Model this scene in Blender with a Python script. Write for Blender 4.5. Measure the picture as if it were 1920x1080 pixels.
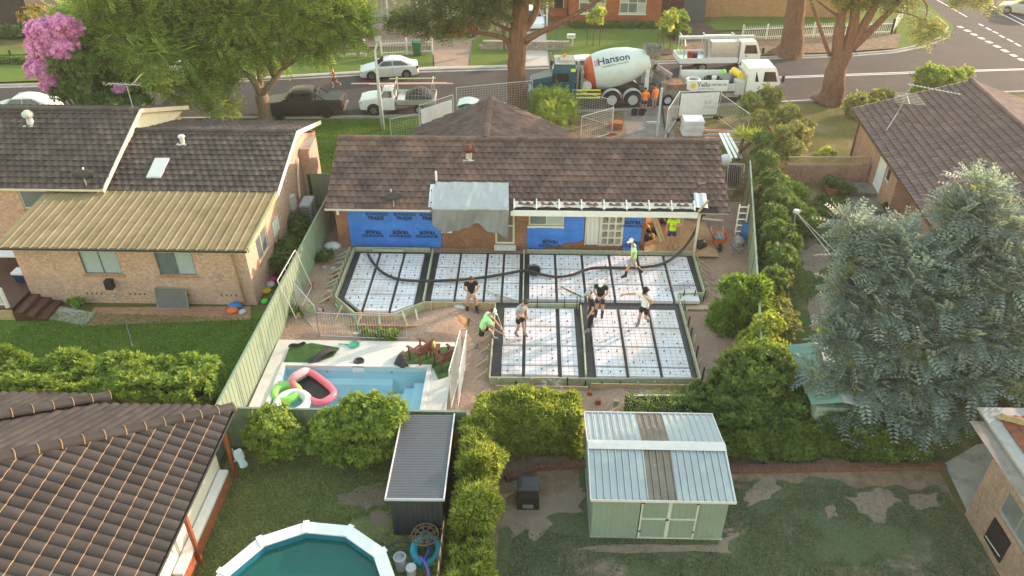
import bpy, bmesh, math, random
import numpy as np
from mathutils import Vector, Matrix
random.seed(7); np.random.seed(7)
for o in list(bpy.data.objects): bpy.data.objects.remove(o)
S = bpy.context.scene
COL = S.collection
# ---------------------------------------------------------------- camera
F_PX, PITCH, CAM_H, YAW = 1438.0, math.radians(34.3), 18.5, math.radians(1.41)
cam_d = bpy.data.cameras.new('camera'); cam = bpy.data.objects.new('camera', cam_d); COL.objects.link(cam)
cam_d.sensor_width = 36.0; cam_d.lens = F_PX / 1920.0 * 36.0
cam_d.clip_start = 0.1; cam_d.clip_end = 2000
cam.location = (0, 0, CAM_H); cam.rotation_euler = (math.pi / 2 - PITCH, 0, YAW)
S.camera = cam
# ---------------------------------------------------------------- light
SUN_EL, SUN_AZ = math.radians(15.0), math.radians(34.0)   # azimuth from +X towards +Y
world = bpy.data.worlds.new('World'); S.world = world; world.use_nodes = True
wn = world.node_tree; wn.nodes.clear()
sky = wn.nodes.new('ShaderNodeTexSky'); sky.sky_type = 'NISHITA'; sky.sun_disc = False
sky.sun_elevation = SUN_EL; sky.sun_rotation = math.pi / 2 - SUN_AZ
sky.air_density = 2.0; sky.dust_density = 0.5; sky.ozone_density = 0.0; sky.altitude = 20
bg = wn.nodes.new('ShaderNodeBackground'); bg.inputs['Strength'].default_value = 0.15
wo = wn.nodes.new('ShaderNodeOutputWorld')
wn.links.new(sky.outputs[0], bg.inputs[0]); wn.links.new(bg.outputs[0], wo.inputs[0])
sd = bpy.data.lights.new('sun', 'SUN'); sd.energy = 2.15; sd.angle = math.radians(0.9); sd.color = (1.0, 0.70, 0.56)
sun = bpy.data.objects.new('sun', sd); COL.objects.link(sun)
to_sun = Vector((math.cos(SUN_EL) * math.cos(SUN_AZ), math.cos(SUN_EL) * math.sin(SUN_AZ), math.sin(SUN_EL)))
sun.rotation_euler = to_sun.to_track_quat('Z', 'Y').to_euler(); sun.location = to_sun * 120
S.view_settings.view_transform = 'Standard'; S.view_settings.look = 'None'
S.view_settings.gamma = 1.0; S.view_settings.use_curve_mapping = False
S.view_settings.exposure = 1.86
S.render.engine = 'CYCLES'
S.render.resolution_x, S.render.resolution_y = 1024, 576
S.cycles.max_bounces = 6; S.cycles.transparent_max_bounces = 8

# ---------------------------------------------------------------- photo pixel -> place
_cp, _sp, _cy, _sy = math.cos(PITCH), math.sin(PITCH), math.cos(YAW), math.sin(YAW)
def ray(x, y):
    a = (x - 960) / F_PX; b = -(y - 540) / F_PX
    d = (a, _cp + b * _sp, -_sp + b * _cp)
    return Vector((d[0] * _cy - d[1] * _sy, d[0] * _sy + d[1] * _cy, d[2]))
def G(x, y, z=0.0):            # the point of the level plane z seen at this pixel
    d = ray(x, y); return Vector((0, 0, CAM_H)) + d * ((z - CAM_H) / d.z)
def GY(x, y, Y):               # the point of the upright plane Y = const
    d = ray(x, y); return Vector((0, 0, CAM_H)) + d * (Y / d.y)
def GX(x, y, X):
    d = ray(x, y); return Vector((0, 0, CAM_H)) + d * (X / d.x)
# ---------------------------------------------------------------- builders
V = Vector
INV = {}
class MB:
    def __init__(s): s.v = []; s.f = []; s.m = []; s.k = 0
    def add(s, vs, fs):
        o = len(s.v); s.v.extend([tuple(p) for p in vs])
        for f in fs: s.f.append(tuple(i + o for i in f)); s.m.append(s.k)
        return s
    def mat(s, k): s.k = k; return s
    def poly(s, *ps): return s.add(ps, [tuple(range(len(ps)))])
    def box(s, a, b):
        x0, y0, z0 = a; x1, y1, z1 = b
        return s.add([(x0,y0,z0),(x1,y0,z0),(x1,y1,z0),(x0,y1,z0),(x0,y0,z1),(x1,y0,z1),(x1,y1,z1),(x0,y1,z1)],
            [(3,2,1,0),(4,5,6,7),(0,1,5,4),(1,2,6,5),(2,3,7,6),(3,0,4,7)])
    def beam(s, a, b, w, h, up=(0,0,1), ext=0):      # centred rectangular bar
        a = V(a); b = V(b); d = (b - a).normalized(); a = a - d * ext; b = b + d * ext
        r = d.cross(V(up))
        if r.length < 1e-4: r = d.cross(V((0,1,0)))
        r.normalize(); u = r.cross(d).normalized(); r = r * (w / 2); u = u * (h / 2)
        vs = [a-r-u, a+r-u, a+r+u, a-r+u, b-r-u, b+r-u, b+r+u, b-r+u]
        return s.add(vs, [(0,1,2,3),(7,6,5,4),(4,5,1,0),(5,6,2,1),(6,7,3,2),(7,4,0,3)])
    def tube(s, pts, r, n=6, cap=True, closed=False):
        pts = [V(p) for p in pts]; L = len(pts)
        rs = r if isinstance(r, (list, tuple)) else [r] * L
        rings = []; pu = None
        for i, p in enumerate(pts):
            if closed: d = pts[(i+1) % L] - pts[i-1]
            else: d = pts[min(i+1, L-1)] - pts[max(i-1, 0)]
            if d.length < 1e-9: d = V((0,0,1))
            d.normalize()
            if pu is None: u = d.orthogonal().normalized()
            else:
                u = pu - d * pu.dot(d)
                u = u.normalized() if u.length > 1e-6 else d.orthogonal().normalized()
            pu = u; w = d.cross(u)
            rings.append([p + (u * math.cos(2*math.pi*k/n) + w * math.sin(2*math.pi*k/n)) * rs[i] for k in range(n)])
        vs = [q for R in rings for q in R]; fs = []
        for i in range(L if closed else L - 1):
            a = i * n; b = ((i + 1) % L) * n
            for k in range(n): fs.append((a+k, a+(k+1) % n, b+(k+1) % n, b+k))
        if cap and not closed:
            fs.append(tuple(range(n))[::-1]); fs.append(tuple(range((L-1)*n, L*n)))
        return s.add(vs, fs)
    def cyl(s, a, b, r0, r1=None, n=12): return s.tube([a, b], [r0, r0 if r1 is None else r1], n)
    def lathe(s, prof, c=(0,0,0), n=16, M=None):     # (r, z) profile about z
        vs = []; fs = []
        for r, z in prof:
            for k in range(n):
                p = V((r*math.cos(2*math.pi*k/n), r*math.sin(2*math.pi*k/n), z))
                if M is not None: p = M @ p
                vs.append(p + V(c))
        for i in range(len(prof) - 1):
            for k in range(n): fs.append((i*n+k, i*n+(k+1) % n, (i+1)*n+(k+1) % n, (i+1)*n+k))
        return s.add(vs, fs)
    def prism(s, poly, d):                            # polygon of 3-D points swept by vector d
        d = V(d); n = len(poly); vs = [V(p) for p in poly] + [V(p) + d for p in poly]
        fs = [tuple(range(n))[::-1], tuple(range(n, 2*n))] + [(i, (i+1) % n, n+(i+1) % n, n+i) for i in range(n)]
        return s.add(vs, fs)
    def ball(s, c, r, n=10, m=7):
        c = V(c); rx, ry, rz = r if isinstance(r, (tuple, list)) else (r, r, r)
        vs = [c + V((0,0,-rz))]
        for j in range(1, m):
            t = -math.pi/2 + math.pi*j/m
            for k in range(n):
                a = 2*math.pi*k/n; vs.append(c + V((rx*math.cos(t)*math.cos(a), ry*math.cos(t)*math.sin(a), rz*math.sin(t))))
        vs.append(c + V((0,0,rz))); fs = []
        for k in range(n): fs.append((0, 1+(k+1) % n, 1+k)); fs.append((len(vs)-1, 1+(m-2)*n+k, 1+(m-2)*n+(k+1) % n))
        for j in range(m-2):
            for k in range(n):
                a = 1+j*n; fs.append((a+k, a+(k+1) % n, a+n+(k+1) % n, a+n+k))
        return s.add(vs, fs)
    def grid(s, fn, nu, nv, flip=False):              # fn(u, v) -> point, u v in 0..1
        vs = [fn(i/nu, j/nv) for j in range(nv+1) for i in range(nu+1)]; fs = []
        for j in range(nv):
            for i in range(nu):
                a = j*(nu+1)+i; q = (a, a+1, a+nu+2, a+nu+1); fs.append(q[::-1] if flip else q)
        return s.add(vs, fs)
    def loft(s, rings, caps=True):
        n = len(rings[0]); vs = [p for R in rings for p in R]; fs = []
        for i in range(len(rings)-1):
            for k in range(n): fs.append((i*n+k, i*n+(k+1) % n, (i+1)*n+(k+1) % n, (i+1)*n+k))
        if caps: fs.append(tuple(range(n))[::-1]); fs.append(tuple(range((len(rings)-1)*n, len(rings)*n)))
        return s.add(vs, fs)
    def xf(s, M, start=0):
        for i in range(start, len(s.v)): s.v[i] = tuple(M @ V(s.v[i]))
        return s

def props(o, label=None, cat=None, group=None, kind=None):
    if label: o['label'] = label
    if cat: o['category'] = cat
    if group: o['group'] = group
    if kind: o['kind'] = kind
    return o
def thing(name, label, cat, loc=(0,0,0), rz=0.0, group=None):
    o = bpy.data.objects.new(name, None); COL.objects.link(o)
    o.empty_display_size = 0.2; o.location = loc; o.rotation_euler = (0, 0, rz)
    INV[o] = (Matrix.Translation(V(loc)) @ Matrix.Rotation(rz, 4, 'Z')).inverted()
    return props(o, label, cat, group)
def mesh_of(name, mb, mats, smooth=False):
    me = bpy.data.meshes.new(name); me.from_pydata(mb.v, [], mb.f)
    for m in (mats if isinstance(mats, (list, tuple)) else [mats]): me.materials.append(m)
    if max(mb.m, default=0) > 0: me.polygons.foreach_set('material_index', mb.m)
    if smooth:
        me.polygons.foreach_set('use_smooth', [True] * len(me.polygons))
        if smooth is not True: me.set_sharp_from_angle(angle=smooth)
    me.update(); return me
def part(name, mb, mats, parent, smooth=False, local=False, kind=None, label=None, fix=False):
    root = parent
    while root.parent: root = root.parent
    if not local: mb.xf(INV[root])
    me = mesh_of(name, mb, mats, smooth)
    if fix: fixn(me)
    o = bpy.data.objects.new(name, me); COL.objects.link(o); o.parent = parent
    return props(o, label, None, None, kind)
def fixn(me):
    bm = bmesh.new(); bm.from_mesh(me); bmesh.ops.recalc_face_normals(bm, faces=bm.faces); bm.to_mesh(me); bm.free()
def solo(name, mb, mats, label=None, cat=None, loc=(0,0,0), rz=0, group=None, kind=None, smooth=False, local=False, fix=False):
    M = Matrix.Translation(V(loc)) @ Matrix.Rotation(rz, 4, 'Z')
    if not local: mb.xf(M.inverted())
    me = mesh_of(name, mb, mats, smooth)
    if fix: fixn(me)
    o = bpy.data.objects.new(name, me); COL.objects.link(o)
    o.location = loc; o.rotation_euler = (0,0,rz); INV[o] = M.inverted()
    return props(o, label, cat, group, kind)
def copy_tree(o, parent=None):
    c = o.copy(); COL.objects.link(c); c.parent = parent
    for ch in list(o.children): copy_tree(ch, c)
    return c
def clone(root, loc, rz=0, label=None, group=None):
    c = copy_tree(root); c.location = loc; c.rotation_euler = (0,0,rz)
    if label: c['label'] = label
    if group: c['group'] = group
    return c
def np_mesh(name, vs, faces, mats, parent=None, smooth=False, midx=None):   # vs (N,3) float, faces (M,k) int
    me = bpy.data.meshes.new(name); M, k = faces.shape
    me.vertices.add(len(vs)); me.vertices.foreach_set('co', np.ascontiguousarray(vs, dtype=np.float32).ravel())
    me.loops.add(M * k); me.loops.foreach_set('vertex_index', np.ascontiguousarray(faces, dtype=np.int32).ravel())
    me.polygons.add(M); me.polygons.foreach_set('loop_start', np.arange(0, M*k, k, dtype=np.int32))
    if midx is not None: me.polygons.foreach_set('material_index', np.ascontiguousarray(midx, dtype=np.int32))
    for m in (mats if isinstance(mats, (list, tuple)) else [mats]): me.materials.append(m)
    me.update(calc_edges=True); me.validate()
    o = bpy.data.objects.new(name, me); COL.objects.link(o)
    if parent: o.parent = parent
    return o
TMP = bpy.data.scenes.new('tmp')
def eval_mesh(ob):                     # evaluate one helper object in an empty scene of its own (fast), then drop it
    TMP.collection.objects.link(ob)
    with bpy.context.temp_override(scene=TMP, view_layer=TMP.view_layers[0]):
        dg = bpy.context.evaluated_depsgraph_get(); me = bpy.data.meshes.new_from_object(ob.evaluated_get(dg))
    bpy.data.objects.remove(ob); return me
def text_mb(txt, size, origin, right, up, mb=None, align='CENTER', sx=1.0, thick=0.0):
    cu = bpy.data.curves.new('lettering', 'FONT'); cu.body = txt; cu.size = size; cu.align_x = align; cu.align_y = 'CENTER'
    cu.resolution_u = 2; cu.offset = thick
    me = eval_mesh(bpy.data.objects.new('lettering', cu))
    mb = mb or MB(); right = V(right).normalized(); up = V(up).normalized(); o = V(origin)
    mb.add([o + right * (v.co.x * sx) + up * v.co.y for v in me.vertices], [tuple(p.vertices) for p in me.polygons])
    bpy.data.curves.remove(cu); bpy.data.meshes.remove(me)
    return mb

# ---------------------------------------------------------------- materials
def nd(t, kind, **kw):
    n = t.nodes.new(kind)
    for k, v in kw.items(): setattr(n, k, v)
    return n
def lk(t, a, b): t.links.new(a, b)
def mixc(t, fac, a, b, mode='MIX'):
    m = nd(t, 'ShaderNodeMix', data_type='RGBA', blend_type=mode)
    for i, x in ((0, fac), (6, a), (7, b)):
        if isinstance(x, bpy.types.NodeSocket): lk(t, x, m.inputs[i])
        elif i == 0: m.inputs[0].default_value = x
        else: m.inputs[i].default_value = (*x, 1) if len(x) == 3 else x
    return m.outputs[2]
def noise(t, vec, scale, detail=4, rough=0.6):
    n = nd(t, 'ShaderNodeTexNoise'); n.inputs['Scale'].default_value = scale
    n.inputs['Detail'].default_value = detail; n.inputs['Roughness'].default_value = rough
    if vec: lk(t, vec, n.inputs['Vector'])
    return n.outputs['Fac']
def ramp(t, f, lo, hi):
    n = nd(t, 'ShaderNodeMapRange', clamp=True); lk(t, f, n.inputs[0])
    n.inputs[1].default_value = lo; n.inputs[2].default_value = hi
    return n.outputs[0]
def math_(t, op, a, b=None):
    n = nd(t, 'ShaderNodeMath', operation=op)
    for i, x in enumerate((a, b)):
        if x is None: continue
        if isinstance(x, bpy.types.NodeSocket): lk(t, x, n.inputs[i])
        else: n.inputs[i].default_value = x
    return n.outputs[0]
def sc(c, k): return tuple(min(1.0, x * k) for x in c)
MATS = {}
def mat(name, col, rough=0.75, var=0.12, scale=4.0, patch=None, bump=0.0, bscale=30.0, metal=0.0, spec=0.4,
        island=0.0, objvar=0.0, coord='pos', fine=0.0, stretch=None, alpha=1.0, trans=0.0):
    """patch = [(colour, noise scale, lo, hi), ...] laid over the base by noise masks"""
    m = bpy.data.materials.new(name); m.use_nodes = True; t = m.node_tree
    b = t.nodes['Principled BSDF']
    if coord == 'pos': vec = nd(t, 'ShaderNodeNewGeometry').outputs['Position']
    else: vec = nd(t, 'ShaderNodeTexCoord').outputs['Object']
    if stretch:
        mp = nd(t, 'ShaderNodeMapping'); mp.inputs['Scale'].default_value = stretch; lk(t, vec, mp.inputs[0]); vec2 = mp.outputs[0]
    else: vec2 = vec
    c = mixc(t, ramp(t, noise(t, vec2, scale), 0.3, 0.7), sc(col, 1 - var), sc(col, 1 + var))
    if fine: c = mixc(t, ramp(t, noise(t, vec, scale * 14, 2), 0.3, 0.7), c, sc(col, 1 - fine))
    for i, (pc, ps, lo, hi) in enumerate(patch or []):
        mp = nd(t, 'ShaderNodeMapping'); mp.inputs['Location'].default_value = (17.3*i, 5.1*i, 3*i); lk(t, vec2, mp.inputs[0])
        c = mixc(t, ramp(t, noise(t, mp.outputs[0], ps, 6, 0.65), lo, hi), c, pc)
    if island or objvar:
        r = None
        if island: r = nd(t, 'ShaderNodeNewGeometry').outputs['Random Per Island']
        if objvar:
            q = nd(t, 'ShaderNodeObjectInfo').outputs['Random']
            r = q if r is None else math_(t, 'FRACT', math_(t, 'ADD', r, q))
        a = max(island, objvar)
        n = nd(t, 'ShaderNodeMapRange'); lk(t, r, n.inputs[0]); n.inputs[3].default_value = 1 - a; n.inputs[4].default_value = 1 + a
        h = nd(t, 'ShaderNodeHueSaturation'); lk(t, c, h.inputs['Color']); lk(t, n.outputs[0], h.inputs['Value']); c = h.outputs[0]
    lk(t, c, b.inputs['Base Color'])
    b.inputs['Roughness'].default_value = rough; b.inputs['Metallic'].default_value = metal
    b.inputs['Specular IOR Level'].default_value = spec
    b.inputs['Alpha'].default_value = alpha; b.inputs['Transmission Weight'].default_value = trans
    if bump:
        bp = nd(t, 'ShaderNodeBump'); bp.inputs['Strength'].default_value = bump; bp.inputs['Distance'].default_value = 0.05
        lk(t, noise(t, vec, bscale, 4), bp.inputs['Height']); lk(t, bp.outputs[0], b.inputs['Normal'])
    MATS[name] = m; return m
def wall_uv(t):        # metres along an upright wall, whichever way it faces
    g = nd(t, 'ShaderNodeNewGeometry'); p = nd(t, 'ShaderNodeSeparateXYZ'); lk(t, g.outputs['Position'], p.inputs[0])
    n = nd(t, 'ShaderNodeSeparateXYZ'); lk(t, g.outputs['Normal'], n.inputs[0])
    side = math_(t, 'GREATER_THAN', math_(t, 'ABSOLUTE', n.outputs[0]), 0.7)
    u = nd(t, 'ShaderNodeMix', data_type='FLOAT'); lk(t, side, u.inputs[0]); lk(t, p.outputs[0], u.inputs[2]); lk(t, p.outputs[1], u.inputs[3])
    c = nd(t, 'ShaderNodeCombineXYZ'); lk(t, u.outputs[0], c.inputs[0]); lk(t, p.outputs[2], c.inputs[1])
    return c.outputs[0], g.outputs['Position']
def brick_mat(name, c1, c2, mortar, bw=0.24, bh=0.086, msize=0.012, patch=None):
    m = bpy.data.materials.new(name); m.use_nodes = True; t = m.node_tree; b = t.nodes['Principled BSDF']
    uv, pos = wall_uv(t)
    br = nd(t, 'ShaderNodeTexBrick'); lk(t, uv, br.inputs['Vector'])
    br.inputs['Scale'].default_value = 1.0; br.inputs['Brick Width'].default_value = bw; br.inputs['Row Height'].default_value = bh
    br.inputs['Mortar Size'].default_value = msize; br.inputs['Bias'].default_value = 0.0; br.inputs['Mortar Smooth'].default_value = 0.3
    br.inputs['Color1'].default_value = (*c1, 1); br.inputs['Color2'].default_value = (*c2, 1); br.inputs['Mortar'].default_value = (*mortar, 1)
    c = mixc(t, ramp(t, noise(t, pos, 1.3, 5), 0.35, 0.75), br.outputs['Color'], sc(c1, 0.78))
    c = mixc(t, ramp(t, noise(t, pos, 9.0, 3), 0.45, 0.8), c, sc(c2, 1.15))
    for pc, ps, lo, hi in patch or []: c = mixc(t, ramp(t, noise(t, pos, ps, 5), lo, hi), c, pc)
    lk(t, c, b.inputs['Base Color']); b.inputs['Roughness'].default_value = 0.9; b.inputs['Specular IOR Level'].default_value = 0.2
    bp = nd(t, 'ShaderNodeBump'); bp.inputs['Strength'].default_value = 0.5; bp.inputs['Distance'].default_value = 0.01
    inv = math_(t, 'SUBTRACT', 1.0, br.outputs['Fac']); lk(t, inv, bp.inputs['Height']); lk(t, bp.outputs[0], b.inputs['Normal'])
    MATS[name] = m; return m
def leaf_mat(name, col, col2, trans=0.45, tcol=None, val=0.35, rough=0.5, patch=0.0):
    m = bpy.data.materials.new(name); m.use_nodes = True; t = m.node_tree; t.nodes.clear()
    g = nd(t, 'ShaderNodeNewGeometry')
    c = mixc(t, g.outputs['Random Per Island'], col, col2)
    c = mixc(t, ramp(t, noise(t, g.outputs['Position'], 0.9, 3), 0.35, 0.7), c, sc(col2, 1.0 + patch))
    h = nd(t, 'ShaderNodeHueSaturation'); lk(t, c, h.inputs['Color'])
    n = nd(t, 'ShaderNodeMapRange'); lk(t, math_(t, 'FRACT', math_(t, 'MULTIPLY', g.outputs['Random Per Island'], 37.7)), n.inputs[0])
    n.inputs[3].default_value = 1 - val; n.inputs[4].default_value = 1 + val; lk(t, n.outputs[0], h.inputs['Value'])
    p = nd(t, 'ShaderNodeBsdfPrincipled'); lk(t, h.outputs[0], p.inputs['Base Color']); p.inputs['Roughness'].default_value = rough
    p.inputs['Specular IOR Level'].default_value = 0.25
    tr = nd(t, 'ShaderNodeBsdfTranslucent')
    tc = mixc(t, 1.0, h.outputs[0], tcol or (1.0, 0.97, 0.6), 'MULTIPLY'); 
    tc2 = mixc(t, 1.0, tc, (1.6, 1.6, 1.6), 'MULTIPLY'); lk(t, tc2, tr.inputs[0])
    mx = nd(t, 'ShaderNodeMixShader'); mx.inputs[0].default_value = trans
    lk(t, p.outputs[0], mx.inputs[1]); lk(t, tr.outputs[0], mx.inputs[2])
    o = nd(t, 'ShaderNodeOutputMaterial'); lk(t, mx.outputs[0], o.inputs[0]); MATS[name] = m; return m
def glass_mat(name, col, rough=0.08):
    m = mat(name, col, rough=rough, var=0.25, scale=0.8, spec=0.8); return m

m_white = mat('white_paint', (0.75,0.75,0.73), 0.5, 0.05)
m_cream = mat('cream_paint', (0.72,0.66,0.55), 0.5, 0.06, patch=[((0.45,0.40,0.33), 2.5, 0.62, 0.8)])
m_black = mat('black_plastic', (0.018,0.018,0.02), 0.5, 0.2)
m_dark = mat('dark_recess', (0.03,0.028,0.026), 0.9, 0.2)
m_steel = mat('galvanised_steel', (0.46,0.47,0.48), 0.45, 0.15, metal=0.6, scale=8)
m_steel_w = mat('pale_steel_tube', (0.62,0.60,0.57), 0.5, 0.1)
m_alu = mat('aluminium', (0.66,0.65,0.63), 0.35, 0.1, metal=0.75)
m_grey = mat('grey_plastic', (0.28,0.29,0.30), 0.6, 0.12)
m_lgrey = mat('light_grey_paint', (0.52,0.53,0.54), 0.5, 0.08)
m_timber = mat('pine_timber', (0.50,0.36,0.21), 0.8, 0.18, scale=6, stretch=(3,3,1))
m_tgreen = mat('treated_pine', (0.43,0.44,0.30), 0.8, 0.16, scale=6, patch=[((0.34,0.27,0.18), 3.0, 0.55, 0.75)])
m_tred = mat('stained_red_timber', (0.30,0.085,0.035), 0.6, 0.25, scale=7)
m_merbau = mat('dark_decking', (0.10,0.042,0.028), 0.55, 0.3, scale=3)
m_rust = mat('rusty_steel', (0.16,0.085,0.05), 0.8, 0.3, scale=9)
m_rebar = mat('reinforcing_wire', (0.13,0.10,0.09), 0.7, 0.3, metal=0.3)
m_glass = glass_mat('window_glass', (0.16,0.19,0.21)); m_glass_d = glass_mat('dark_glass', (0.018,0.02,0.024))
m_blind = mat('pale_blind', (0.44,0.50,0.52), 0.35, 0.05, spec=0.6)
m_orange = mat('orange_plastic', (0.85,0.17,0.03), 0.5, 0.08)
m_red = mat('red_paint', (0.42,0.012,0.015), 0.3, 0.08)
m_pvc = mat('white_plastic', (0.80,0.80,0.80), 0.45, 0.04)
m_tyre = mat('tyre_rubber', (0.022,0.021,0.021), 0.85, 0.2)
m_conc = mat('concrete', (0.42,0.39,0.35), 0.9, 0.12, scale=2, patch=[((0.26,0.23,0.20), 1.2, 0.5, 0.7)], bump=0.2)
m_conc_d = mat('stained_concrete', (0.23,0.20,0.175), 0.9, 0.15, scale=2, patch=[((0.12,0.10,0.085), 1.5, 0.5, 0.75)], bump=0.2)
# ---------------------------------------------------------------- ground, roads, lawns
def grass_mat(name, g1, g2, dirt, dlo=0.6, dhi=0.72, dscale=0.55, fine=0.3):
    m = bpy.data.materials.new(name); m.use_nodes = True; t = m.node_tree; b = t.nodes['Principled BSDF']
    pos = nd(t, 'ShaderNodeNewGeometry').outputs['Position']
    c = mixc(t, ramp(t, noise(t, pos, 0.45, 5), 0.35, 0.68), g1, g2)
    c = mixc(t, ramp(t, noise(t, pos, 9.0, 4, 0.7), 0.35, 0.7), c, sc(g1, 0.62))
    c = mixc(t, ramp(t, noise(t, pos, 38.0, 3, 0.7), 0.45, 0.75), c, sc(g2, 1.25))
    d1 = noise(t, pos, dscale, 7, 0.62)
    c = mixc(t, ramp(t, d1, dlo, dhi), c, dirt)
    c = mixc(t, ramp(t, noise(t, pos, 60, 2), 0.62, 0.78), c, sc(dirt, 1.2))
    lk(t, c, b.inputs['Base Color']); b.inputs['Roughness'].default_value = 0.95; b.inputs['Specular IOR Level'].default_value = 0.1
    bp = nd(t, 'ShaderNodeBump'); bp.inputs['Strength'].default_value = 0.7; bp.inputs['Distance'].default_value = 0.06
    lk(t, noise(t, pos, 22, 5, 0.75), bp.inputs['Height']); lk(t, bp.outputs[0], b.inputs['Normal']); MATS[name] = m; return m
m_soil = mat('sandy_soil', (0.43,0.285,0.21), 0.95, 0.22, 0.7, patch=[((0.29,0.195,0.14), 1.1, 0.5, 0.75), ((0.54,0.385,0.29), 2.3, 0.6, 0.8), ((0.16,0.11,0.08), 9.0, 0.64, 0.78)], bump=0.8, bscale=9, fine=0.25, spec=0.1)
m_wild = grass_mat('rough_ground', (0.10,0.12,0.035), (0.19,0.16,0.06), (0.26,0.19,0.12), 0.5, 0.7, 0.3)
m_lush = grass_mat('lush_lawn', (0.073,0.144,0.020), (0.144,0.231,0.037), (0.17,0.15,0.06), 0.72, 0.85)
m_lawn_bl = grass_mat('worn_lawn', (0.15,0.195,0.075), (0.27,0.30,0.12), (0.36,0.27,0.19), 0.62, 0.72, 0.5)
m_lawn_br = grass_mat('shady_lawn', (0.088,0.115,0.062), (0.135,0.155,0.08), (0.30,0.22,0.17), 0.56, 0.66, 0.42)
m_lawn_far = grass_mat('verge_lawn', (0.094,0.165,0.028), (0.176,0.220,0.050), (0.24,0.20,0.10), 0.6, 0.8, 0.35)
m_lawn_dry = grass_mat('dry_lawn', (0.11,0.125,0.035), (0.22,0.19,0.07), (0.30,0.22,0.13), 0.5, 0.7, 0.35)
m_asph = mat('asphalt', (0.062,0.053,0.052), 0.85, 0.12, 0.35, patch=[((0.085,0.069,0.062), 0.25, 0.45, 0.7), ((0.042,0.038,0.038), 0.9, 0.6, 0.8)], bump=0.3, bscale=60, fine=0.2, spec=0.3)
m_kerb = mat('kerb_concrete', (0.36,0.33,0.30), 0.9, 0.15, 1.2, patch=[((0.2,0.17,0.15), 1.5, 0.55, 0.75)])
m_line = mat('road_marking', (0.72,0.71,0.68), 0.7, 0.06, 3, patch=[((0.35,0.33,0.31), 5, 0.62, 0.8)])
m_paver = mat('pink_pavers', (0.40,0.27,0.20), 0.9, 0.15, 0.8, patch=[((0.30,0.20,0.14), 1.5, 0.5, 0.7)], fine=0.25)
m_palec = mat('pale_concrete', (0.52,0.46,0.40), 0.9, 0.1, 0.8, fine=0.15)
m_pooldeck = mat('pool_paving', (0.66,0.62,0.57), 0.8, 0.06, 1.2, patch=[((0.50,0.43,0.36), 1.4, 0.58, 0.76), ((0.42,0.26,0.18), 6, 0.70, 0.82)], fine=0.06)
m_brickpath = brick_mat('brick_paving', (0.36,0.18,0.12), (0.44,0.24,0.16), (0.28,0.22,0.18), 0.22, 0.11, 0.008)
m_mulch = mat('bark_mulch', (0.10,0.065,0.045), 0.95, 0.35, 6, bump=1.0, bscale=25)
m_litter = mat('leaf_litter', (0.20,0.13,0.08), 0.95, 0.35, 2.5, patch=[((0.30,0.20,0.11), 5, 0.5, 0.7), ((0.13,0.14,0.05), 0.8, 0.55, 0.75)], bump=0.8, bscale=20)

def sheet(name, pts, z, m, px=True, kind='structure'):
    P = [G(x, y, 0.0) for x, y in pts] if px else [V((x, y, 0)) for x, y in pts]
    a = sum(P[i].x * P[(i+1) % len(P)].y - P[(i+1) % len(P)].x * P[i].y for i in range(len(P)))
    if a < 0: P = P[::-1]
    mb = MB(); mb.poly(*[(p.x, p.y, z) for p in P])
    return solo(name, mb, m, kind=kind)
PX0, PX1, PY0, PY1 = -8.92, -3.66, 18.55, 21.62        # the sunk swimming pool
mb = MB()
for a, b, c, d in ((-300,-250,PX0,400), (PX1,-250,300,400), (PX0,-250,PX1,PY0), (PX0,PY1,PX1,400)): mb.poly((a,b,0), (c,b,0), (c,d,0), (a,d,0))
solo('ground', mb, m_wild, kind='structure')
# kerb lines (ground metres), then the road between them
KN = [(-90,39.6), (-45,43.6), (-21.7,45.55), (-9.9,46.15), (5,47.6), (17.8,49.5), (40,52.6), (90,58.5)]
KF = [(-90,46.0), (-60,48.6), (-36.9,51.1), (-19.5,52.9), (-7.6,55.1), (-0.6,55.9), (9.8,57.4), (18.1,58.7), (24.4,59.5), (28.2,60.5), (31.4,62.2), (34.0,64.6), (35.6,67.4), (36.0,70.5), (35.2,74.5), (30.5,84.0), (10,125)]
solo('road', MB().poly(*[(x, y, 0.008) for x, y in KN + [(120,62), (120,160), (-10,160)] + KF[::-1]]), m_asph, kind='structure')
def kerb(line, side):
    mb = MB()
    for (x0, y0), (x1, y1) in zip(line, line[1:]):
        a = V((x0,y0,0)); b = V((x1,y1,0)); n = V((-(y1-y0), x1-x0, 0)).normalized() * side
        mb.prism([a, a + n*0.16, a + n*0.16 + V((0,0,0.13)), a + V((0,0,0.10))], b - a)
        mb.prism([a + V((0,0,0.009)), a - n*0.32 + V((0,0,0.009)), a - n*0.32 + V((0,0,0.020)), a + V((0,0,0.028))], b - a)
    return solo('kerb', mb, m_kerb, kind='structure', fix=True)
kerb(KF, 1); kerb(KN, -1)
def stripe(pts, w, name='road_marking', z=0.0125):
    mb = MB()
    for a, b in zip(pts, pts[1:]):
        a = V((a[0], a[1], z)); b = V((b[0], b[1], z)); d = (b-a).normalized(); n = V((-d.y, d.x, 0)) * w/2
        mb.poly(a-n, b-n, b+n, a+n)
    return mb
def gp(x, y): p = G(x, y); return (p.x, p.y)
mb = stripe([gp(1440,147.5), gp(1560,143), gp(1700,138), gp(1920,131)], 0.12)
m2 = stripe([gp(1440,145), gp(1560,140.5), gp(1700,135.5), gp(1920,129)], 0.12); mb.add(m2.v, m2.f)
for a, b in (((1757,0),(1813,32)), ((1842,9),(1925,50)), ((1852,7),(1935,47))):
    m2 = stripe([gp(*a), gp(*b)], 0.14); mb.add(m2.v, m2.f)
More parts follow.
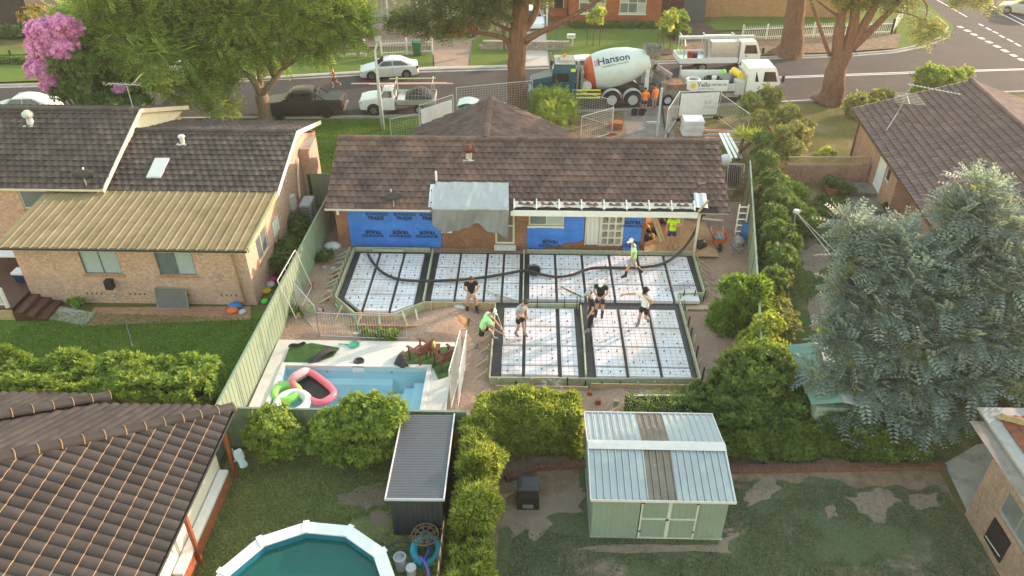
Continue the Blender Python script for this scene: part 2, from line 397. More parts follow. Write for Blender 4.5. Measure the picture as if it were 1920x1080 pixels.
for x, y, x2, y2 in ((1797,49,1809,55),(1810,56,1822,62),(1822,63,1835,69),(1836,70,1849,76),(1850,77,1864,84),(1865,85,1879,92),(1880,93,1894,101),(1896,102,1910,109),(1911,110,1925,117)):
    m2 = stripe([gp(x,y), gp(x+(x2-x)*.62,y+(y2-y)*.62)], 0.42); mb.add(m2.v, m2.f)
for x, y, x2, y2 in ((1835,45,1844,49),(1849,52,1858,57),(1862,59,1871,63),(1874,66,1883,71),(1889,73,1899,79),(1903,81,1913,87)):
    m2 = stripe([gp(x,y), gp(x2,y2)], 0.22); mb.add(m2.v, m2.f)
solo('road_marking', mb, m_line, kind='structure')

# far side of the street
sheet('lawn', [(-40,158),(60,154),(200,152),(480,146),(800,128),(812,127),(812,105),(700,104),(560,104),(300,104),(60,108),(-40,112)], 0.10, m_lawn_far)
sheet('lawn', [(-60,152),(60,150),(60,95),(-60,95)], 0.105, m_lawn_far)
sheet('lawn', [(880,126),(960,126),(985,124),(985,60),(920,60),(885,78)], 0.10, m_lawn_far)
sheet('driveway', [(815,130),(879,128),(885,78),(1000,40),(960,10),(640,40),(640,90),(812,88)], 0.06, m_paver)
sheet('driveway', [(985,125),(1030,124),(1020,20),(990,20)], 0.07, m_palec)
sheet('lawn', [(1030,122),(1240,115),(1290,112),(1260,75),(1240,50),(1060,53),(1024,66)], 0.098, m_lawn_far)
sheet('lawn', [(1330,60),(1720,48),(1700,0),(1520,-8),(1330,40)], 0.092, m_lawn_far)
sheet('garden_bed', [(1240,50),(1262,84),(1300,82),(1370,80),(1330,50)], 0.110, m_mulch)
sheet('garden_bed', [(1067,54),(1232,52),(1228,47),(1067,49)], 0.115, m_mulch)
sheet('verge', [(1240,115),(1440,105),(1560,101),(1680,93),(1690,66),(1560,68),(1390,72),(1280,84)], 0.116, m_litter)
sheet('lawn', [(1680,93),(1730,85),(1768,74),(1785,62),(1786,50),(1770,36),(1730,0),(1690,0),(1680,60)], 0.104, m_lawn_far)
sheet('footpath', [(480,151),(815,131),(960,127),(960,124),(815,127),(480,146.5)], 0.103, m_palec)
# near side of the street
solo('lawn', MB().poly((-60,34,0.012), (-10.6,34,0.012), (-9.3,36.5,0.012), (-3.4,36.5,0.012), (-3.2,46.4,0.012), (-9.9,45.9,0.012), (-21.7,45.3,0.012), (-45,43.3,0.012), (-60,42.0,0.012)), m_lush, kind='structure')
solo('verge', MB().poly((-3.2,38.0,0.010), (10.8,38.0,0.010), (10.8,48.0,0.010), (5,47.3,0.010), (-3.2,46.5,0.010)), m_litter, kind='structure')
solo('driveway', MB().poly((5.55,38.2,0.016), (8.5,38.2,0.016), (8.9,47.9,0.016), (6.0,47.6,0.016)), m_conc_d, kind='structure')
solo('lawn', MB().poly((10.8,34.9,0.012), (19.2,36.2,0.012), (19.8,42,0.012), (40,44,0.012), (60,55,0.012), (40,52.3,0.012), (17.8,49.2,0.012), (10.8,48.2,0.012)), m_lawn_dry, kind='structure')
solo('lawn', MB().poly((8.3,17.6,0.012), (22,17.6,0.012), (22,34,0.012), (11.0,34.9,0.012), (8.25,21.2,0.012)), grass_mat('yard_grass', (0.075,0.128,0.045), (0.150,0.180,0.068), (0.27,0.19,0.13), 0.56, 0.66, 0.4), kind='structure')
solo('lawn', MB().poly((-40,17.4,0.012), (-9.9,17.4,0.012), (-9.5,25.0,0.012), (-40,24.6,0.012)), m_lush, kind='structure')
solo('lawn', MB().poly((-9.4,5,0.012), (-2.35,5,0.012), (-2.35,17.5,0.012), (-9.6,17.5,0.012)), m_lawn_bl, kind='structure')
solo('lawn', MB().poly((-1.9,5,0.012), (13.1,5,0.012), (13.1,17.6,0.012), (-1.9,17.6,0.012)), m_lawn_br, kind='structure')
# building site soil: an uneven sheet
def soil_h(x, y):
    h = 0.05 * math.sin(x*1.7+0.6*y) * math.sin(y*1.3-0.5*x) + 0.03*math.sin(4.1*x+1.3)*math.sin(3.7*y)
    for cx, cy, r, a in ((-2.9,25.0,0.55,0.30), (-3.6,24.2,0.9,0.22), (-8.6,23.9,0.8,0.25), (-7.4,24.2,0.7,0.16), (-2.2,22.6,0.9,0.12), (7.3,24.3,0.9,0.14), (-9.0,26.2,0.6,0.18), (0.8,20.1,1.2,0.10), (4.3,20.2,1.3,0.12), (-1.9,20.4,0.8,0.18)):
        h += a * math.exp(-((x-cx)**2 + (y-cy)**2) / (r*r))
    return max(0.0, h + 0.045)
mb = MB(); mb.grid(lambda u, v: (lambda x, y: (x, y, 0.016 + soil_h(x, y) * (0.02 if (x < -2.6 and y < 23.5) else 1) * min(1, 6*u, 6*(1-u), 8*v, 8*(1-v))))(-9.75 + (17.95 + max(0, 16.3*v-2.1)*.203)*u, 18.9 + 16.3*v), 150, 126)
keep = [f for f in mb.f if not (PX0-0.15 < sum(mb.v[i][0] for i in f)/4 < PX1+0.15 and PY0-0.15 < sum(mb.v[i][1] for i in f)/4 < PY1+0.15)]
mb.f = keep; mb.m = [0]*len(keep)
solo('site_soil', mb, m_soil, kind='structure', smooth=True)
sheet('path', [(160,611),(470,600),(470,575),(176,577)], 0.02, m_brickpath)
sheet('path', [(88,598),(158,611),(180,588),(110,574)], 0.024, m_conc)
sheet('path', [(1770,870),(1815,965),(1880,905),(1900,820),(1830,835)], 0.03, m_conc)
solo('soil_margin', MB().poly((-1.75,5,0.02), (-0.9,5,0.02), (-0.75,14.5,0.02), (0.3,15.2,0.02), (1.7,15.6,0.02), (1.7,17.7,0.02), (-1.75,17.7,0.02)), mat('dead_leaf_soil', (0.22,0.15,0.10), 0.95, 0.3, 3, patch=[((0.30,0.21,0.13), 4, 0.5, 0.7), ((0.09,0.10,0.04), 1.2, 0.6, 0.75)], bump=0.8, bscale=18), kind='structure')

m_bare = mat('bare_earth', (0.29,0.215,0.165), 0.95, 0.2, 3, patch=[((0.26,0.185,0.14), 2.2, 0.5, 0.7), ((0.12,0.14,0.07), 7, 0.62, 0.72)], bump=0.6, bscale=20, fine=0.2)
BARE = []
def bare(px, seed, z=0.019):
    rg = random.Random(seed); P = [G(*p) for p in px]; c = sum(P, V((0,0,0)))/len(P); Q = []; n = len(P)
    for i in range(n):
        for j in range(9):
            p = P[i].lerp(P[(i+1) % n], j/9); k = 1 + 0.10*math.sin(j*.9+seed+i*1.7) + rg.uniform(-.07,.07); Q.append((c.x+(p.x-c.x)*k, c.y+(p.y-c.y)*k))
    BARE.append(Q); mb = MB(); a = sum(Q[i][0]*Q[(i+1) % len(Q)][1]-Q[(i+1) % len(Q)][0]*Q[i][1] for i in range(len(Q)))
    mb.poly(*[(x,y,z) for x, y in (Q if a > 0 else Q[::-1])]); solo('bare_earth', mb, m_bare, kind='structure')
bare([(635,930),(680,912),(722,905),(724,945),(690,955),(640,945)], 1); bare([(1590,935),(1625,922),(1660,915),(1690,940),(1665,952),(1655,985),(1620,965)], 2); bare([(1395,925),(1440,890),(1465,915),(1440,935),(1400,950)], 3); bare([(1545,950),(1565,948),(1570,968),(1552,972)], 4); bare([(1700,930),(1755,925),(1760,950),(1715,958)], 5); bare([(985,990),(1020,960),(1035,985),(1000,1020)], 6); bare([(940,955),(1040,930),(1090,905),(1095,960),(1030,965),(960,1010)], 7, 0.0215); bare([(1110,1022),(1350,1022),(1368,990),(1380,1000),(1360,1036),(1100,1036)], 8)
bare([(1500,470),(1545,455),(1560,490),(1530,520),(1505,500)], 9); bare([(1515,560),(1555,545),(1550,600),(1520,620)], 10); bare([(690,960),(735,965),(725,990),(700,985)], 11)
solo('soil_margin', MB().grid(lambda u, v: (5.9+7.2*u, 18.4-(1.85+.16*math.sin(9*u+1)+.12*math.sin(23*u)+.07*math.sin(51*u+2))*v, 0.0165), 90, 1, True), MATS['dead_leaf_soil'], kind='structure')
def in_poly(P, x, y):
    inside = np.zeros(len(x), bool); n = len(P)
    for i in range(n):
        x0, y0 = P[i]; x1, y1 = P[(i+1) % n]
        c = ((y0 > y) != (y1 > y)) & (x < (x1-x0) * (y-y0) / (y1-y0+1e-12) + x0); inside ^= c
    return inside
def vnoise(x, y, s, seed):            # smooth 2-D value noise
    rg = np.random.RandomState(seed); T = rg.rand(64, 64); x = x*s; y = y*s
    xi = np.floor(x).astype(int); yi = np.floor(y).astype(int); fx = x-xi; fy = y-yi
    fx = fx*fx*(3-2*fx); fy = fy*fy*(3-2*fy)
    g = lambda a, b: T[a % 64, b % 64]
    return (g(xi,yi)*(1-fx)+g(xi+1,yi)*fx)*(1-fy) + (g(xi,yi+1)*(1-fx)+g(xi+1,yi+1)*fx)*fy
def grass(P, n, h, m, seed, thin=0.45, z=0.012, ns=0.7):
    rg = np.random.RandomState(seed); A = np.array(P)
    x = rg.uniform(A[:,0].min(), A[:,0].max(), n); y = rg.uniform(A[:,1].min(), A[:,1].max(), n)
    k = in_poly(P, x, y) & (vnoise(x, y, ns, seed) * 0.65 + vnoise(x, y, ns*4, seed+1) * 0.35 + rg.rand(n)*0.2 > thin); 
    for Q in BARE: k &= ~(in_poly(Q, x, y) & (rg.rand(n) < .72))
    x = x[k]; y = y[k]; n = len(x)
    a = rg.uniform(0, 2*np.pi, n); hh = h * rg.uniform(0.5, 1.3, n); w = 0.011 + 0.010*rg.rand(n)
    c = np.stack([x, y, np.full(n, z)], 1); s = np.stack([np.cos(a), np.sin(a), 0*a], 1) * w[:,None]
    tip = c + np.stack([rg.normal(0, 0.6, n)*hh, rg.normal(0, 0.6, n)*hh, hh], 1)
    vs = np.stack([c - s, c + s, tip], 1).reshape(-1, 3)
    o = np_mesh('grass', vs, np.arange(3*n).reshape(-1, 3), m); props(o, kind='stuff'); return o
lf = lambda n, a, b: leaf_mat(n, a, b, 0.25, (1,1,0.5), 0.3, 0.7)
g1 = grass([(-24,18.5),(-9.9,18),(-9.6,24.6),(-19.5,24.9)], 60000, 0.07, lf('lush_grass', (0.11,0.175,0.035), (0.19,0.26,0.06)), 3, 0.1)
g1['label'] = 'lush mown grass of the lawn beside the long green hedge'
g1 = grass([(-9.3,11),(-2.5,11),(-2.5,17.2),(-9.5,17.2)], 60000, 0.06, lf('worn_grass', (0.18,0.235,0.085), (0.30,0.34,0.13)), 5, 0.42)
g1['label'] = 'short grass round the above-ground pool'
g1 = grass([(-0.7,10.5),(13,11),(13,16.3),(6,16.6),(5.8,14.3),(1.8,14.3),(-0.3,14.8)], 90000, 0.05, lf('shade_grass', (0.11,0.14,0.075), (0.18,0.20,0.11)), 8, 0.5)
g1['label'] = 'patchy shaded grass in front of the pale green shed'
g1 = grass([(-21,45.1),(-3.4,45.9),(-3.5,37),(-10.5,34.5),(-21,37)], 50000, 0.09, lf('verge_grass', (0.08,0.15,0.015), (0.15,0.22,0.03)), 9, 0.1)
g1['label'] = 'bright green grass of the street verge behind the roofs'
g1 = grass([(9.2,19),(16,19),(17,33),(10.5,34)], 30000, 0.09, lf('yard_grass_blades', (0.085,0.125,0.045), (0.16,0.19,0.07)), 10, 0.45)
g1['label'] = 'worn grass of the yard with the clothes line'
# ---------------------------------------------------------------- building kit
def wall(parent, A, B, z0, z1, m, openings=(), depth=0.10, name='wall', top=None, thick=0.11):
    """upright wall A->B (going +X it faces the camera); openings (u0,v0,u1,v1) in metres, real recesses"""
    A = V((A[0], A[1], 0)); B = V((B[0], B[1], 0)); L = (B-A).length; U = (B-A).normalized(); N = V((U.y, -U.x, 0)); Z = V((0,0,1))
    us = sorted({0.0, L, *[o[0] for o in openings], *[o[2] for o in openings]}); vs = sorted({z0, z1, *[o[1] for o in openings], *[o[3] for o in openings]})
    pt = lambda u, v, d=0: A + U*u + Z*v - N*d
    mb = MB()
    for i in range(len(us)-1):
        for j in range(len(vs)-1):
            uc = (us[i]+us[i+1])/2; vc = (vs[j]+vs[j+1])/2
            if any(o[0] < uc < o[2] and o[1] < vc < o[3] for o in openings): continue
            mb.poly(pt(us[i],vs[j]), pt(us[i+1],vs[j]), pt(us[i+1],vs[j+1]), pt(us[i],vs[j+1]))
            mb.poly(pt(us[i],vs[j+1],thick), pt(us[i+1],vs[j+1],thick), pt(us[i+1],vs[j],thick), pt(us[i],vs[j],thick))
    for u0, v0, u1, v1 in openings:
        d = depth
        mb.poly(pt(u0,v0), pt(u0,v0,d), pt(u1,v0,d), pt(u1,v0)); mb.poly(pt(u0,v1), pt(u1,v1), pt(u1,v1,d), pt(u0,v1,d))
        mb.poly(pt(u0,v0), pt(u0,v1), pt(u0,v1,d), pt(u0,v0,d)); mb.poly(pt(u1,v0), pt(u1,v0,d), pt(u1,v1,d), pt(u1,v1))
    mb.poly(pt(0,z1), pt(L,z1), pt(L,z1,thick), pt(0,z1,thick))
    for u in (0.004, L-0.004): mb.poly(pt(u,z0,.004), pt(u,z1,.004), pt(u,z1,thick), pt(u,z0,thick))
    if top:                                   # gable triangle on top: (u, z)
        mb.poly(pt(0,z1), pt(L,z1), *[pt(u, z) for u, z in top]); mb.poly(*[pt(u, z, thick) for u, z in top[::-1]], pt(L,z1,thick), pt(0,z1,thick))
    return part(name, mb, m, parent)
def window(parent, A, B, u0, v0, u1, v1, fm, gm, cols=2, rows=1, fr=0.05, rec=0.07, sill=None, name='window', mull=None):
    A = V((A[0], A[1], 0)); B = V((B[0], B[1], 0)); U = (B-A).normalized(); N = V((U.y, -U.x, 0)); Z = V((0,0,1))
    pt = lambda u, v, d=0: A + U*u + Z*v - N*d
    mb = MB(); d = rec - 0.03; ml = mull or fr*0.7
    def bar(a, b, c, e, dd=0.045): mb.prism([pt(a,b,d), pt(c,b,d), pt(c,e,d), pt(a,e,d)], -N*dd)
    bar(u0+.002, v0+.002, u0+fr, v1-.002); bar(u1-fr, v0+.002, u1-.002, v1-.002); bar(u0+fr, v0+.002, u1-fr, v0+fr); bar(u0+fr, v1-fr, u1-fr, v1-.002)
    for i in range(1, cols):
        u = u0 + (u1-u0)*i/cols; bar(u-ml/2, v0+fr, u+ml/2, v1-fr)
    for j in range(1, rows):
        v = v0 + (v1-v0)*j/rows
        for i in range(cols):
            a = u0 + (u1-u0)*i/cols + (fr if i == 0 else ml/2); b = u0 + (u1-u0)*(i+1)/cols - (fr if i == cols-1 else ml/2); bar(a, v-ml/2, b, v+ml/2, 0.04)
    w = part(name, mb, fm, parent, fix=True)
    gms = gm if isinstance(gm, (list, tuple)) else [gm]; k = 0
    for i in range(cols):
        for j in range(rows):
            a = u0 + (u1-u0)*i/cols; b = u0 + (u1-u0)*(i+1)/cols; c = v0 + (v1-v0)*j/rows; e = v0 + (v1-v0)*(j+1)/rows; q = d + 0.03
            part('pane', MB().prism([pt(a+.01,c+.01,q), pt(b-.01,c+.01,q), pt(b-.01,e-.01,q), pt(a+.01,e-.01,q)], -N*0.006), gms[k % len(gms)], w); k += 1
    if sill:
        part('sill', MB().prism([pt(u0-.06,v0-.10,-.05), pt(u1+.06,v0-.10,-.05), pt(u1+.06,v0-.004,-.03), pt(u0-.06,v0-.004,-.03)], -N*0.12), sill, w, fix=True)
    return w
TILEM = {}
def tile_geo(tw, th, amp, lip=0.035, prof='roll', nu=7):
    mb = MB(); us = [tw*i/nu for i in range(nu+1)]
    def h(u):
        t = u/tw
        if prof == 'roll': return amp*(0.5-0.5*math.cos(2*math.pi*t))
        if prof == 'twin': return amp*abs(math.sin(2*math.pi*t))
        if prof == 'scallop': return amp*abs(math.sin(math.pi*t))**0.8
        return amp*(0.5+0.5*math.sin(2*math.pi*t))
    top = [(u, th+0.05, h(u)*0.9) for u in us]; low = [(u, -0.02, h(u)+lip) for u in us]; bot = [(u, -0.02, h(u)*0.6-0.005) for u in us]
    n = nu+1; mb.add(low+top, [(i, i+1, n+i+1, n+i) for i in range(nu)]); mb.add(bot+low, [(i, i+1, n+i+1, n+i) for i in range(nu)])
    return mb
def clip(poly, a, b, c):          # keep a*u+b*v+c >= 0
    out = []
    for i in range(len(poly)):
        p, q = poly[i], poly[(i+1) % len(poly)]; fp = a*p[0]+b*p[1]+c; fq = a*q[0]+b*q[1]+c
        if fp >= 0: out.append(p)
        if (fp >= 0) != (fq >= 0):
            t = fp/(fp-fq); out.append(tuple(p[k]+(q[k]-p[k])*t for k in range(3)))
    return out
def tile_roof(parent, O, U, Vv, poly, tw, th, m, amp=0.03, stagger=False, prof='roll', lip=0.035, nmax=300, missing=None):
    """tiles over the convex polygon poly (u along the eave, v up the slope); returns nothing, all become children"""
    O = V(O); U = V(U).normalized(); Vv = V(Vv).normalized(); N = U.cross(Vv).normalized()
    area = sum(poly[i][0]*poly[(i+1) % len(poly)][1] - poly[(i+1) % len(poly)][0]*poly[i][1] for i in range(len(poly)))
    if area < 0: poly = poly[::-1]
    E = []
    for i in range(len(poly)):
        (x0,y0),(x1,y1) = poly[i], poly[(i+1) % len(poly)]; E.append((-(y1-y0), x1-x0, (y1-y0)*x0-(x1-x0)*y0))
    rot = Matrix((U, Vv, N)).transposed().to_4x4(); root = parent
    while root.parent: root = root.parent
    base = MB(); base.poly(*[O + U*u + Vv*v - N*0.03 for u, v in poly]); part('roof_underlay', base, m_dark, parent)
    g = tile_geo(tw, th, amp, lip, prof); me = mesh_of('tile', g, m)
    us = [p[0] for p in poly]; vs = [p[1] for p in poly]; full = []; rest = MB(); rg = random.Random(len(poly)+int(tw*1000))
    for r in range(int(math.ceil(max(vs)/th))):
        off = -tw/2 if (stagger and r % 2) else 0.0
        for c in range(int((max(us)-min(us))/tw)+3):
            u0 = min(us) + off + c*tw; v0 = r*th
            if missing and missing(u0+tw/2, v0+th/2): continue
            cor = [(u0,v0),(u0+tw,v0),(u0+tw,v0+th),(u0,v0+th)]
            ins = [all(a*u+b*v+k >= -1e-6 for a, b, k in E) for u, v in cor]
            if all(ins): full.append((u0, v0))
            else:
                for f in g.f:
                    P = [(g.v[i][0]+u0, g.v[i][1]+v0, g.v[i][2]) for i in f]
                    for a, b, k in E:
                        P = clip(P, a, b, k) if P else P
                    if len(P) >= 3: rest.poly(*[O + U*p[0] + Vv*p[1] + N*p[2] for p in P])
    full.sort(key=lambda q: (O + U*q[0] + Vv*q[1] - V((0,0,CAM_H))).length)
    for i, (u0, v0) in enumerate(full):
        w = Matrix.Translation(O + U*u0 + Vv*v0 + N*rg.uniform(-.004,.004)) @ rot @ Matrix.Rotation(rg.gauss(0, 0.006), 4, 'Z') @ Matrix.Rotation(rg.gauss(0, 0.008), 4, 'Y')
        if i < nmax:
            o = bpy.data.objects.new('tile', me); COL.objects.link(o); o.parent = parent; o.matrix_basis = INV[root] @ w
        else: rest.add([w @ V(p) for p in g.v], g.f)
    if rest.v: part('tiles', rest, m, parent, kind='stuff')
def ridge_caps(parent, A, B, m, r=0.13, L=0.42, up=(0,0,1), mm=None):
    A = V(A); B = V(B); d = (B-A).normalized(); s = d.cross(V(up)).normalized(); u = s.cross(d); n = max(1, int((B-A).length/L)); L = (B-A).length/n
    g = MB(); k = 7; ang = [math.pi*i/(k-1) for i in range(k)]
    a = [(0, r*1.15*math.cos(t), r*0.75*math.sin(t)-0.02) for t in ang]; b = [(L+0.03, r*math.cos(t), r*0.65*math.sin(t)-0.02) for t in ang]
    g.add(a+b, [(i, i+1, k+i+1, k+i)[::-1] for i in range(k-1)]); g.poly(*a)
    me = mesh_of('ridge_cap', g, m); root = parent; rot = Matrix((d, -s, u)).transposed().to_4x4()
    while root.parent: root = root.parent
    for i in range(n):
        o = bpy.data.objects.new('ridge_cap', me); COL.objects.link(o); o.parent = parent
        o.matrix_basis = INV[root] @ Matrix.Translation(A + d*(L*i)) @ rot
    if mm:
        q = MB()
        for i in range(n+1): 
            p = A + d*(L*i-0.015); q.tube([p - s*r*1.2 - u*0.03, p - s*r*0.75 + u*(r*0.52), p + u*(r*0.76), p + s*r*0.75 + u*(r*0.52), p + s*r*1.2 - u*0.03], 0.014, 4)
        part('mortar_joint', q, mm, parent)
def rib_sheet(parent, name, O, U, Vv, W, L, m, pitch=0.19, amp=0.03, prof='trap', n=None, thick=0):
    """profiled metal sheets side by side, each its own part"""
    O = V(O); U = V(U).normalized(); Vv = V(Vv).normalized(); N = U.cross(Vv).normalized(); n = n or max(1, round(W/0.76)); w = W/n
    for s in range(n):
        ms = m[s % len(m)] if isinstance(m, list) else m; k = max(1, round(w/pitch)); p = w/k; row = []
        for i in range(k):
            x = s*w + i*p
            if prof == 'trap': row += [(x, 0), (x+p*0.70, 0), (x+p*0.72, -amp*.9), (x+p*0.77, -amp*.9), (x+p*0.80, amp), (x+p*0.93, amp)]
            elif prof == 'fence': row += [(x, 0), (x+p*0.40, 0), (x+p*0.5, amp), (x+p*0.9, amp)]
            else: row += [(x+p*j/6, amp*(0.5-0.5*math.cos(2*math.pi*j/6))) for j in range(6)]
        row.append((s*w + w - 0.002, 0)); mb = MB(); lo = [O + U*x + N*h for x, h in row]; hi = [q + Vv*L for q in lo]; q = len(row)
        mb.add(lo+hi, [(i, i+1, q+i+1, q+i) for i in range(q-1)]); part(name, mb, ms, parent)
def metal_fence(A, B, h, label, m, mp, z=0.0, name='metal_fence'):
    A = V((A[0],A[1],z)); B = V((B[0],B[1],z)); L = (B-A).length; U = (B-A).normalized(); n = max(1, round(L/2.38)); t = thing(name, label, 'fence', A)
    N = V((U.y,-U.x,0))
    for i in range(n):
        a = A + U*(L*i/n); rib_sheet(t, 'fence_panel', a + V((0,0,0.03)) + N*0.0, U, (0,0,1), L/n, h-0.06, m, 0.27, 0.020, 'fence', n=1)
    for i in range(n+1):
        a = A + U*(L*i/n); part('post', MB().beam(a + N*0.0, a + V((0,0,h)), 0.07, 0.05, U), mp, t)
    for i in range(n):
        a = A + U*(L*i/n); b = A + U*(L*(i+1)/n); part('rail', MB().beam(a + V((0,0,h)), b + V((0,0,h)), 0.075, 0.05), mp, t); part('rail', MB().beam(a + V((0,0,0.05)), b + V((0,0,0.05)), 0.06, 0.06), mp, t)
    return t
def gutter(parent, A, B, m, w=0.11, h=0.10):
    A = V(A); B = V(B); d = (B-A).normalized(); n = V((d.y,-d.x,0)); mb = MB()
    P = [(0,0),(0,-h),(w*0.8,-h),(w,-h*0.3),(w,0.012),(w-0.015,0.012),(w-0.015,-h*0.3),(w*0.75,-h+0.012),(0.012,-h+0.012),(0.012,0)]
    mb.prism([A + n*x + V((0,0,z)) for x, z in P], B-A); return part('gutter', mb, m, parent, fix=True)

m_roofM = mat('brown_roof_tile', (0.108,0.070,0.062), 0.85, 0.22, 1.2, patch=[((0.20,0.115,0.09), 0.5, 0.5, 0.7), ((0.06,0.045,0.04), 1.1, 0.5, 0.72), ((0.28,0.24,0.21), 14, 0.70, 0.78)], island=0.25, objvar=0.25, bump=0.4, bscale=40)
m_roofL = mat('weathered_roof_tile', (0.072,0.056,0.050), 0.85, 0.25, 1.0, patch=[((0.115,0.098,0.085), 2.2, 0.54, 0.78), ((0.045,0.036,0.032), 0.6, 0.5, 0.7), ((0.36,0.34,0.30), 13, 0.73, 0.80)], island=0.3, objvar=0.3, bump=0.4, bscale=40)
m_roofR = mat('mauve_roof_tile', (0.125,0.083,0.076), 0.85, 0.2, 1.0, patch=[((0.11,0.08,0.075), 0.7, 0.5, 0.7), ((0.30,0.27,0.25), 9, 0.66, 0.78)], island=0.2, objvar=0.2, bump=0.4, bscale=40)
m_roofB = mat('charcoal_roof_tile', (0.044,0.038,0.037), 0.75, 0.2, 1.4, patch=[((0.062,0.054,0.05), 1.2, 0.5, 0.75)], island=0.2, objvar=0.2, bump=0.25, bscale=50, spec=0.3)
m_mortar = mat('ochre_mortar', (0.40,0.25,0.12), 0.95, 0.2, 6)
m_brickM = brick_mat('red_brown_brick', (0.27,0.115,0.065), (0.36,0.165,0.095), (0.33,0.25,0.19))
m_brickL = brick_mat('tan_brick', (0.59,0.355,0.265), (0.71,0.475,0.375), (0.46,0.33,0.275), patch=[((0.63,0.39,0.295), 0.5, 0.5, 0.75)])
m_brickR = brick_mat('pink_brick', (0.40,0.21,0.145), (0.50,0.28,0.20), (0.42,0.30,0.24))
m_brickF = brick_mat('orange_brick', (0.36,0.10,0.04), (0.42,0.14,0.06), (0.34,0.16,0.09))
m_brickT = brick_mat('mustard_brick', (0.38,0.20,0.09), (0.47,0.27,0.13), (0.32,0.22,0.14))
m_brickB = brick_mat('pale_brown_brick', (0.26,0.18,0.145), (0.33,0.235,0.19), (0.28,0.22,0.18))
m_fgreen = mat('green_fence_steel', (0.245,0.31,0.215), 0.5, 0.07, 0.8, patch=[((0.18,0.21,0.15), 1.3, 0.55, 0.8)], spec=0.5)
m_fgreen_d = mat('green_fence_frame', (0.20,0.27,0.19), 0.5, 0.08)
m_fascia = mat('fascia_cream', (0.62,0.55,0.47), 0.6, 0.08, patch=[((0.36,0.28,0.22), 3, 0.6, 0.75)])
m_gut = mat('dark_gutter', (0.06,0.058,0.06), 0.5, 0.15)

# ---------------------------------------------------------------- main house (the one being extended)
H = thing('brick_house', 'brown-tiled brick house being extended, its rear walls wrapped in blue plastic', 'house', (-8.6, 30.2, 0))
EV, EZ, RV, RZ = 29.55, 2.42, 33.4, 4.1
X0, X1 = -8.95, 8.75
sl = V((0, RV-EV, RZ-EZ)); SL = sl.length; sl.normalize(); bsl = V((0, -(RV-EV), RZ-EZ)).normalized()
pxw = lambda px, py=430: GY(px, py, 30.2).x
XA = pxw(958, 385)                                       # from here on the lowest course is stripped
tile_roof(H, (X0, EV, EZ), (1,0,0), sl, [(0,0),(X1-X0,0),(X1-X0,SL),(0,SL)], 0.33, 0.335, m_roofM, 0.034, True, 'roll', 0.05,
    missing=lambda u, v: (X0+u > XA and X0+u < 8.15 and v < 0.34) )
tile_roof(H, (X1, 2*RV-EV, EZ), (-1,0,0), bsl, [(0,0),(X1-X0,0),(X1-X0,SL),(0,SL)], 0.33, 0.335, m_roofM, 0.028, True, 'roll', nmax=0)
ridge_caps(H, (X0, RV, RZ+0.03), (X1, RV, RZ+0.03), m_roofM, 0.15, 0.40)
# street wing
WX0, WX1, WR, WE = -6.1, 1.95, -2.05, 38.7; wz = EZ; wh = 4.15
a = V((WR-WX0, 0, wh-wz)); AL = a.length; a.normalize(); b = V((-(WX1-WR), 0, wh-wz)).normalized()
tile_roof(H, (WX0, WE, wz), (0,-1,0), a, [(0,0),(4.2,0),(5.3,AL),(0,AL)], 0.33, 0.335, m_roofM, 0.028, True, nmax=120)
tile_roof(H, (WX1, WE-4.2, wz), (0,1,0), b, [(0,0),(4.2,0),(4.2,AL),(-1.1,AL)], 0.33, 0.335, m_roofM, 0.028, True, nmax=120)
ridge_caps(H, (WR, WE, wh+0.03), (WR, RV, wh+0.03), m_roofM, 0.15, 0.40)
for s in (0, 1):
    A = (WX0, WE) if s == 0 else (WX1, WE)
    part('barge_board', MB().beam((A[0], WE+0.02, wz-0.08), (WR, WE+0.02, wh-0.08), 0.03, 0.18), m_fascia, H)
wall(H, (1.6, WE-0.5), (-5.7, WE-0.5), 0, 2.4, m_brickM, [(1,0.9,2.8,2.1),(4.4,0.9,6.2,2.1)], top=[(3.65, 4.0)])
window(H, (1.6, WE-0.5), (-5.7, WE-0.5), 1, 0.9, 2.8, 2.1, m_cream, m_glass, 2); window(H, (1.6, WE-0.5), (-5.7, WE-0.5), 4.4, 0.9, 6.2, 2.1, m_cream, m_glass, 2)
wall(H, (-5.7, WE-0.5), (-5.7, 36.6), 0, 2.4, m_brickM); wall(H, (1.6, 36.6), (1.6, WE-0.5), 0, 2.4, m_brickM)
wall(H, (5.3, 36.6), (-8.7, 36.6), 0, 2.4, m_brickM)
wall(H, (-8.7, 36.6), (-8.7, 30.2), 0, 2.4, m_brickM, top=[(3.2, 4.0)]); wall(H, (5.25, 30.2), (5.25, 36.6), 0, 2.4, m_brickM)
# rear wall with its openings
xs = {k: pxw(k) for k in (655, 829, 845, 893, 937, 929, 965, 988, 1057, 1097, 1126, 1169, 1203)}
LX = -8.72; op = lambda a, b, z0, z1: (a-LX, z0, b-LX, z1)
win1 = op(xs[829]+.02, xs[845], 1.0, 1.75); win2 = op(xs[893], xs[937]-0.28, 1.55, 2.1); dr = op(xs[929]-.02, xs[965], 0.32, 2.2); win3 = op(xs[988]+.08, xs[1057], 1.32, 2.14); fd = op(xs[1097], xs[1169], 0.34, 2.3)
big = op(xs[655]+.12, xs[829]-.35, 0.42, 2.2)
WA, WB_ = (LX, 30.2), (pxw(1207), 30.2)
wall(H, WA, WB_, 0.0, 2.38, m_brickM, [win1, win2, dr, win3, fd])
window(H, WA, WB_, *win1, m_white, m_glass_d, 2, sill=m_white); window(H, WA, WB_, *win2, m_cream, [m_blind, m_glass], 2, sill=m_cream)
window(H, WA, WB_, *win3, m_cream, [m_glass, m_blind], 2, sill=m_cream, fr=0.06)
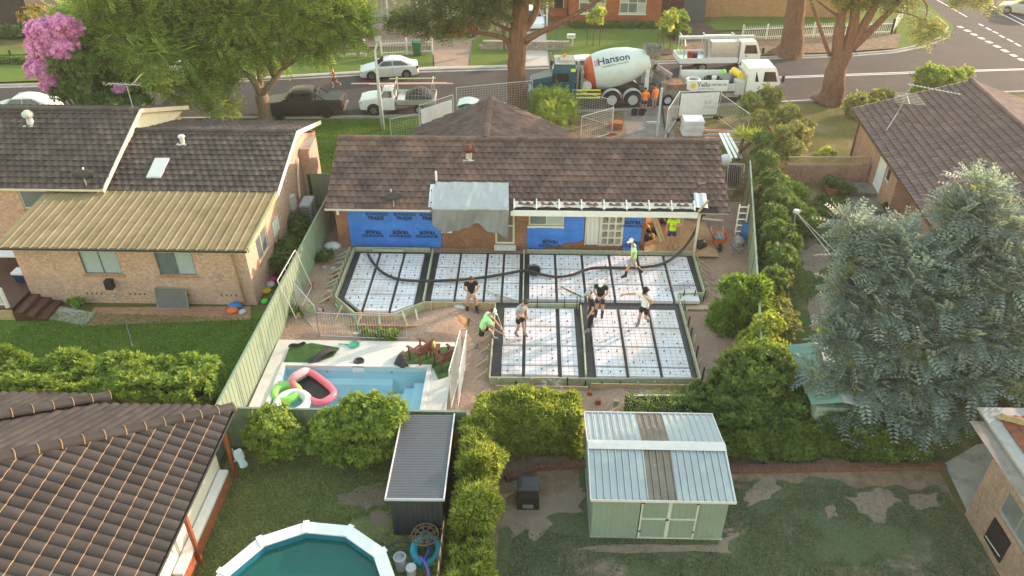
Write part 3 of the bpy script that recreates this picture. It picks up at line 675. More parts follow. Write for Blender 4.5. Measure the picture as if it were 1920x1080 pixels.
w = window(H, WA, WB_, *dr, m_cream, mat('timber_look_screen', (0.20,0.15,0.11), 0.7, 0.2, stretch=(1,1,14)), 1, 2, fr=0.09, name='screen_door')
part('door_step', MB().box((xs[929]-.06, 29.95, 0.12), (xs[965]+.06, 30.19, 0.30)), m_white, H)
# french doors: left leaf hidden by a white sheet, right leaf with lattice panes
FD = part('door_frame', MB().box((xs[1097]+.005, 30.15, 0.345), (xs[1097]+.06, 30.25, 2.295)).box((xs[1169]-.06, 30.15, 0.345), (xs[1169]-.005, 30.25, 2.295)).box((xs[1126]-.05, 30.15, 0.345), (xs[1126]+.05, 30.25, 2.295)).box((xs[1097]+.06, 30.16, 2.22), (xs[1126]-.05, 30.24, 2.295)).box((xs[1126]+.05, 30.16, 2.22), (xs[1169]-.06, 30.24, 2.295)), m_cream, H)
x0, x1 = xs[1126]+.05, xs[1169]-.06
mb = MB(); nx, nz = 3, 5
for i in range(nx+1): u = x0 + (x1-x0)*i/nx; mb.box((u-.035, 30.17, 0.36), (u+.035, 30.215, 2.2))
for j in range(nz+1):
    z = 0.36 + 1.86*j/nz
    for i in range(nx): mb.box((x0+(x1-x0)*i/nx+.035, 30.175, z-.035), (x0+(x1-x0)*(i+1)/nx-.035, 30.21, z+.035))
leaf = part('door', mb, m_cream, H)
part('handle', MB().box((x0+.02, 30.10, 1.25), (x0+.06, 30.17, 1.40)), m_steel, leaf)
for i in range(nx):
    for j in range(nz):
        a = x0 + (x1-x0)*i/nx+.035; b = x0+(x1-x0)*(i+1)/nx-.035; c = 0.36+1.86*j/nz+.035; e = 0.36+1.86*(j+1)/nz-.035
        part('pane', MB().box((a, 30.22, c), (b, 30.226, e)), m_glass_d if (i+j) % 2 else m_glass, leaf)
mb = MB()
for i in range(nx):
    for j in range(nz):
        a = x0 + (x1-x0)*i/nx+.035; b = x0+(x1-x0)*(i+1)/nx-.035; c = 0.36+1.86*j/nz+.035; e = 0.36+1.86*(j+1)/nz-.035
        for k in range(3):
            t0 = k/3; mb.beam((a+(b-a)*t0, 30.212, c), (b, 30.212, e-(e-c)*t0), 0.012, 0.008, (0,1,0)); mb.beam((a, 30.212, c+(e-c)*t0), (b-(b-a)*t0, 30.212, e), 0.012, 0.008, (0,1,0)) if k else None
            mb.beam((b-(b-a)*t0, 30.212, c), (a, 30.212, e-(e-c)*t0), 0.012, 0.008, (0,1,0))
part('lattice', mb, m_cream, leaf)
m_sheet = mat('white_dust_sheet', (0.70,0.68,0.65), 0.8, 0.06)
solo('dust_sheet', MB().grid(lambda u, v: (xs[1097]+.07+(xs[1126]-xs[1097]-.14)*u, 30.12+0.025*math.sin(u*19+2*v), 0.40+1.80*v), 24, 6), m_sheet, 'white dust sheet hanging over one half of the glazed double door', 'sheet', (xs[1110] if 1110 in xs else xs[1097], 30.12, 0.4), smooth=True)
# gutter and stripped eave
m_cg = mat('cream_gutter', (0.66,0.62,0.54), 0.5, 0.06)
gutter(H, (X0, EV+0.04, EZ+0.01), (pxw(812,385), EV+0.04, EZ+0.01), m_cg)
part('fascia', MB().box((X0, EV+0.045, EZ-0.11), (pxw(812,385), EV+0.075, EZ-0.005)), m_cream, H)
part('downpipe_bracket', MB().box((-8.45, EV+0.0, EZ-0.32), (-8.37, EV+0.10, EZ-0.10)), m_cream, H)
part('soffit', MB().box((X0+.02, EV+0.08, EZ-0.10), (X1-.05, 30.19, EZ-0.08)), m_fascia, H)
XF0, XF1 = pxw(958,390), pxw(1303,395)
part('fascia', MB().box((XF0, EV-0.02, EZ-0.25), (XF1, EV+0.02, EZ+0.02)), m_white, H)
n = 9
for i in range(n):
    x = XF0 + 0.15 + (XF1-XF0-0.3)*i/(n-1)
    part('rafter_tail', MB().beam((x, EV+0.02, EZ+0.10), (x, EV+0.50, EZ+0.31), 0.05, 0.09), m_white, H)
m_sark = mat('torn_sarking', (0.60,0.56,0.52), 0.6, 0.15, 2.5, patch=[((0.30,0.17,0.11), 2.5, 0.5, 0.62), ((0.40,0.52,0.60), 1.8, 0.6, 0.72)])
for i in range(n-1):
    x = XF0 + 0.15 + (XF1-XF0-0.3)*i/(n-1); dx = (XF1-XF0-0.3)/(n-1); dep = random.uniform(0.03, 0.09)
    part('sarking', MB().grid(lambda u, v: (x+.03+(dx-.06)*u, EV+0.07+0.36*v+0.12*math.sin(math.pi*u)*(1-v), EZ+0.12+0.13*v-dep*.3*math.sin(math.pi*u)*(1-v)+0.012*math.sin(17*u+9*v)), 10, 4), m_sark, H, smooth=True)
part('roof_flashing', MB().grid(lambda u, v: (7.25+0.55*u, EV+0.15+0.75*v, EZ+0.17+0.33*v+0.02*math.sin(11*u)), 6, 3), m_alu, H)
part('roof_flashing', MB().grid(lambda u, v: (pxw(806,380)+0.25*u, EV+0.03+1.2*v, EZ+0.10+0.525*v+0.02*math.sin(9*u+3*v)), 4, 5), m_alu, H)
part('vent_pipe', MB().cyl((pxw(814,345), EV+1.45, EZ+0.6), (pxw(814,345), EV+1.45, EZ+1.15), 0.045, n=8), m_pvc, H)
part('porch_post', MB().beam((7.55, 30.0, 0), (7.55, 30.0, 2.3), 0.10, 0.10), m_white, H)
part('porch_post', MB().beam((8.45, 36.4, 0), (8.45, 36.4, 2.3), 0.10, 0.10), m_white, H)
part('loose_tile', MB().beam((7.5, EV+1.35, EZ+0.72), (7.85, EV+1.42, EZ+0.75), 0.22, 0.04), m_roofR, H)
# sand floor under the porch roof
solo('sand_floor', MB().grid(lambda u, v: (5.32+3.3*u, 29.6+6.8*v, 0.17+0.04*math.sin(9*u+4*v)*math.sin(6*v)), 16, 20), mat('orange_sand', (0.52,0.31,0.16), 0.95, 0.15, 1.2, patch=[((0.38,0.22,0.12), 1.6, 0.5, 0.7)], bump=0.5, bscale=12), kind='structure', smooth=True)
# whirlybird vent and dish on the roof
def whirly(P, m, mb_, label):
    t = thing('roof_ventilator', label, 'ventilator', P)
    part('base', MB().cyl((P[0],P[1],P[2]-0.12), (P[0],P[1],P[2]+0.28), 0.17, 0.14, 14), mb_, t, smooth=0.6)
    part('flashing', MB().box((P[0]-.26,P[1]-.26,P[2]-.10), (P[0]+.26,P[1]+.24,P[2]-.02)), mb_, t)
    g = MB()
    for k in range(16):
        a0 = 2*math.pi*k/16; a1 = a0 + 0.34
        rr = [(0.14,0.28),(0.23,0.36),(0.25,0.45),(0.22,0.55),(0.12,0.62)]
        lo = [(P[0]+r*math.cos(a0), P[1]+r*math.sin(a0), P[2]+z) for r, z in rr]; hi = [(P[0]+(r-.025)*math.cos(a1), P[1]+(r-.025)*math.sin(a1), P[2]+z) for r, z in rr]
        g.add(lo+hi, [(i, i+1, 5+i+1, 5+i) for i in range(4)])
    g.ball((P[0],P[1],P[2]+0.60), (0.14,0.14,0.05)); part('turbine', g, m, t); return t
def on_roof(px, py, O, Nn):            # pixel ray onto a roof plane
    d = ray(px, py); o = V((0,0,CAM_H)); return o + d * ((V(O)-o).dot(V(Nn)) / d.dot(V(Nn)))
NM = V((1,0,0)).cross(sl)
p = on_roof(879, 296, (0,EV,EZ), NM); whirly(p, mat('rusty_turbine', (0.13,0.05,0.03), 0.5, 0.3, metal=0.4), m_alu, 'rust-brown spinning roof ventilator near the ridge of the brown-tiled house')
def dish(P, label, rx=0.42, mast=0.5, face=(-0.3,0.8,0.5)):
    t = thing('satellite_dish', label, 'dish', P); P = V(P); top = P + V((0,0,mast))
    part('mast', MB().tube([P, P + V((0,0,mast*0.6)), top], 0.025, 6), m_steel, t)
    f = V(face).normalized(); q = f.to_track_quat('Z','Y').to_matrix().to_4x4(); g = MB()
    pr = [(0.0,-0.10),(rx*0.4,-0.085),(rx*0.75,-0.045),(rx,0.0),(rx,0.012),(rx*0.75,-0.03),(rx*0.4,-0.07),(0.0,-0.085)]
    g.lathe(pr, (0,0,0), 18, Matrix.Scale(0.85, 4, (0,1,0))); g.xf(Matrix.Translation(top + V((0,0,0.05))) @ q)
    part('reflector', g, mat('dish_grey', (0.075,0.085,0.09), 0.6, 0.1) if 'dish_grey' not in MATS else MATS['dish_grey'], t, smooth=0.8)
    e = top + f*0.5 + V((0,0,-0.05)); part('feed_arm', MB().tube([top + V((0,0,-0.15)), top + f*0.25 + V((0,0,-0.2)), e], 0.014, 5), m_steel, t); part('feed_horn', MB().cyl(e, e - f*0.12, 0.04, 0.03, 8), m_lgrey, t)
    return t
dish(on_roof(739, 390, (0,EV,EZ), NM), 'dark satellite dish on the eave of the brown-tiled house')
# silver tarpaulin hung over the eave
def tarp_pt(u, v):
    xl, xr = pxw(812, 348) + 0.05, pxw(957, 350) - 0.1
    x = xl + (xr-xl)*u
    fold = 0.018*math.sin(u*19+1.5+2*v) + 0.03*math.sin(u*7+5*v) + 0.012*math.sin(u*33-6*v) + 0.01*math.sin(u*57+9*v)
    if v < 0.55:
        t = 1 - v/0.55; p = V((x, EV-0.05, EZ+0.10)) + sl*(1.42*t) + NM*(0.07+abs(fold)*0.9); return (p.x + (0.10*(1-t))*(u-.5), p.y, p.z)
    t = (v-0.55)/0.45; drop = 1.0 + 0.10*math.sin(u*7.3+0.6) - 0.35*max(0, 0.12-u)/0.12 - 0.22*math.exp(-((u-0.58)/0.06)**2) + 0.32*max(0,u-0.88)/0.12
    return (x + 0.12*(u-0.5) + 0.06*t*math.sin(u*11), EV-0.16-0.10*t + fold*2.0*(0.4+t) + 0.06*t*math.sin(u*11+2), EZ+0.12 - drop*t)
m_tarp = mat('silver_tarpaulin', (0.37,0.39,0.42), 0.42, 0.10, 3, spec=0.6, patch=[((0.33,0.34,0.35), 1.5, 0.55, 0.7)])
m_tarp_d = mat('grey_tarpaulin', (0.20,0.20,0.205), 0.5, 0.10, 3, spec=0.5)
mb = MB(); mb.grid(tarp_pt, 60, 40)
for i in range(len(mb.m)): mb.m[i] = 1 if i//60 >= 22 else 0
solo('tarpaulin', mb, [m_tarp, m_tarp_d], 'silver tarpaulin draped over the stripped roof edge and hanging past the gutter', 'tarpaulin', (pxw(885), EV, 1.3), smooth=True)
# blue house wrap with its print
m_wrap = mat('blue_wrap', (0.045,0.20,0.70), 0.45, 0.10, 1.5, patch=[((0.06,0.26,0.80), 2.2, 0.5, 0.7)], spec=0.5)
m_print = mat('black_print', (0.012,0.014,0.03), 0.6, 0.05)
def wrap(x0, x1, zb, zt, label, prints, lower=None):
    t = thing('blue_wrap', label, 'plastic wrap', ((x0+x1)/2, 30.14, zb)); Y = 30.15
    def f(u, v):
        x = x0 + (x1-x0)*u; lo = zb + (lower(u) if lower else 0) ; z = lo + (zt-lo)*v
        return (x, Y + 0.012*math.sin(x*3.1+z*2)+0.008*math.sin(z*11+x) - 0.03*(1-v)**6, z)
    part('film', MB().grid(f, int(14*(x1-x0))+4, 16), m_wrap, t, smooth=True)
    mb = MB()
    for x, z, s, flip in prints:
        k = -1 if flip else 1
        text_mb('TRADE', s, (x, Y-0.045, z-k*s*0.42), (k,0,0), (0,0,k), mb, thick=0.008, sx=1.0)
        text_mb('BUNNINGS', s*0.80, (x+k*.05, Y-0.045, z+k*s*0.42), (k,0,0), (0,0,k), mb, thick=0.002, sx=1.05)
        text_mb('HOUSE WRAP', s*0.22, (x+k*0.12, Y-0.045, z-k*s*1.0), (k,0,0), (0,0,k), mb)
    if mb.v: part('printing', mb, m_print, t, kind='stuff')
    return t
zz = lambda py: GY(740, py, 30.15).z
def px_x(px, py): return GY(px, py, 30.15).x
wrap(xs[655], px_x(826,430), 0.16, 2.36, 'wide sheet of blue building wrap left of the silver tarpaulin', [(px_x(705,403)-.02, zz(405), 0.235, 0), (px_x(757,403), zz(405), 0.235, 0), (px_x(806,403), zz(405), 0.235, 0), (px_x(701,440), zz(438), 0.235, 1), (px_x(752,440), zz(438), 0.235, 1), (px_x(802,440), zz(438), 0.235, 1)])
wrap(px_x(988,440), px_x(1095,430), 0.14, 1.24, 'torn blue building wrap hanging below the cream sliding window', [(px_x(1032,447), zz(452), 0.235, 1)], lower=lambda u: 0.62*max(0, u-0.28)**0.8 + 0.03*math.sin(u*20))
wrap(px_x(1058.5,410), px_x(1096,410), 1.20, 2.34, 'small blue wrap piece between the sliding window and the white sheet', [])
wrap(px_x(1170,430), px_x(1203,430), 0.14, 2.34, 'narrow strip of blue building wrap right of the glazed doors', [(px_x(1187,415), zz(414), 0.225, 1), (px_x(1187,452), zz(452), 0.225, 1)])
# ---------------------------------------------------------------- left neighbour
HL = thing('brick_house', 'tan brick house with dark tiled roofs and a mossy ribbed metal rear roof', 'house', (-11.2, 25.6, 0))
fw = -20.55
ua = lambda px, py: GY(px, py, 25.6)
w1 = (ua(161,515).x-fw, ua(195,514).z, ua(231,515).x-fw, 2.74); w2 = (ua(301,517).x-fw, ua(335,516).z, ua(370,517).x-fw, 2.74)
wall(HL, (fw,25.6), (-11.2,25.6), 0, 2.92, m_brickL, [w1, w2])
m_alu_d = mat('grey_window_frame', (0.16,0.17,0.17), 0.5, 0.1)
m_sillb = brick_mat('brick_sill', (0.44,0.22,0.12), (0.50,0.28,0.16), (0.3,0.2,0.14), 0.086, 0.24)
window(HL, (fw,25.6), (-11.2,25.6), *w1, m_alu_d, m_blind, 2, sill=m_sillb, fr=0.04); window(HL, (fw,25.6), (-11.2,25.6), *w2, m_alu_d, [m_glass, m_blind], 2, sill=m_sillb, fr=0.04)
sw = (ua(470,470).y-25.6, 0,0,0)
p0 = GX(478,455,-11.2); p1 = GX(503,418,-11.2); s0 = (1.2, 1.25, 2.6, 2.35)
wall(HL, (-11.2,25.6), (-11.2,37.4), 0, 2.78, m_brickL, [s0], top=[(11.4,2.80),(7.8,4.25),(4.0,3.16)])
window(HL, (-11.2,25.6), (-11.2,37.4), *s0, m_cream, m_glass, 2, sill=m_sillb)
wall(HL, (-11.2,37.4), (-19,37.4), 0, 2.78, m_brickL); wall(HL, (fw,30), (fw,25.6), 0, 2.78, m_brickL)
wall(HL, (-30,29.6), (-18.6,29.6), 0, 3.3, m_brickL, [(7.6,2.2,9.3,3.1)]); wall(HL, (-18.6,29.6), (-18.6,38.4), 0, 3.3, m_brickL)
window(HL, (-30,29.6), (-18.6,29.6), 7.6, 2.2, 9.3, 3.1, m_white, m_glass, 1, sill=m_sillb)
wall(HL, (-18.6,38.4), (-30,38.4), 0, 3.3, m_brickL)
part('gable_board', MB().prism([(-18.5,29.4,3.3), (-18.5,38.5,3.3), (-18.5,34.0,5.0)], (0.06,0,0)), m_cream, HL)
# upper roof
o = V((-34, 29.15, 3.42)); v_ = V((0, 34-29.15, 5.12-3.42)); L_ = v_.length
tile_roof(HL, o, (1,0,0), v_, [(0,0),(15.75,0),(15.65,L_),(0,L_)], 0.33, 0.345, m_roofL, 0.034, True, 'roll', 0.05)
tile_roof(HL, (-18.35,38.85,3.42), (-1,0,0), (0,-4.85,1.7), [(0,0),(15.65,0),(15.65,L_),(0,L_)], 0.33, 0.345, m_roofL, 0.03, True, nmax=0)
ridge_caps(HL, (-34,34,5.16), (-18.35,34,5.16), m_roofL, 0.15)
NU = V((1,0,0)).cross(v_.normalized())
part('barge_board', MB().beam((-18.28,29.10,3.36), (-18.28,34,5.08), 0.05, 0.20), m_fascia, HL); part('barge_board', MB().beam((-18.28,34,5.08), (-18.28,38.9,3.36), 0.05, 0.20), m_fascia, HL)
gutter(HL, (-34,29.2,3.44), (-18.3,29.2,3.44), m_cream)
# middle roof and metal roof
o2 = V((-19.0, 29.45, 3.24)); v2 = V((0, 33.4-29.45, 4.36-3.24)); L2 = v2.length
tile_roof(HL, o2, (1,0,0), v2, [(0,0),(8.1,0),(8.1,L2),(0,L2)], 0.33, 0.345, m_roofL, 0.034, True, 'roll', 0.05)
tile_roof(HL, (-10.9,37.35,3.24), (-1,0,0), (0,-3.95,1.12), [(0,0),(8.1,0),(8.1,L2),(0,L2)], 0.33, 0.345, m_roofL, 0.03, True, nmax=0)
ridge_caps(HL, (-19,33.4,4.40), (-10.9,33.4,4.40), m_roofL, 0.15)
for a_, b_ in (((-10.86,29.4,3.14),(-10.86,33.4,4.30)), ((-10.86,33.4,4.30),(-10.86,37.5,3.16)), ((-10.88,25.2,2.88),(-10.88,29.4,3.14))):
    part('barge_board', MB().beam(a_, b_, 0.04, 0.20), m_white if a_[1] > 29 else mat('mossy_barge', (0.30,0.36,0.20), 0.7, 0.2), HL)
m_moss = mat('mossy_metal_roof', (0.25,0.19,0.105), 0.7, 0.14, 1.2, patch=[((0.17,0.135,0.06), 0.8, 0.5, 0.75), ((0.30,0.235,0.135), 0.5, 0.5, 0.7), ((0.10,0.085,0.05), 2.2, 0.64, 0.78)], spec=0.25)
o3 = V((-20.9, 25.05, 2.95)); v3 = V((0, 29.5-25.05, 3.26-2.95))
rib_sheet(HL, 'roof_sheet', o3, (1,0,0), v3, 10.0, v3.length, m_moss, 0.385, 0.028, 'trap', n=13)
gutter(HL, (-20.9,25.12,2.97), (-10.9,25.12,2.97), m_gut); part('fascia', MB().box((-20.9,25.125,2.80), (-10.92,25.15,2.87)), m_cream, HL)
part('soffit', MB().box((-20.5,25.16,2.86), (-10.95,25.59,2.88)), m_cream, HL)
part('downpipe', MB().tube([(-11.75,25.2,2.80),(-11.7,25.5,2.60),(-11.65,25.52,0.15)], 0.045, 8), mat('tan_downpipe', (0.36,0.22,0.10), 0.6, 0.12), HL)
m_vent = mat('weep_holes', (0.08,0.05,0.04), 0.9, 0.1); mb = MB()
for xg in (-18.2,-16.4,-14.6,-12.6):
    for k in range(4): mb.box((xg+k*0.2, 25.593, 0.42), (xg+k*0.2+0.05, 25.598, 0.52))
part('weep_holes', mb, m_vent, HL)
# skylight, small vent, whirlybird, dishes, tv antenna
N2 = V((1,0,0)).cross(v2.normalized())
ps = [on_roof(x, y, o2, N2) + N2*0.10 for x, y in ((275,336),(302,336),(319,299),(292,299))]
SK = part('skylight', MB().prism(ps, -N2*0.10), m_lgrey, HL, fix=True)
part('pane', MB().prism([ps[i].lerp(sum(ps, V((0,0,0)))/4, 0.06)+N2*0.006 for i in range(4)], N2*0.006), mat('frosted_pane', (0.55,0.57,0.58), 0.3, 0.06), SK)
p = on_roof(343, 268, o2, N2); vp = part('roof_vent', MB().cyl(p, p+V((0,0,0.30)), 0.11, n=12).cyl(p+V((0,0,0.30)), p+V((0,0,0.38)), 0.17, 0.13, 12).box((p.x-.22,p.y-.22,p.z-.06),(p.x+.22,p.y+.18,p.z+.03)), m_lgrey, HL)
p = on_roof(58, 232, o, NU); whirly(p, mat('pale_turbine', (0.50,0.56,0.50), 0.4, 0.1), m_lgrey, 'pale green roof ventilator on the highest roof at the left edge')
dish(on_roof(163, 350, o, NU), 'dark satellite dish at the corner of the upper left roof')
t = thing('tv_antenna', 'rusty television antenna standing on the end of the upper left ridge', 'antenna', (-18.6,34,5.1)); pb = V((-18.6,34,5.1))
part('mast', MB().tube([pb, pb+V((0,0,1.3))], 0.02, 6), m_steel, t); tb = pb+V((0,0,1.2))
part('boom', MB().tube([tb+V((-0.9,0.1,0.05)), tb+V((0.7,-0.1,0.05))], 0.015, 5), m_steel, t)
mb = MB()
for k in range(9): q = tb+V((-0.85+0.18*k,0,0.06)); mb.tube([q+V((0,-.22,0)), q+V((0,.22,0))], 0.008, 4)
part('elements', mb, m_steel, t); part('reflector', MB().grid(lambda u, v: tb+V((0.35+0.5*v,-.25+.5*u,0.1+0.45*v)), 3, 6), m_lgrey, t)
# chimney-like box, air conditioner, meter box on the gable wall
cx = -11.2
q = GX(578, 305, cx+0.5)
CH = part('chimney', MB().box((-11.19, 34.3, 0), (-10.75, 35.6, 3.0)), m_brickL, HL); part('cap', MB().box((-11.18,34.25,3.003), (-10.68,35.65,3.12)), m_conc, CH)
t = thing('air_conditioner', 'grey outdoor air conditioner unit beside the tan gable wall', 'air conditioner', (-10.65,32.6,0.15))
part('casing', MB().box((-10.95,32.15,0.2), (-10.45,33.15,1.15)), m_lgrey, t); g = MB()
for k in range(9): g.box((-10.94, 32.13, 0.28+k*0.09), (-10.47, 32.148, 0.31+k*0.09))
part('grille', g, m_dark, t); part('fan_guard', MB().lathe([(0.36,0),(0.36,0.02),(0.28,0.03),(0.06,0.03),(0.0,0.02)], (-10.449,32.65,0.68), 18, Matrix.Rotation(math.pi/2,4,'Y')), m_grey, t); part('foot', MB().box((-10.9,32.25,0), (-10.5,32.35,0.2)).box((-10.9,32.95,0), (-10.5,33.05,0.2)), m_conc_d, t)
part('meter_box', MB().box((-11.19,31.6,1.2), (-10.98,32.0,1.85)), m_lgrey, HL); part('pipe_duct', MB().tube([(-11.1,33.6,2.9),(-11.1,33.2,2.2),(-11.1,32.9,1.2)], 0.06, 6), m_cream, HL)
mb = MB()
for k in range(3): mb.box((-11.192,28.9+0.3*k,1.3), (-11.16,29.12+0.3*k,1.95))
part('wall_vent', mb, m_white, HL)
# rear deck with steps
D = thing('timber_deck', 'dark timber deck with white balustrade against the tan brick house', 'deck', (-21,25,0))
part('floor', MB().box((-26,24.35,0.50), (-20.57,29.5,0.58)), mat('deck_boards', (0.105,0.045,0.030), 0.5, 0.25, 2, stretch=(1,12,1)), D)
part('skirt', MB().box((-26,24.30,0.02), (-20.6,24.345,0.49)), m_timber, D)
mb = MB()
for i in range(3): mb.box((-20.56+0.42*i, 24.25, 0.02), (-20.56+0.42*(i+1)-0.004, 25.55, 0.44-0.145*i))
part('steps', mb, MATS['deck_boards'], D)
mb = MB(); mb.beam((-26,24.4,1.45), (-20.75,24.4,1.45), 0.10, 0.05).beam((-26,24.4,0.72), (-20.75,24.4,0.72), 0.06, 0.05).box((-20.82,24.33,0.58),(-20.70,24.45,1.5))
part('handrail', mb, m_white, D); mb = MB()
for k in range(36): mb.box((-25.9+0.145*k, 24.38, 0.75), (-25.9+0.145*k+0.05, 24.42, 1.42))
part('balusters', mb, m_white, D, kind='stuff')
t = thing('table', 'pale rectangular table standing on the dark timber deck', 'table', (-21.9,27.6,0.58))
part('top', MB().box((-22.9,27.0,1.28), (-21.3,28.1,1.33)), m_white, t)
for x in (-22.8,-21.4):
    for y in (27.1,28.0): part('leg', MB().beam((x,y,0.58), (x,y,1.28), 0.05, 0.05), m_dark, t)
t = thing('cooler_box', 'dark blue cooler box with white lid on the timber deck', 'cooler', (-21.15,26.3,0.58))
part('body', MB().loft([[(-21.15+sx*(0.22+k*.05), 26.3+sy*(0.17+k*.04), 0.60+k*0.4) for sx, sy in ((-1,-1),(1,-1),(1,1),(-1,1))] for k in (0,1)]), mat('navy_plastic', (0.012,0.03,0.13), 0.4, 0.1), t)
part('lid', MB().box((-21.44,26.07,1.003), (-20.86,26.53,1.10)), m_pvc, t); part('handle', MB().tube([(-20.84,26.15,0.9),(-20.80,26.2,0.82),(-20.80,26.4,0.82),(-20.84,26.45,0.9)], 0.015, 5), m_pvc, t)
t = thing('folding_chair', 'black folding chair beside the white table on the deck', 'chair', (-20.95,27.6,0.58))
part('seat', MB().box((-21.2,27.4,0.98), (-20.8,27.8,1.01)), m_black, t); part('backrest', MB().beam((-20.82,27.6,1.05), (-20.72,27.6,1.45), 0.40, 0.03, (1,0,0)), m_black, t)
for x, y in ((-21.18,27.42),(-21.18,27.78),(-20.82,27.42),(-20.82,27.78)): part('leg', MB().beam((x,y,0.58), (x,y,0.98), 0.025, 0.025), m_black, t)

# ---------------------------------------------------------------- bottom left house
HB = thing('tiled_house', 'house with charcoal wave-profile roof tiles and ochre mortar joints, nearest at lower left', 'house', (-9.4,16.0,0))
tp = math.tan(math.radians(26.5)); EX, EY, ez = -8.87, 16.94, 2.40
vv = V((-1,0,tp)).normalized(); k = 1/math.cos(math.radians(26.5))
# right slope: u runs along -Y... eave X=EX ; viewed from outside the eave direction that keeps N up is -Y -> (0,1,0)
tile_roof(HB, (EX,EY-14,ez), (0,1,0), vv, [(0,0),(14,0),(14-7,7*k),(0,7*k)], 0.315, 0.42, m_roofB, 0.075, False, 'scallop', 0.03, nmax=300)
vb = V((0,-1,tp)).normalized()
tile_roof(HB, (EX,EY,ez), (-1,0,0), vb, [(0,0),(14,0),(14,7*k),(7,7*k)], 0.315, 0.42, m_roofB, 0.075, False, 'scallop', 0.03, nmax=300)
ridge_caps(HB, (EX,EY,ez+0.05), (EX-7,EY-7,ez+7*tp+0.05), m_roofB, 0.17, 0.50, mm=m_mortar)
oX = -12.87; oY = 17.37
tile_roof(HB, (oX,oY,ez), (-1,0,0), vb, [(0,0),(12,0),(12,7*k),(7,7*k)], 0.315, 0.42, m_roofB, 0.075, False, 'scallop', 0.03, nmax=100)
ridge_caps(HB, (oX,oY,ez+0.05), (oX-7,oY-7,ez+7*tp+0.05), m_roofB, 0.17, 0.50, mm=m_mortar)
part('roof_edge', MB().prism([(oX+0.03,oY,ez-0.21),(oX+0.03,oY,ez),(oX-7+.03,oY-7,ez+7*tp),(oX-7+.03,oY-7,ez+7*tp-0.21)], (-0.04,0,0)), m_roofB, HB, fix=True)
m_mline = mat('tile_bedding', (0.36,0.24,0.13), 0.95, 0.25, 8)
mb = MB()
for r in range(1, 17):          # sandy dust collected along each course
    v = r*0.42
    if v*math.cos(math.radians(26.5)) > 7: break
    y1 = EY - v*math.cos(math.radians(26.5)) - 0.12; n = 200
    pts = [V((EX,y,ez)) + vv*(v-0.022) + vv.cross(V((0,-1,0)))*(-1)*0 + V((vv.z,0,-vv.x))*(0.012 + 0.075*abs(math.sin(math.pi*((y-(EY-14))/0.315)))**0.8*0.97) for y in [EY-13.9+(y1-EY+13.9)*i/n for i in range(n+1)]]
    mb.tube(pts, 0.011, 3)
part('course_bedding', mb, m_mline, HB)
gutter(HB, (EX-0.02,EY-14,ez+0.0), (EX-0.02,EY+0.02,ez+0.0), m_gut); part('fascia', MB().box((EX-0.06,EY-14,ez-0.22), (EX-0.025,EY,ez-0.01)), m_cream, HB)
gutter(HB, (EX,EY-0.02,ez), (oX,EY-0.02,ez), m_gut); gutter(HB, (oX,oY-0.02,ez), (oX-12,oY-0.02,ez), m_gut)
wall(HB, (-9.42,2.8), (-9.42,16.2), 0.55, 2.35, m_cream, [(2,1.0,4,2.0),(8.6,1.0,10.0,2.0)]); wall(HB, (-9.40,2.8), (-9.40,16.2), 0.0, 0.54, m_brickB)
window(HB, (-9.42,2.8), (-9.42,16.2), 2,1.0,4,2.0, m_white, m_glass, 2); window(HB, (-9.42,2.8), (-9.42,16.2), 8.6,1.0,10.0,2.0, m_white, m_glass, 2)
wall(HB, (-9.42,16.2), (-21,16.2), 0, 2.35, m_cream)
part('ledge', MB().box((-9.38,12.4,0.56), (-9.10,16.05,0.66)), m_white, HB); part('brick_edge', MB().box((-9.39,12.2,0.0), (-9.12,16.1,0.555)), m_brickF, HB)
for y in (13.25, 16.35): part('post', MB().beam((-9.06,y,0), (-9.06,y,2.2), 0.10, 0.10), m_tred, HB)
t = solo('towel', MB().grid(lambda u, v: (-8.98+0.34*u+0.04*math.sin(9*v), 16.25+0.10*math.sin(7*u+3*v)+0.1*v, 0.75+0.55*v-0.25*u*u), 8, 8), mat('pale_blue_towel', (0.50,0.62,0.68), 0.9, 0.08), 'pale blue towel hanging from the red post at the corner of the charcoal roof', 'towel', (-8.9,16.3,0.8), smooth=True)

# ---------------------------------------------------------------- bottom right house
HR = thing('brick_house', 'brown brick house corner with grey gutter and black wall hatch at lower right', 'house', (13.2,15,0))
wall(HR, (13.15,15.45), (13.15,4), 0, 2.40, m_brickB, [(0.95,1.35,2.6,2.2)]); wall(HR, (24,15.45), (13.15,15.45), 0, 2.40, m_brickB)
window(HR, (13.15,15.45), (13.15,4), 0.95,1.35,2.6,2.2, m_alu, m_glass, 2, sill=m_brickB)
part('hatch', MB().box((13.10,13.55,0.30), (13.148,14.40,1.15)), m_black, HR); part('hatch_rail', MB().beam((13.09,13.6,0.50), (13.09,14.35,0.42), 0.02, 0.02), m_lgrey, HR)
part('wide_gutter', MB().box((13.62,4,2.42), (14.05,17.42,2.50)).box((14.052,17.0,2.42), (24,17.42,2.50)), mat('grey_gutter', (0.34,0.33,0.32), 0.5, 0.15, patch=[((0.22,0.2,0.18), 2, 0.55, 0.75)]), HR)
part('soffit', MB().box((13.16,4,2.402), (13.9,16.9,2.417)), m_conc_d, HR)
m_rt = mat('red_roof_tile', (0.22,0.075,0.045), 0.85, 0.25, 1.5, patch=[((0.10,0.06,0.04), 1.5, 0.5, 0.7)], island=0.2, objvar=0.2)
tr = math.tan(math.radians(22)); kr = 1/math.cos(math.radians(22))
tile_roof(HR, (14.05,17.0,2.50), (0,-1,0), (1,0,tr), [(0,0),(13,0),(13,5*kr),(5,5*kr)], 0.30, 0.32, m_rt, 0.03, False, 'roll', nmax=60)
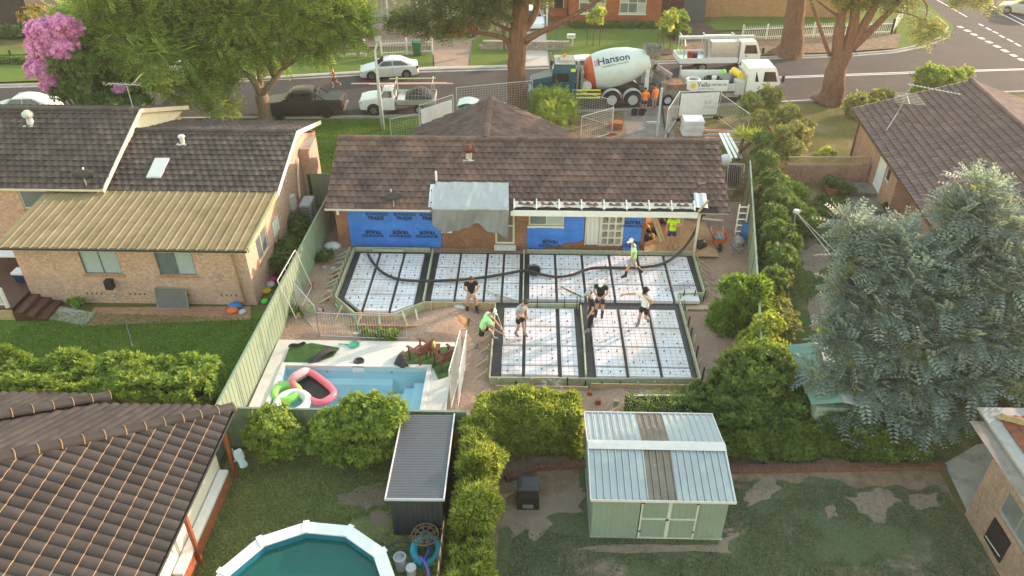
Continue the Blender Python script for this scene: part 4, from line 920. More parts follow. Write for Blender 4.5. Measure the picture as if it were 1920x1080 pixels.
tile_roof(HR, (24,17.0,2.50), (-1,0,0), (0,-1,tr), [(0,0),(9.95,0),(4.95,5*kr),(0,5*kr)], 0.30, 0.32, m_rt, 0.03, False, 'roll', nmax=20)
ridge_caps(HR, (14.05,17.0,2.55), (19.05,12,2.55+5*tr), mat('mossy_cap', (0.30,0.22,0.10), 0.9, 0.3, 5), 0.13, 0.4)

# ---------------------------------------------------------------- right house (turned a few degrees, along the street)
ROT = -math.radians(5.2)
HRR = thing('brick_house', 'pink brick house with mauve tiled roof and television antenna on the right', 'house', (17.9,36,0), ROT)
RM = Matrix.Translation((17.9,36,0)) @ Matrix.Rotation(ROT,4,'Z')
LR = lambda x, y, z=0: RM @ V((x,y,z))
def lpart(name, mb, m, parent=HRR, **k): return part(name, mb.xf(RM), m, parent, **k)
lw = lambda x, y: (LR(x,y).x, LR(x,y).y)
# local: wall face x=0, street end y=+4.9; the nearer stretch stands back
doorb = (4.9-0.75, 0.35, 4.9+0.45, 2.4); swin = (4.9+0.55, 1.3, 4.9+1.2, 2.2)
wall(HRR, lw(0,4.9), lw(0,-2.2), 0, 2.75, m_brickR, [doorb, swin])
wall(HRR, lw(0,-2.2), lw(0.9,-2.2), 0, 2.75, m_brickR)
bwin = (1.1, 1.3, 2.9, 2.3)
wall(HRR, lw(0.9,-2.2), lw(0.9,-17), 0, 2.75, m_brickR, [bwin])
wall(HRR, lw(10.3,4.9), lw(0,4.9), 0, 2.75, m_brickR, top=[(5.15,4.55)]); wall(HRR, lw(0.9,-17), lw(10.3,-17), 0, 2.75, m_brickR)
wall(HRR, lw(10.3,-17), lw(10.3,4.9), 0, 2.75, m_brickR)
window(HRR, lw(0,4.9), lw(0,-2.2), *doorb, m_white, m_white, 1, name='door', fr=0.06); window(HRR, lw(0,4.9), lw(0,-2.2), *swin, m_white, m_glass_d, 1)
window(HRR, lw(0.9,-2.2), lw(0.9,-17), *bwin, m_white, [m_blind, m_glass], 2, sill=m_white)
lpart('step', MB().box((-1.25,-0.3,0.02), (-0.02,1.0,0.30)), m_conc_d); lpart('step', MB().box((-1.5,-1.9,0.02), (-0.02,-0.31,0.14)), m_conc_d)
pr = V((5.15+0.55,0,4.62-2.78)); PL = pr.length
O_ = LR(-0.55,5.1,2.78); U_ = (LR(0,-1)-LR(0,0)); V_ = (RM.to_3x3() @ pr.normalized())
tile_roof(HRR, O_, U_, V_, [(0,0),(22.5,0),(22.5,PL),(0,PL)], 0.33, 0.345, m_roofR, 0.030, False, 'roll', 0.055)
tile_roof(HRR, LR(10.85,-17.4,2.78), -U_, RM.to_3x3() @ V((-pr.x,0,pr.z)), [(0,0),(22.5,0),(22.5,PL),(0,PL)], 0.33, 0.345, m_roofR, 0.03, False, nmax=0)
ridge_caps(HRR, LR(5.15,5.1,4.66), LR(5.15,-17.4,4.66), m_roofR, 0.15)
NR = (U_.cross(V_)).normalized()
part('barge_board', MB().beam(LR(-0.55,5.13,2.70), LR(5.15,5.13,4.54), 0.03, 0.2), m_fascia, HRR); gutter(HRR, LR(-0.52,5.1,2.78), LR(-0.52,-17.4,2.78), mat('brown_gutter', (0.16,0.09,0.05), 0.5, 0.15))
lpart('downpipe', MB().tube([(-0.1,4.8,2.7),(-0.06,4.82,2.4),(-0.06,4.82,0.1)], 0.05, 6), MATS['brown_gutter'])
pb = on_roof(1688, 232, O_, NR)
t = thing('tv_antenna', 'tall television antenna on a bent mast above the mauve tiled roof', 'antenna', pb)
foot = LR(-0.12,1.1,1.2); top = pb + V((0,0,2.1))
part('mast', MB().tube([foot, LR(-0.10,1.1,2.6), pb + V((-0.3,0,0.6)), top], 0.022, 6), m_steel, t)
for dz, ln, rot, ne in ((-0.75, 1.5, 1.3, 8), (-0.05, 2.3, -0.3, 14)):
    c = top + V((0,0,dz)); d = V((math.cos(rot), math.sin(rot), -0.10 if rot < 0 else 0)); s = V((-d.y, d.x, 0)); mb = MB(); mb.tube([c - d*(0.2 if rot<0 else ln/2), c + d*(ln if rot<0 else ln/2)], 0.014, 5)
    for k in range(ne):
        q = c + d*(ln*(k/(ne-1)) - (0.1 if rot<0 else ln/2)); w = 0.14 if rot < 0 else 0.75 - 0.03*k; mb.tube([q - s*w, q + s*w], 0.010, 4)
    part('elements', mb, m_alu, t)

# ---------------------------------------------------------------- far houses across the street
def far_house(label, x0, x1, y, depth, eave, ridge, m, mr, wins, rz=0.0, name='house'):
    t = thing(name, label, 'house', ((x0+x1)/2, y, 0), rz); R = Matrix.Translation(((x0+x1)/2, y, 0)) @ Matrix.Rotation(rz,4,'Z') @ Matrix.Translation((-(x0+x1)/2, -y, 0))
    f = lambda a, b: ((R @ V((a,b,0))).x, (R @ V((a,b,0))).y)
    wall(t, f(x0,y), f(x1,y), 0, eave, m, [w[:4] for w in wins]); wall(t, f(x1,y), f(x1,y+depth), 0, eave, m, top=[(depth/2, ridge)]); wall(t, f(x1,y+depth), f(x0,y+depth), 0, eave, m); wall(t, f(x0,y+depth), f(x0,y), 0, eave, m, top=[(depth/2, ridge)])
    for w in wins: window(t, f(x0,y), f(x1,y), *w[:4], w[4], w[5], w[6], w[7], fr=0.09, sill=w[4])
    for a, b, n in ((y-0.6, y+depth/2, 0), (y+depth+0.6, y+depth/2, 1)):
        mb = MB(); P = [(x0-.5,a,eave-0.1), (x1+.5,a,eave-0.1), (x1+.5,b,ridge+0.12), (x0-.5,b,ridge+0.12)]; mb.prism([R @ V(p) for p in P], (0,0,0.08)); part('roof', mb, mr, t, fix=True)
    a = [R @ V((x0-.5,y-0.62,eave-0.12)), R @ V((x1+.5,y-0.62,eave-0.12))]; gutter(t, a[0], a[1], m_white)
    return t
m_rfar = mat('grey_metal_roof', (0.55,0.57,0.60), 0.5, 0.06); m_rfd = mat('dark_far_roof', (0.06,0.05,0.05), 0.8, 0.2); m_board = mat('pale_weatherboard', (0.50,0.50,0.46), 0.7, 0.06, stretch=(0.2,0.2,9), scale=3)
yb = G(1150,48).y; xa, xb = G(1068,49).x, G(1236,47).x
gx = lambda px, yy: GY(px, 20, yy).x - xa
far_house('orange brick house with two wide cream windows behind the mixer truck', xa, xb, yb, 9, 3.2, 5.5, m_brickF, m_rfd, [(gx(1085,yb), 1.0, gx(1135,yb), 2.75, m_cream, [m_glass, m_blind, m_glass], 3, 2), (gx(1161,yb), 1.0, gx(1211,yb), 2.75, m_cream, [m_glass, m_blind, m_glass], 3, 2)])
yb = G(1060,30).y+1.0; xa2, xb2 = G(1022,30).x, xa-0.05
P2 = far_house('recessed entry porch with dark door left of the orange brick house', xa2, xb2, yb, 7.5, 3.0, 5.2, m_brickT, m_rfd, [(0.7,0.1,1.7,2.2,m_cream,m_dark,1,1)])
part('veranda_post', MB().beam((GY(1025,55,G(1025,56).y).x, G(1025,56).y, 0), (GY(1025,55,G(1025,56).y).x, G(1025,56).y, 4.2), 0.16, 0.16), m_white, P2)
part('porch_floor', MB().box((xa2+0.4, yb-2.6, 0.02), (xb2-0.1, yb-0.02, 0.45)), m_brickF, P2)
yb = G(1420,33).y; xa3, xb3 = G(1312,36).x, G(1512,30).x + 4
far_house('mustard brick house behind the white picket fence near the street corner', xa3, xb3, yb, 9, 3.4, 5.6, m_brickT, m_rfd, [(2.0,2.0,2.7,2.75,m_cream,m_glass_d,1,1), (5.7,2.0,6.4,2.75,m_cream,m_glass_d,1,1)])
yb = G(740,62).y; xa4, xb4 = G(560,62).x, G(905,55).x
WH = far_house('pale weatherboard cottage with white veranda posts and pink stone base', xa4, xb4, yb+1.4, 8, 3.9, 6.2, m_board, m_rfar, [(2.2,1.5,3.6,3.1,m_white,m_glass,2,1), (6.8,0.7,8.0,3.1,m_white,m_lgrey,1,1), (9.2,1.5,10.6,3.1,m_white,m_glass,2,1), (12.0,1.5,13.4,3.1,m_white,m_glass,2,1)])
m_stone = mat('pink_stone', (0.40,0.32,0.28), 0.9, 0.2, 2.5, patch=[((0.28,0.21,0.18), 4, 0.5, 0.65)], bump=0.5, bscale=8)
part('stone_base', MB().box((xa4+0.2, yb-0.5, 0), (xb4-3.2, yb+1.38, 0.95)), m_stone, WH); part('veranda_roof', MB().prism([(xa4-.3,yb-0.8,3.35),(xb4+.3,yb-0.8,3.35),(xb4+.3,yb+1.35,3.95),(xa4-.3,yb+1.35,3.95)], (0,0,0.07)), m_rfar, WH, fix=True)
for k in range(7): x = xa4+0.3+(xb4-xa4-0.6)*k/6; part('veranda_post', MB().beam((x,yb-0.4,0.95 if x < xb4-3.3 else 0), (x,yb-0.4,3.36), 0.13, 0.13), m_white, WH)
yb = G(30,62).y; xa5, xb5 = G(-160,62).x, G(70,60).x
far_house('dark timber house with black-framed windows at the top left corner', xa5, xb5, yb, 9, 3.3, 6.0, mat('dark_cladding', (0.05,0.04,0.038), 0.7, 0.2), m_rfd, [(xb5-xa5-5.6,1.2,xb5-xa5-2.6,3.0,m_black,m_blind,3,2), (2,1.0,4,2.8,m_black,m_glass,2,1)])

# ---------------------------------------------------------------- sheds
m_shedw = mat('pale_green_steel', (0.235,0.30,0.255), 0.5, 0.06, 1.0, patch=[((0.19,0.245,0.21), 1.5, 0.55, 0.8)], spec=0.5)
m_shedr = mat('zinc_blue_roof', (0.365,0.405,0.43), 0.45, 0.07, 0.9, patch=[((0.50,0.53,0.48), 1.3, 0.5, 0.75), ((0.32,0.34,0.33), 3.0, 0.64, 0.8)], spec=0.5)
m_shedf = mat('brown_fibre_sheet', (0.22,0.185,0.15), 0.8, 0.18, 2, patch=[((0.52,0.52,0.45), 11, 0.62, 0.70)])
m_trim = mat('white_shed_trim', (0.60,0.57,0.58), 0.5, 0.06)
SH = thing('garden_shed', 'pale green steel garden shed with a brown fibre strip across its roof', 'shed', (3.8,14.4,0))
sx0, sx1, sy0, sy1 = 1.93, 5.68, 14.36, 17.45
rib_sheet(SH, 'wall_sheet', (sx0,sy0,0.05), (1,0,0), (0,0,1), 1.32, 1.72, m_shedw, 0.17, 0.015, 'fence', n=2)
rib_sheet(SH, 'wall_sheet', (sx0+2.93,sy0,0.05), (1,0,0), (0,0,1), sx1-sx0-2.93, 1.72, m_shedw, 0.17, 0.015, 'fence', n=1)
rib_sheet(SH, 'wall_sheet', (sx0,sy1,0.05), (0,-1,0), (0,0,1), sy1-sy0, 1.72, m_shedw, 0.17, 0.015, 'fence', n=4)
rib_sheet(SH, 'wall_sheet', (sx1,sy0,0.05), (0,1,0), (0,0,1), sy1-sy0, 1.72, m_shedw, 0.17, 0.015, 'fence', n=4)
rib_sheet(SH, 'wall_sheet', (sx1,sy1,0.05), (-1,0,0), (0,0,1), sx1-sx0, 1.72, m_shedw, 0.17, 0.015, 'fence', n=4)
for x in (sx0, sx1): part('gable', MB().prism([(x-.005,sy0,1.77),(x-.005,sy1,1.77),(x-.005,15.95,2.09)], (0.01,0,0)), m_shedw, SH)
for i in range(2):
    a = sx0+1.33+0.80*i; dr_ = part('door', MB().box((a+.01,sy0-.03,0.09), (a+.79,sy0-.012,1.74)), m_shedw, SH)
    g = MB()
    for k in range(4): g.box((a+.12+.17*k,sy0-.042,0.12), (a+.17+.17*k,sy0-.031,1.70))
    part('rib', g, m_shedw, dr_)
    part('door_frame', MB().box((a,sy0-.056,0.06),(a+.05,sy0-.034,1.76)).box((a+.75,sy0-.056,0.06),(a+.80,sy0-.034,1.76)).box((a+.05,sy0-.054,0.87),(a+.75,sy0-.034,0.93)).box((a+.05,sy0-.054,1.72),(a+.75,sy0-.034,1.76)).box((a+.05,sy0-.054,0.06),(a+.75,sy0-.034,0.10)), m_lgrey, dr_)
    for z in (0.35, 1.55): part('hinge', MB().box((a+(.01 if i == 0 else .73),sy0-.07,z), (a+(.07 if i == 0 else .79),sy0-.057,z+.05)), m_dark, dr_)
part('latch', MB().box((sx0+2.06,sy0-.075,0.86), (sx0+2.14,sy0-.057,0.92)), m_dark, SH)
part('base_trim', MB().box((sx0-.03,sy0-.03,0.0), (sx1+.03,sy1+.03,0.048)), m_conc, SH)
sheets = [m_shedr, m_shedr, m_shedf, m_shedr, m_shedr]
vf = V((0,15.95-14.22,2.12-1.80)); vk = V((0,-(17.62-15.95),2.12-1.80)); W_ = 3.95
rib_sheet(SH, 'roof_sheet', (1.84,14.22,1.80), (1,0,0), vf, W_, vf.length, sheets, 0.20, 0.042, 'trap', n=5); rib_sheet(SH, 'roof_sheet', (1.84+W_,17.62,1.80), (-1,0,0), vk, W_, vk.length, sheets, 0.20, 0.042, 'trap', n=5)
part('ridge_cap', MB().prism([(1.82,15.77,2.15),(1.82,15.95,2.195),(1.82,16.13,2.15),(1.82,15.95,2.175)], (W_+0.04,0,0)), m_trim, SH, fix=True)
for x in (1.82, 1.84+W_): part('barge', MB().beam((x,14.2,1.79), (x,15.95,2.12), 0.03, 0.08).beam((x,15.95,2.12), (x,17.64,1.79), 0.03, 0.08), m_trim, SH)
part('edge_trim', MB().box((1.82,14.18,1.74), (1.86+W_,14.21,1.82)), m_trim, SH); part('edge_trim', MB().box((1.82,17.63,1.74), (1.86+W_,17.66,1.84)), m_trim, SH)
m_char = mat('charcoal_steel', (0.045,0.05,0.058), 0.5, 0.08, spec=0.5); m_charr = mat('charcoal_roof_steel', (0.085,0.09,0.105), 0.45, 0.07, spec=0.5)
DS = thing('narrow_shed', 'narrow charcoal steel lean-to shed beside the clipped hedge', 'shed', (-3.0,14.3,0)); dx0, dx1, dy0, dy1 = -3.76, -2.30, 14.28, 17.3
rib_sheet(DS, 'wall_sheet', (dx0,dy0,0.02), (1,0,0), (0,0,1), dx1-dx0, 1.75, m_char, 0.16, 0.018, 'fence', n=2); rib_sheet(DS, 'wall_sheet', (dx0,dy1,0.02), (0,-1,0), (0,0,1), dy1-dy0, 1.75, m_char, 0.16, 0.018, 'fence', n=4)
rib_sheet(DS, 'wall_sheet', (dx1,dy0,0.02), (0,1,0), (0,0,1), dy1-dy0, 1.75, m_char, 0.16, 0.018, 'fence', n=4); rib_sheet(DS, 'wall_sheet', (dx1,dy1,0.02), (-1,0,0), (0,0,1), dx1-dx0, 1.75, m_char, 0.16, 0.018, 'fence', n=2)
rib_sheet(DS, 'roof_sheet', (-3.83,17.42,1.78), (0,-1,0), (1,0,0.02), 3.32, 1.60, m_charr, 0.10, 0.007, 'wave', n=4)
part('roof_trim', MB().beam((-3.84,14.09,1.79), (-3.84,17.44,1.79), 0.035, 0.07).beam((-2.22,14.09,1.82), (-2.22,17.44,1.82), 0.035, 0.07), m_trim, DS); part('roof_trim', MB().beam((-3.86,14.07,1.79), (-2.2,14.07,1.82), 0.035, 0.08), mat('blue_grey_trim', (0.42,0.46,0.52), 0.5, 0.05), DS)
# ---------------------------------------------------------------- fences
metal_fence((-9.82,16.9), (-9.42,34.2), 1.75, 'long pale green steel fence between the left lawn and the building site', m_fgreen, m_fgreen_d)
metal_fence((-9.75,17.62), (-1.9,17.62), 1.75, 'green steel fence behind the swimming pool and the clipped shrubs', m_fgreen, m_fgreen_d)
metal_fence((-11.0,34.3), (-9.45,34.3), 1.75, 'short green steel fence between the tan gable and the brown-tiled house', m_fgreen, m_fgreen_d)
metal_fence((8.15,20.9), (11.3,36.4), 1.75, 'green steel fence on the right side of the building site', m_fgreen, m_fgreen_d)
# ---------------------------------------------------------------- slab: pods, formwork, mesh
PZ = 0.33
SB = thing('slab_formwork', 'waffle slab formwork filled with white foam pods behind the brick house', 'slab', (-0.5,25.5,0))
m_pod = mat('white_foam', (0.75,0.725,0.77), 0.7, 0.04, 1.5, patch=[((0.62,0.54,0.49), 1.0, 0.44, 0.70), ((0.46,0.35,0.29), 3.5, 0.58, 0.76)], objvar=0.05)
m_film = mat('black_membrane', (0.035,0.032,0.034), 0.45, 0.3, 3, spec=0.5, patch=[((0.12,0.09,0.07), 2.5, 0.6, 0.75)])
OUT = [(-7.9,29.62),(-7.93,25.75),(-6.92,24.62),(-5.32,24.58),(-4.22,25.42),(-1.30,25.42),(-1.32,20.82),(6.22,20.95),(6.24,26.32),(7.36,26.36),(7.42,29.62)]
part('membrane', MB().prism([(x,y,0.02) for x, y in OUT[::-1]], (0,0,0.16)), m_film, SB, fix=True)
def pod(x0, x1, y0, y1, cut=None):
    e = 0.012; rg = random.uniform; z = PZ + rg(-.008,.008); x0 += rg(0,.012); y0 += rg(0,.012)
    P = cut or [(x0,y0),(x1,y0),(x1,y1),(x0,y1)]; cx = sum(p[0] for p in P)/len(P); cy = sum(p[1] for p in P)/len(P)
    sh = lambda p, d: (p[0]+(cx-p[0])/max(abs(cx-p[0]),.2)*d, p[1]+(cy-p[1])/max(abs(cy-p[1]),.2)*d)
    part('pod', MB().loft([[(*p, 0.185) for p in P], [(*p, z-e) for p in P], [(*sh(p, e), z) for p in P]]), m_pod, SB)
    for i in range(max(1, round((x1-x0)/0.42))):
        for j in range(max(1, round((y1-y0)/0.5))):
            px, py = x0+(i+.5+rg(-.12,.12))*(x1-x0)/max(1,round((x1-x0)/0.42)), y0+(j+.5+rg(-.15,.15))*(y1-y0)/max(1,round((y1-y0)/0.5))
            if (not cut or in_poly(P, np.array([px]), np.array([py]))[0]) and random.random() < 0.85: CHR.append((px, py, z))
CHR = []
rows = [(28.20,29.30),(27.05,28.12),(25.85,26.97)]
for x0, x1 in ((-3.98,-3.06),(-2.96,-1.86),(-1.76,-1.12),(-1.02,-0.36)):
    for y0, y1 in rows: pod(x0, x1, y0 - (0.1 if y0 < 26 else 0), y1)
for x0, x1 in ((-7.55,-6.72),(-6.60,-5.62),(-5.50,-4.66)):
    for y0, y1 in ((28.35,29.25),(27.2,28.28),(26.05,27.13)): pod(x0, x1, y0, y1)
pod(-7.55,-6.72,24.9,25.98, [(-7.55,25.98),(-7.55,25.75),(-6.80,24.95),(-6.72,24.92),(-6.72,25.98)]); pod(-6.60,-5.62,24.86,25.98); pod(-5.50,-4.66,24.86,25.98, [(-5.50,24.86),(-5.36,24.86),(-4.66,25.35),(-4.66,25.98),(-5.50,25.98)])
for x0, x1 in ((0.06,1.15),(1.26,2.34),(2.45,3.55),(3.66,4.80),(4.92,5.98),(6.10,7.08)):
    for y0, y1 in rows:
        if not (x0 > 6.2 and y0 < 26.5): pod(x0, x1, y0, y1)
        else: pod(x0, x1, 26.62, 26.97)
rows2 = [(24.03,25.20),(22.84,23.95),(21.66,22.76),(21.10,21.58)]
for x0, x1 in ((-0.92,-0.17),(-0.05,1.14),(1.28,1.88)):
    for y0, y1 in rows2: pod(x0, x1, y0, y1)
for x0, x1 in ((2.52,3.60),(3.72,4.82),(4.94,5.94)):
    for y0, y1 in rows2: pod(x0, x1, y0, y1)
mb = MB()
for x, y, z in CHR:
    mb.tube([(x,y,z), (x,y,z+0.06)], [0.034,0.010], 5)
part('bar_chairs', mb, mat('chair_grey', (0.09,0.09,0.10), .7, .2), SB, kind='stuff')
def board(a, b, z0=0.0, z1=0.42, w=0.04, m=None):
    a = V((*a, (z0+z1)/2)); b = V((*b, (z0+z1)/2)); return part('form_board', MB().beam(a, b, w, z1-z0), m or m_tgreen, SB)
O2 = [(x, y) for x, y in OUT]
for i in (0,1,2,3,4,5,6,7,8,9):
    a, b = O2[i], O2[(i+1) % len(O2)]; d = (V((*b,0))-V((*a,0))); L = d.length; n = max(1, round(L/2.6))
    for k in range(n):
        A_ = V((*a,0)) + d*(k/n); B_ = V((*a,0)) + d*((k+1)/n) - d.normalized()*0.006; board((A_.x,A_.y), (B_.x,B_.y), 0.0, 0.42+random.uniform(-.015,.015), 0.045, m_tgreen if i not in (2,4) else m_timber)
board((-7.85,29.66), (-4.45,29.66), 0.05, 0.40); board((-0.05,29.66), (7.4,29.66), 0.1, 0.38)
for a, b in (((-4.30,29.55),(-4.26,25.5)), ((-0.18,29.55),(-0.18,25.6)), ((0.02,25.36),(2.08,25.40)), ((2.16,25.3),(2.18,23.2)), ((2.18,23.2),(2.14,21.0))): board(a, b, 0.05, 0.46, 0.05)
board((-7.0,29.35), (-5.6,29.35), 0.40, 0.46, 0.10)
def stake(x, y, h=0.75, lean=(0,0), m=None, w=0.05): part('stake', MB().beam((x,y,-0.05), (x+lean[0],y+lean[1],h), w, 0.04, (0,1,0)), m or m_tgreen, SB)
for x in np.arange(-1.0, 6.2, 0.62): stake(x, 20.76 - 0.02*random.random(), 0.30+random.random()*0.22, (random.uniform(-.03,.03),0), random.choice([m_tgreen, m_timber, m_dark]))
for y in np.arange(21.2, 26.2, 0.62): stake(6.34, y, 0.45+random.random()*0.3, (0.02,0), random.choice([m_tgreen, m_dark]))
for y in np.arange(21.2, 25.2, 0.7): stake(-1.44, y, 0.5, (0,0)); part('brace', MB().beam((-1.45,y,0.38), (-2.0,y-0.25,0.06), 0.05, 0.035), m_timber, SB)
for x in np.arange(-3.9, -1.4, 0.6): stake(x, 25.30, 0.5, (random.uniform(-.03,.03),-.02))
for y in np.arange(25.9, 29.5, 0.45): stake(-8.08, y, 0.5); part('brace', MB().beam((-8.08,y,0.35), (-8.65,y+random.uniform(-.2,.2),0.06), 0.07, 0.04), m_tgreen, SB)
for y in np.arange(26.6, 29.5, 0.5): stake(7.52, y, 0.48); part('brace', MB().beam((7.52,y,0.38), (8.05,y-0.2,0.06), 0.04, 0.035), m_timber, SB)
for x in (6.45, 6.9, 7.3): stake(x, 26.24, 0.62, (0.03,0), m_dark, 0.035)
for x in (2.0, 1.5, 0.4, 2.12): stake(x, 25.30, 0.85, (0,0), m_dark, 0.03)
for x, y, lx in ((-6.6,24.35,-.25),(-5.9,24.35,0.1),(-5.0,24.55,0.3),(-4.5,24.7,0.22),(-7.5,24.9,-.2)): part('brace', MB().beam((x,y+.2,0.42), (x+lx,y-0.5,0.05), 0.07, 0.04), m_tgreen if lx > 0 else m_timber, SB)
part('form_board', MB().box((2.3,20.70,0.06), (6.1,20.75,0.30)), m_timber, SB); part('form_board', MB().box((-1.1,20.60,0.05), (2.2,20.65,0.22)), m_timber, SB); part('form_board', MB().box((6.5,25.6,0.05), (7.4,25.9,0.12)), m_timber, SB); part('form_board', MB().box((-7.0,24.0,0.04), (-3.2,24.06,0.24)), mat('orange_ply', (0.38,0.20,0.08), 0.8, 0.15), SB)
# reinforcing mesh sheets
def rebar(poly, label, sp=0.2):
    xs_ = [p[0] for p in poly]; ys_ = [p[1] for p in poly]; mb = MB()
    def span(c, ax):
        r = []
        for i in range(len(poly)):
            p, q = poly[i], poly[(i+1) % len(poly)]
            if (p[ax] > c) != (q[ax] > c): r.append(p[1-ax] + (q[1-ax]-p[1-ax])*(c-p[ax])/(q[ax]-p[ax]))
        return sorted(r)
    for ax, arr in ((0, xs_), (1, ys_)):
        c = min(arr) + 0.08
        while c < max(arr):
            r = span(c, ax)
            for k in range(0, len(r)-1, 2):
                a, b = r[k]+.04, r[k+1]-.04; n = max(2, int((b-a)/0.9)); z = PZ + 0.06 + 0.008*ax
                pts = [((c, a+(b-a)*i/n) if ax == 0 else (a+(b-a)*i/n, c)) for i in range(n+1)]
                mb.tube([(x, y, z + 0.008*math.sin(3*x+2*y)) for x, y in pts], 0.0042, 3)
            c += sp
    return solo('reinforcing_mesh', mb, m_rebar, label, 'steel mesh', (xs_[0], ys_[0], PZ+.05), group='sheets of steel mesh over the foam pods')
rebar([(-7.75,29.5),(-7.75,25.8),(-6.85,24.75),(-5.36,24.72),(-4.42,25.45),(-4.42,29.5)], 'steel mesh sheet over the angled bay of pods at the left end')
rebar([(-4.15,29.5),(-4.15,25.6),(-0.30,25.6),(-0.30,29.5)], 'steel mesh sheet between the angled bay and the middle timber board')
rebar([(-0.08,29.5),(-0.08,25.6),(6.1,25.6),(6.1,26.45),(7.25,26.5),(7.3,29.5)], 'steel mesh sheet over the pods in front of the glazed doors')
rebar([(-1.15,25.3),(-1.15,20.95),(2.05,20.95),(2.05,25.3)], 'steel mesh sheet over the pods where the grey-shirted worker stands')
rebar([(2.28,25.5),(2.28,21.05),(6.1,21.1),(6.1,25.5)], 'steel mesh sheet over the front right block of pods')
t = thing('steel_bars', 'loose bundle of thin reinforcing bars lying diagonally on the pods', 'steel bars', (1.9,26.2,0.42)); mb = MB()
for k in range(8): mb.tube([(1.3+.05*k,26.75-.06*k,.42), (2.6+.07*k,25.65-.05*k,.43)], 0.007, 4)
part('bars', mb, m_rust, t)
t = thing('steel_bars', 'loose reinforcing bars on the stained pods near the right corner', 'steel bars', (6.3,26.8,0.42)); mb = MB()
for k in range(6): mb.tube([(5.7+.05*k,26.6-.05*k,.42), (6.9+.04*k,27.25-.08*k,.43)], 0.007, 4)
part('bars', mb, m_rust, t)
t = thing('steel_bars', 'loose tangle of reinforcing bars near the black-shirted worker', 'steel bars', (-1.0,25.7,0.42)); mb = MB()
for k in range(8): mb.tube([(-1.75+.13*k,26.3-.07*k,.42), (-0.9+.09*k,25.35+.02*k,.43)], 0.007, 4)
part('bars', mb, m_rust, t)
# concrete pump hose
hp = [(690,477,.45),(700,493,.46),(716,510,.46),(738,521,.46),(765,526,.46),(810,526.5,.50),(870,524,.46),(920,518,.46),(960,511,.46),(985,507,.56),(1005,512,.46),(1040,519,.46),(1070,516,.46),(1095,507,.46),(1120,502,.46),(1180,502,.46),(1225,499,.46),(1250,491,.50),(1268,479,.58),(1285,462,.75),(1300,440,1.05),(1312,415,1.45),(1320,398,1.8)]
P = [G(x, y, z) for x, y, z in hp] + [V((7.75,29.9,2.15)), V((7.9,30.8,2.2)), V((8.0,32.5,2.15)), V((8.1,36,1.9)), V((8.2,38,0.6)), V((8.4,40,0.1)), V((8.3,44,0.09)), V((8.6,48.2,0.12))]
def smooth_path(P, k=4):
    out = []
    for i in range(len(P)-1):
        p0, p1, p2, p3 = P[max(i-1,0)], P[i], P[i+1], P[min(i+2,len(P)-1)]
        for j in range(k):
            t = j/k; out.append(0.5*((2*p1)+(p2-p0)*t+(2*p0-5*p1+4*p2-p3)*t*t+(3*p1-p0-3*p2+p3)*t**3))
    return out + [P[-1]]
m_hose = mat('black_rubber_hose', (0.035,0.033,0.034), 0.7, 0.25, 4, patch=[((0.16,0.14,0.12), 6, 0.66, 0.78)])
solo('concrete_hose', MB().tube(smooth_path(P), 0.062, 8), m_hose, 'long black concrete pump hose snaking across the white pods to the roof corner', 'hose', P[0], smooth=True)
part('prop', MB().beam((7.35,29.5,2.5), (7.75,29.65,3.0), 0.05, 0.10), m_timber, H)
t = thing('round_tub', 'black round rubber tub lying beside the hose in the middle of the pods', 'tub', G(1001,512,.4)); c = G(1001,512,.40)
part('body', MB().lathe([(0.0,0.02),(0.20,0.02),(0.27,0.16),(0.29,0.16),(0.29,0.19),(0.25,0.19),(0.19,0.05),(0,0.05)], c, 16, Matrix.Rotation(0.25,4,'X')), m_black, t, smooth=0.7); part('rim', MB().tube([c+V((0.28*math.cos(a),0.28*math.sin(a),0.19+0.07*math.sin(a))) for a in np.linspace(0,2*math.pi,16,endpoint=False)], 0.018, 5, closed=True), m_hose, t)

# ---------------------------------------------------------------- swimming pool
m_basin = mat('pale_blue_basin', (0.46,0.68,0.76), 0.5, 0.05, 1.0)
m_water = bpy.data.materials.new('pool_water'); m_water.use_nodes = True; t_ = m_water.node_tree; b_ = t_.nodes['Principled BSDF']
b_.inputs['Base Color'].default_value = (0.24,0.55,0.68,1); b_.inputs['Roughness'].default_value = 0.05; b_.inputs['Alpha'].default_value = 0.25; b_.inputs['IOR'].default_value = 1.33
bp_ = nd(t_, 'ShaderNodeBump'); bp_.inputs['Strength'].default_value = 0.25; bp_.inputs['Distance'].default_value = 0.05
lk(t_, noise(t_, nd(t_, 'ShaderNodeNewGeometry').outputs['Position'], 3.0, 3), bp_.inputs['Height']); lk(t_, bp_.outputs[0], b_.inputs['Normal'])
PL_ = thing('swimming_pool', 'rectangular pale blue swimming pool with white floats drifting at one end', 'pool', (-6.3,20,0)); d1 = 1.25
mb = MB()
for a, b in (((PX0,PY0),(PX1,PY0)),((PX1,PY0),(PX1,PY1)),((PX1,PY1),(PX0,PY1)),((PX0,PY1),(PX0,PY0))): mb.poly((*a,-d1), (*a,0.06), (*b,0.06), (*b,-d1))
mb.poly((PX0,PY0,-d1), (PX1,PY0,-d1), (PX1,PY1,-d1), (PX0,PY1,-d1)); part('basin', mb, m_basin, PL_, fix=False)
mb = MB()
for i in range(3): mb.box((PX1-1.25+0.40*i,PY0+.01,-d1+.01), (PX1-.01-(0 if i < 2 else 0),PY1-.35,-0.85+0.27*i))
part('steps', mb, m_basin, PL_); part('seat_ledge', MB().box((PX0+.01,PY1-0.36,-d1+.01), (PX1-1.3,PY1-.01,-0.42)), m_basin, PL_)
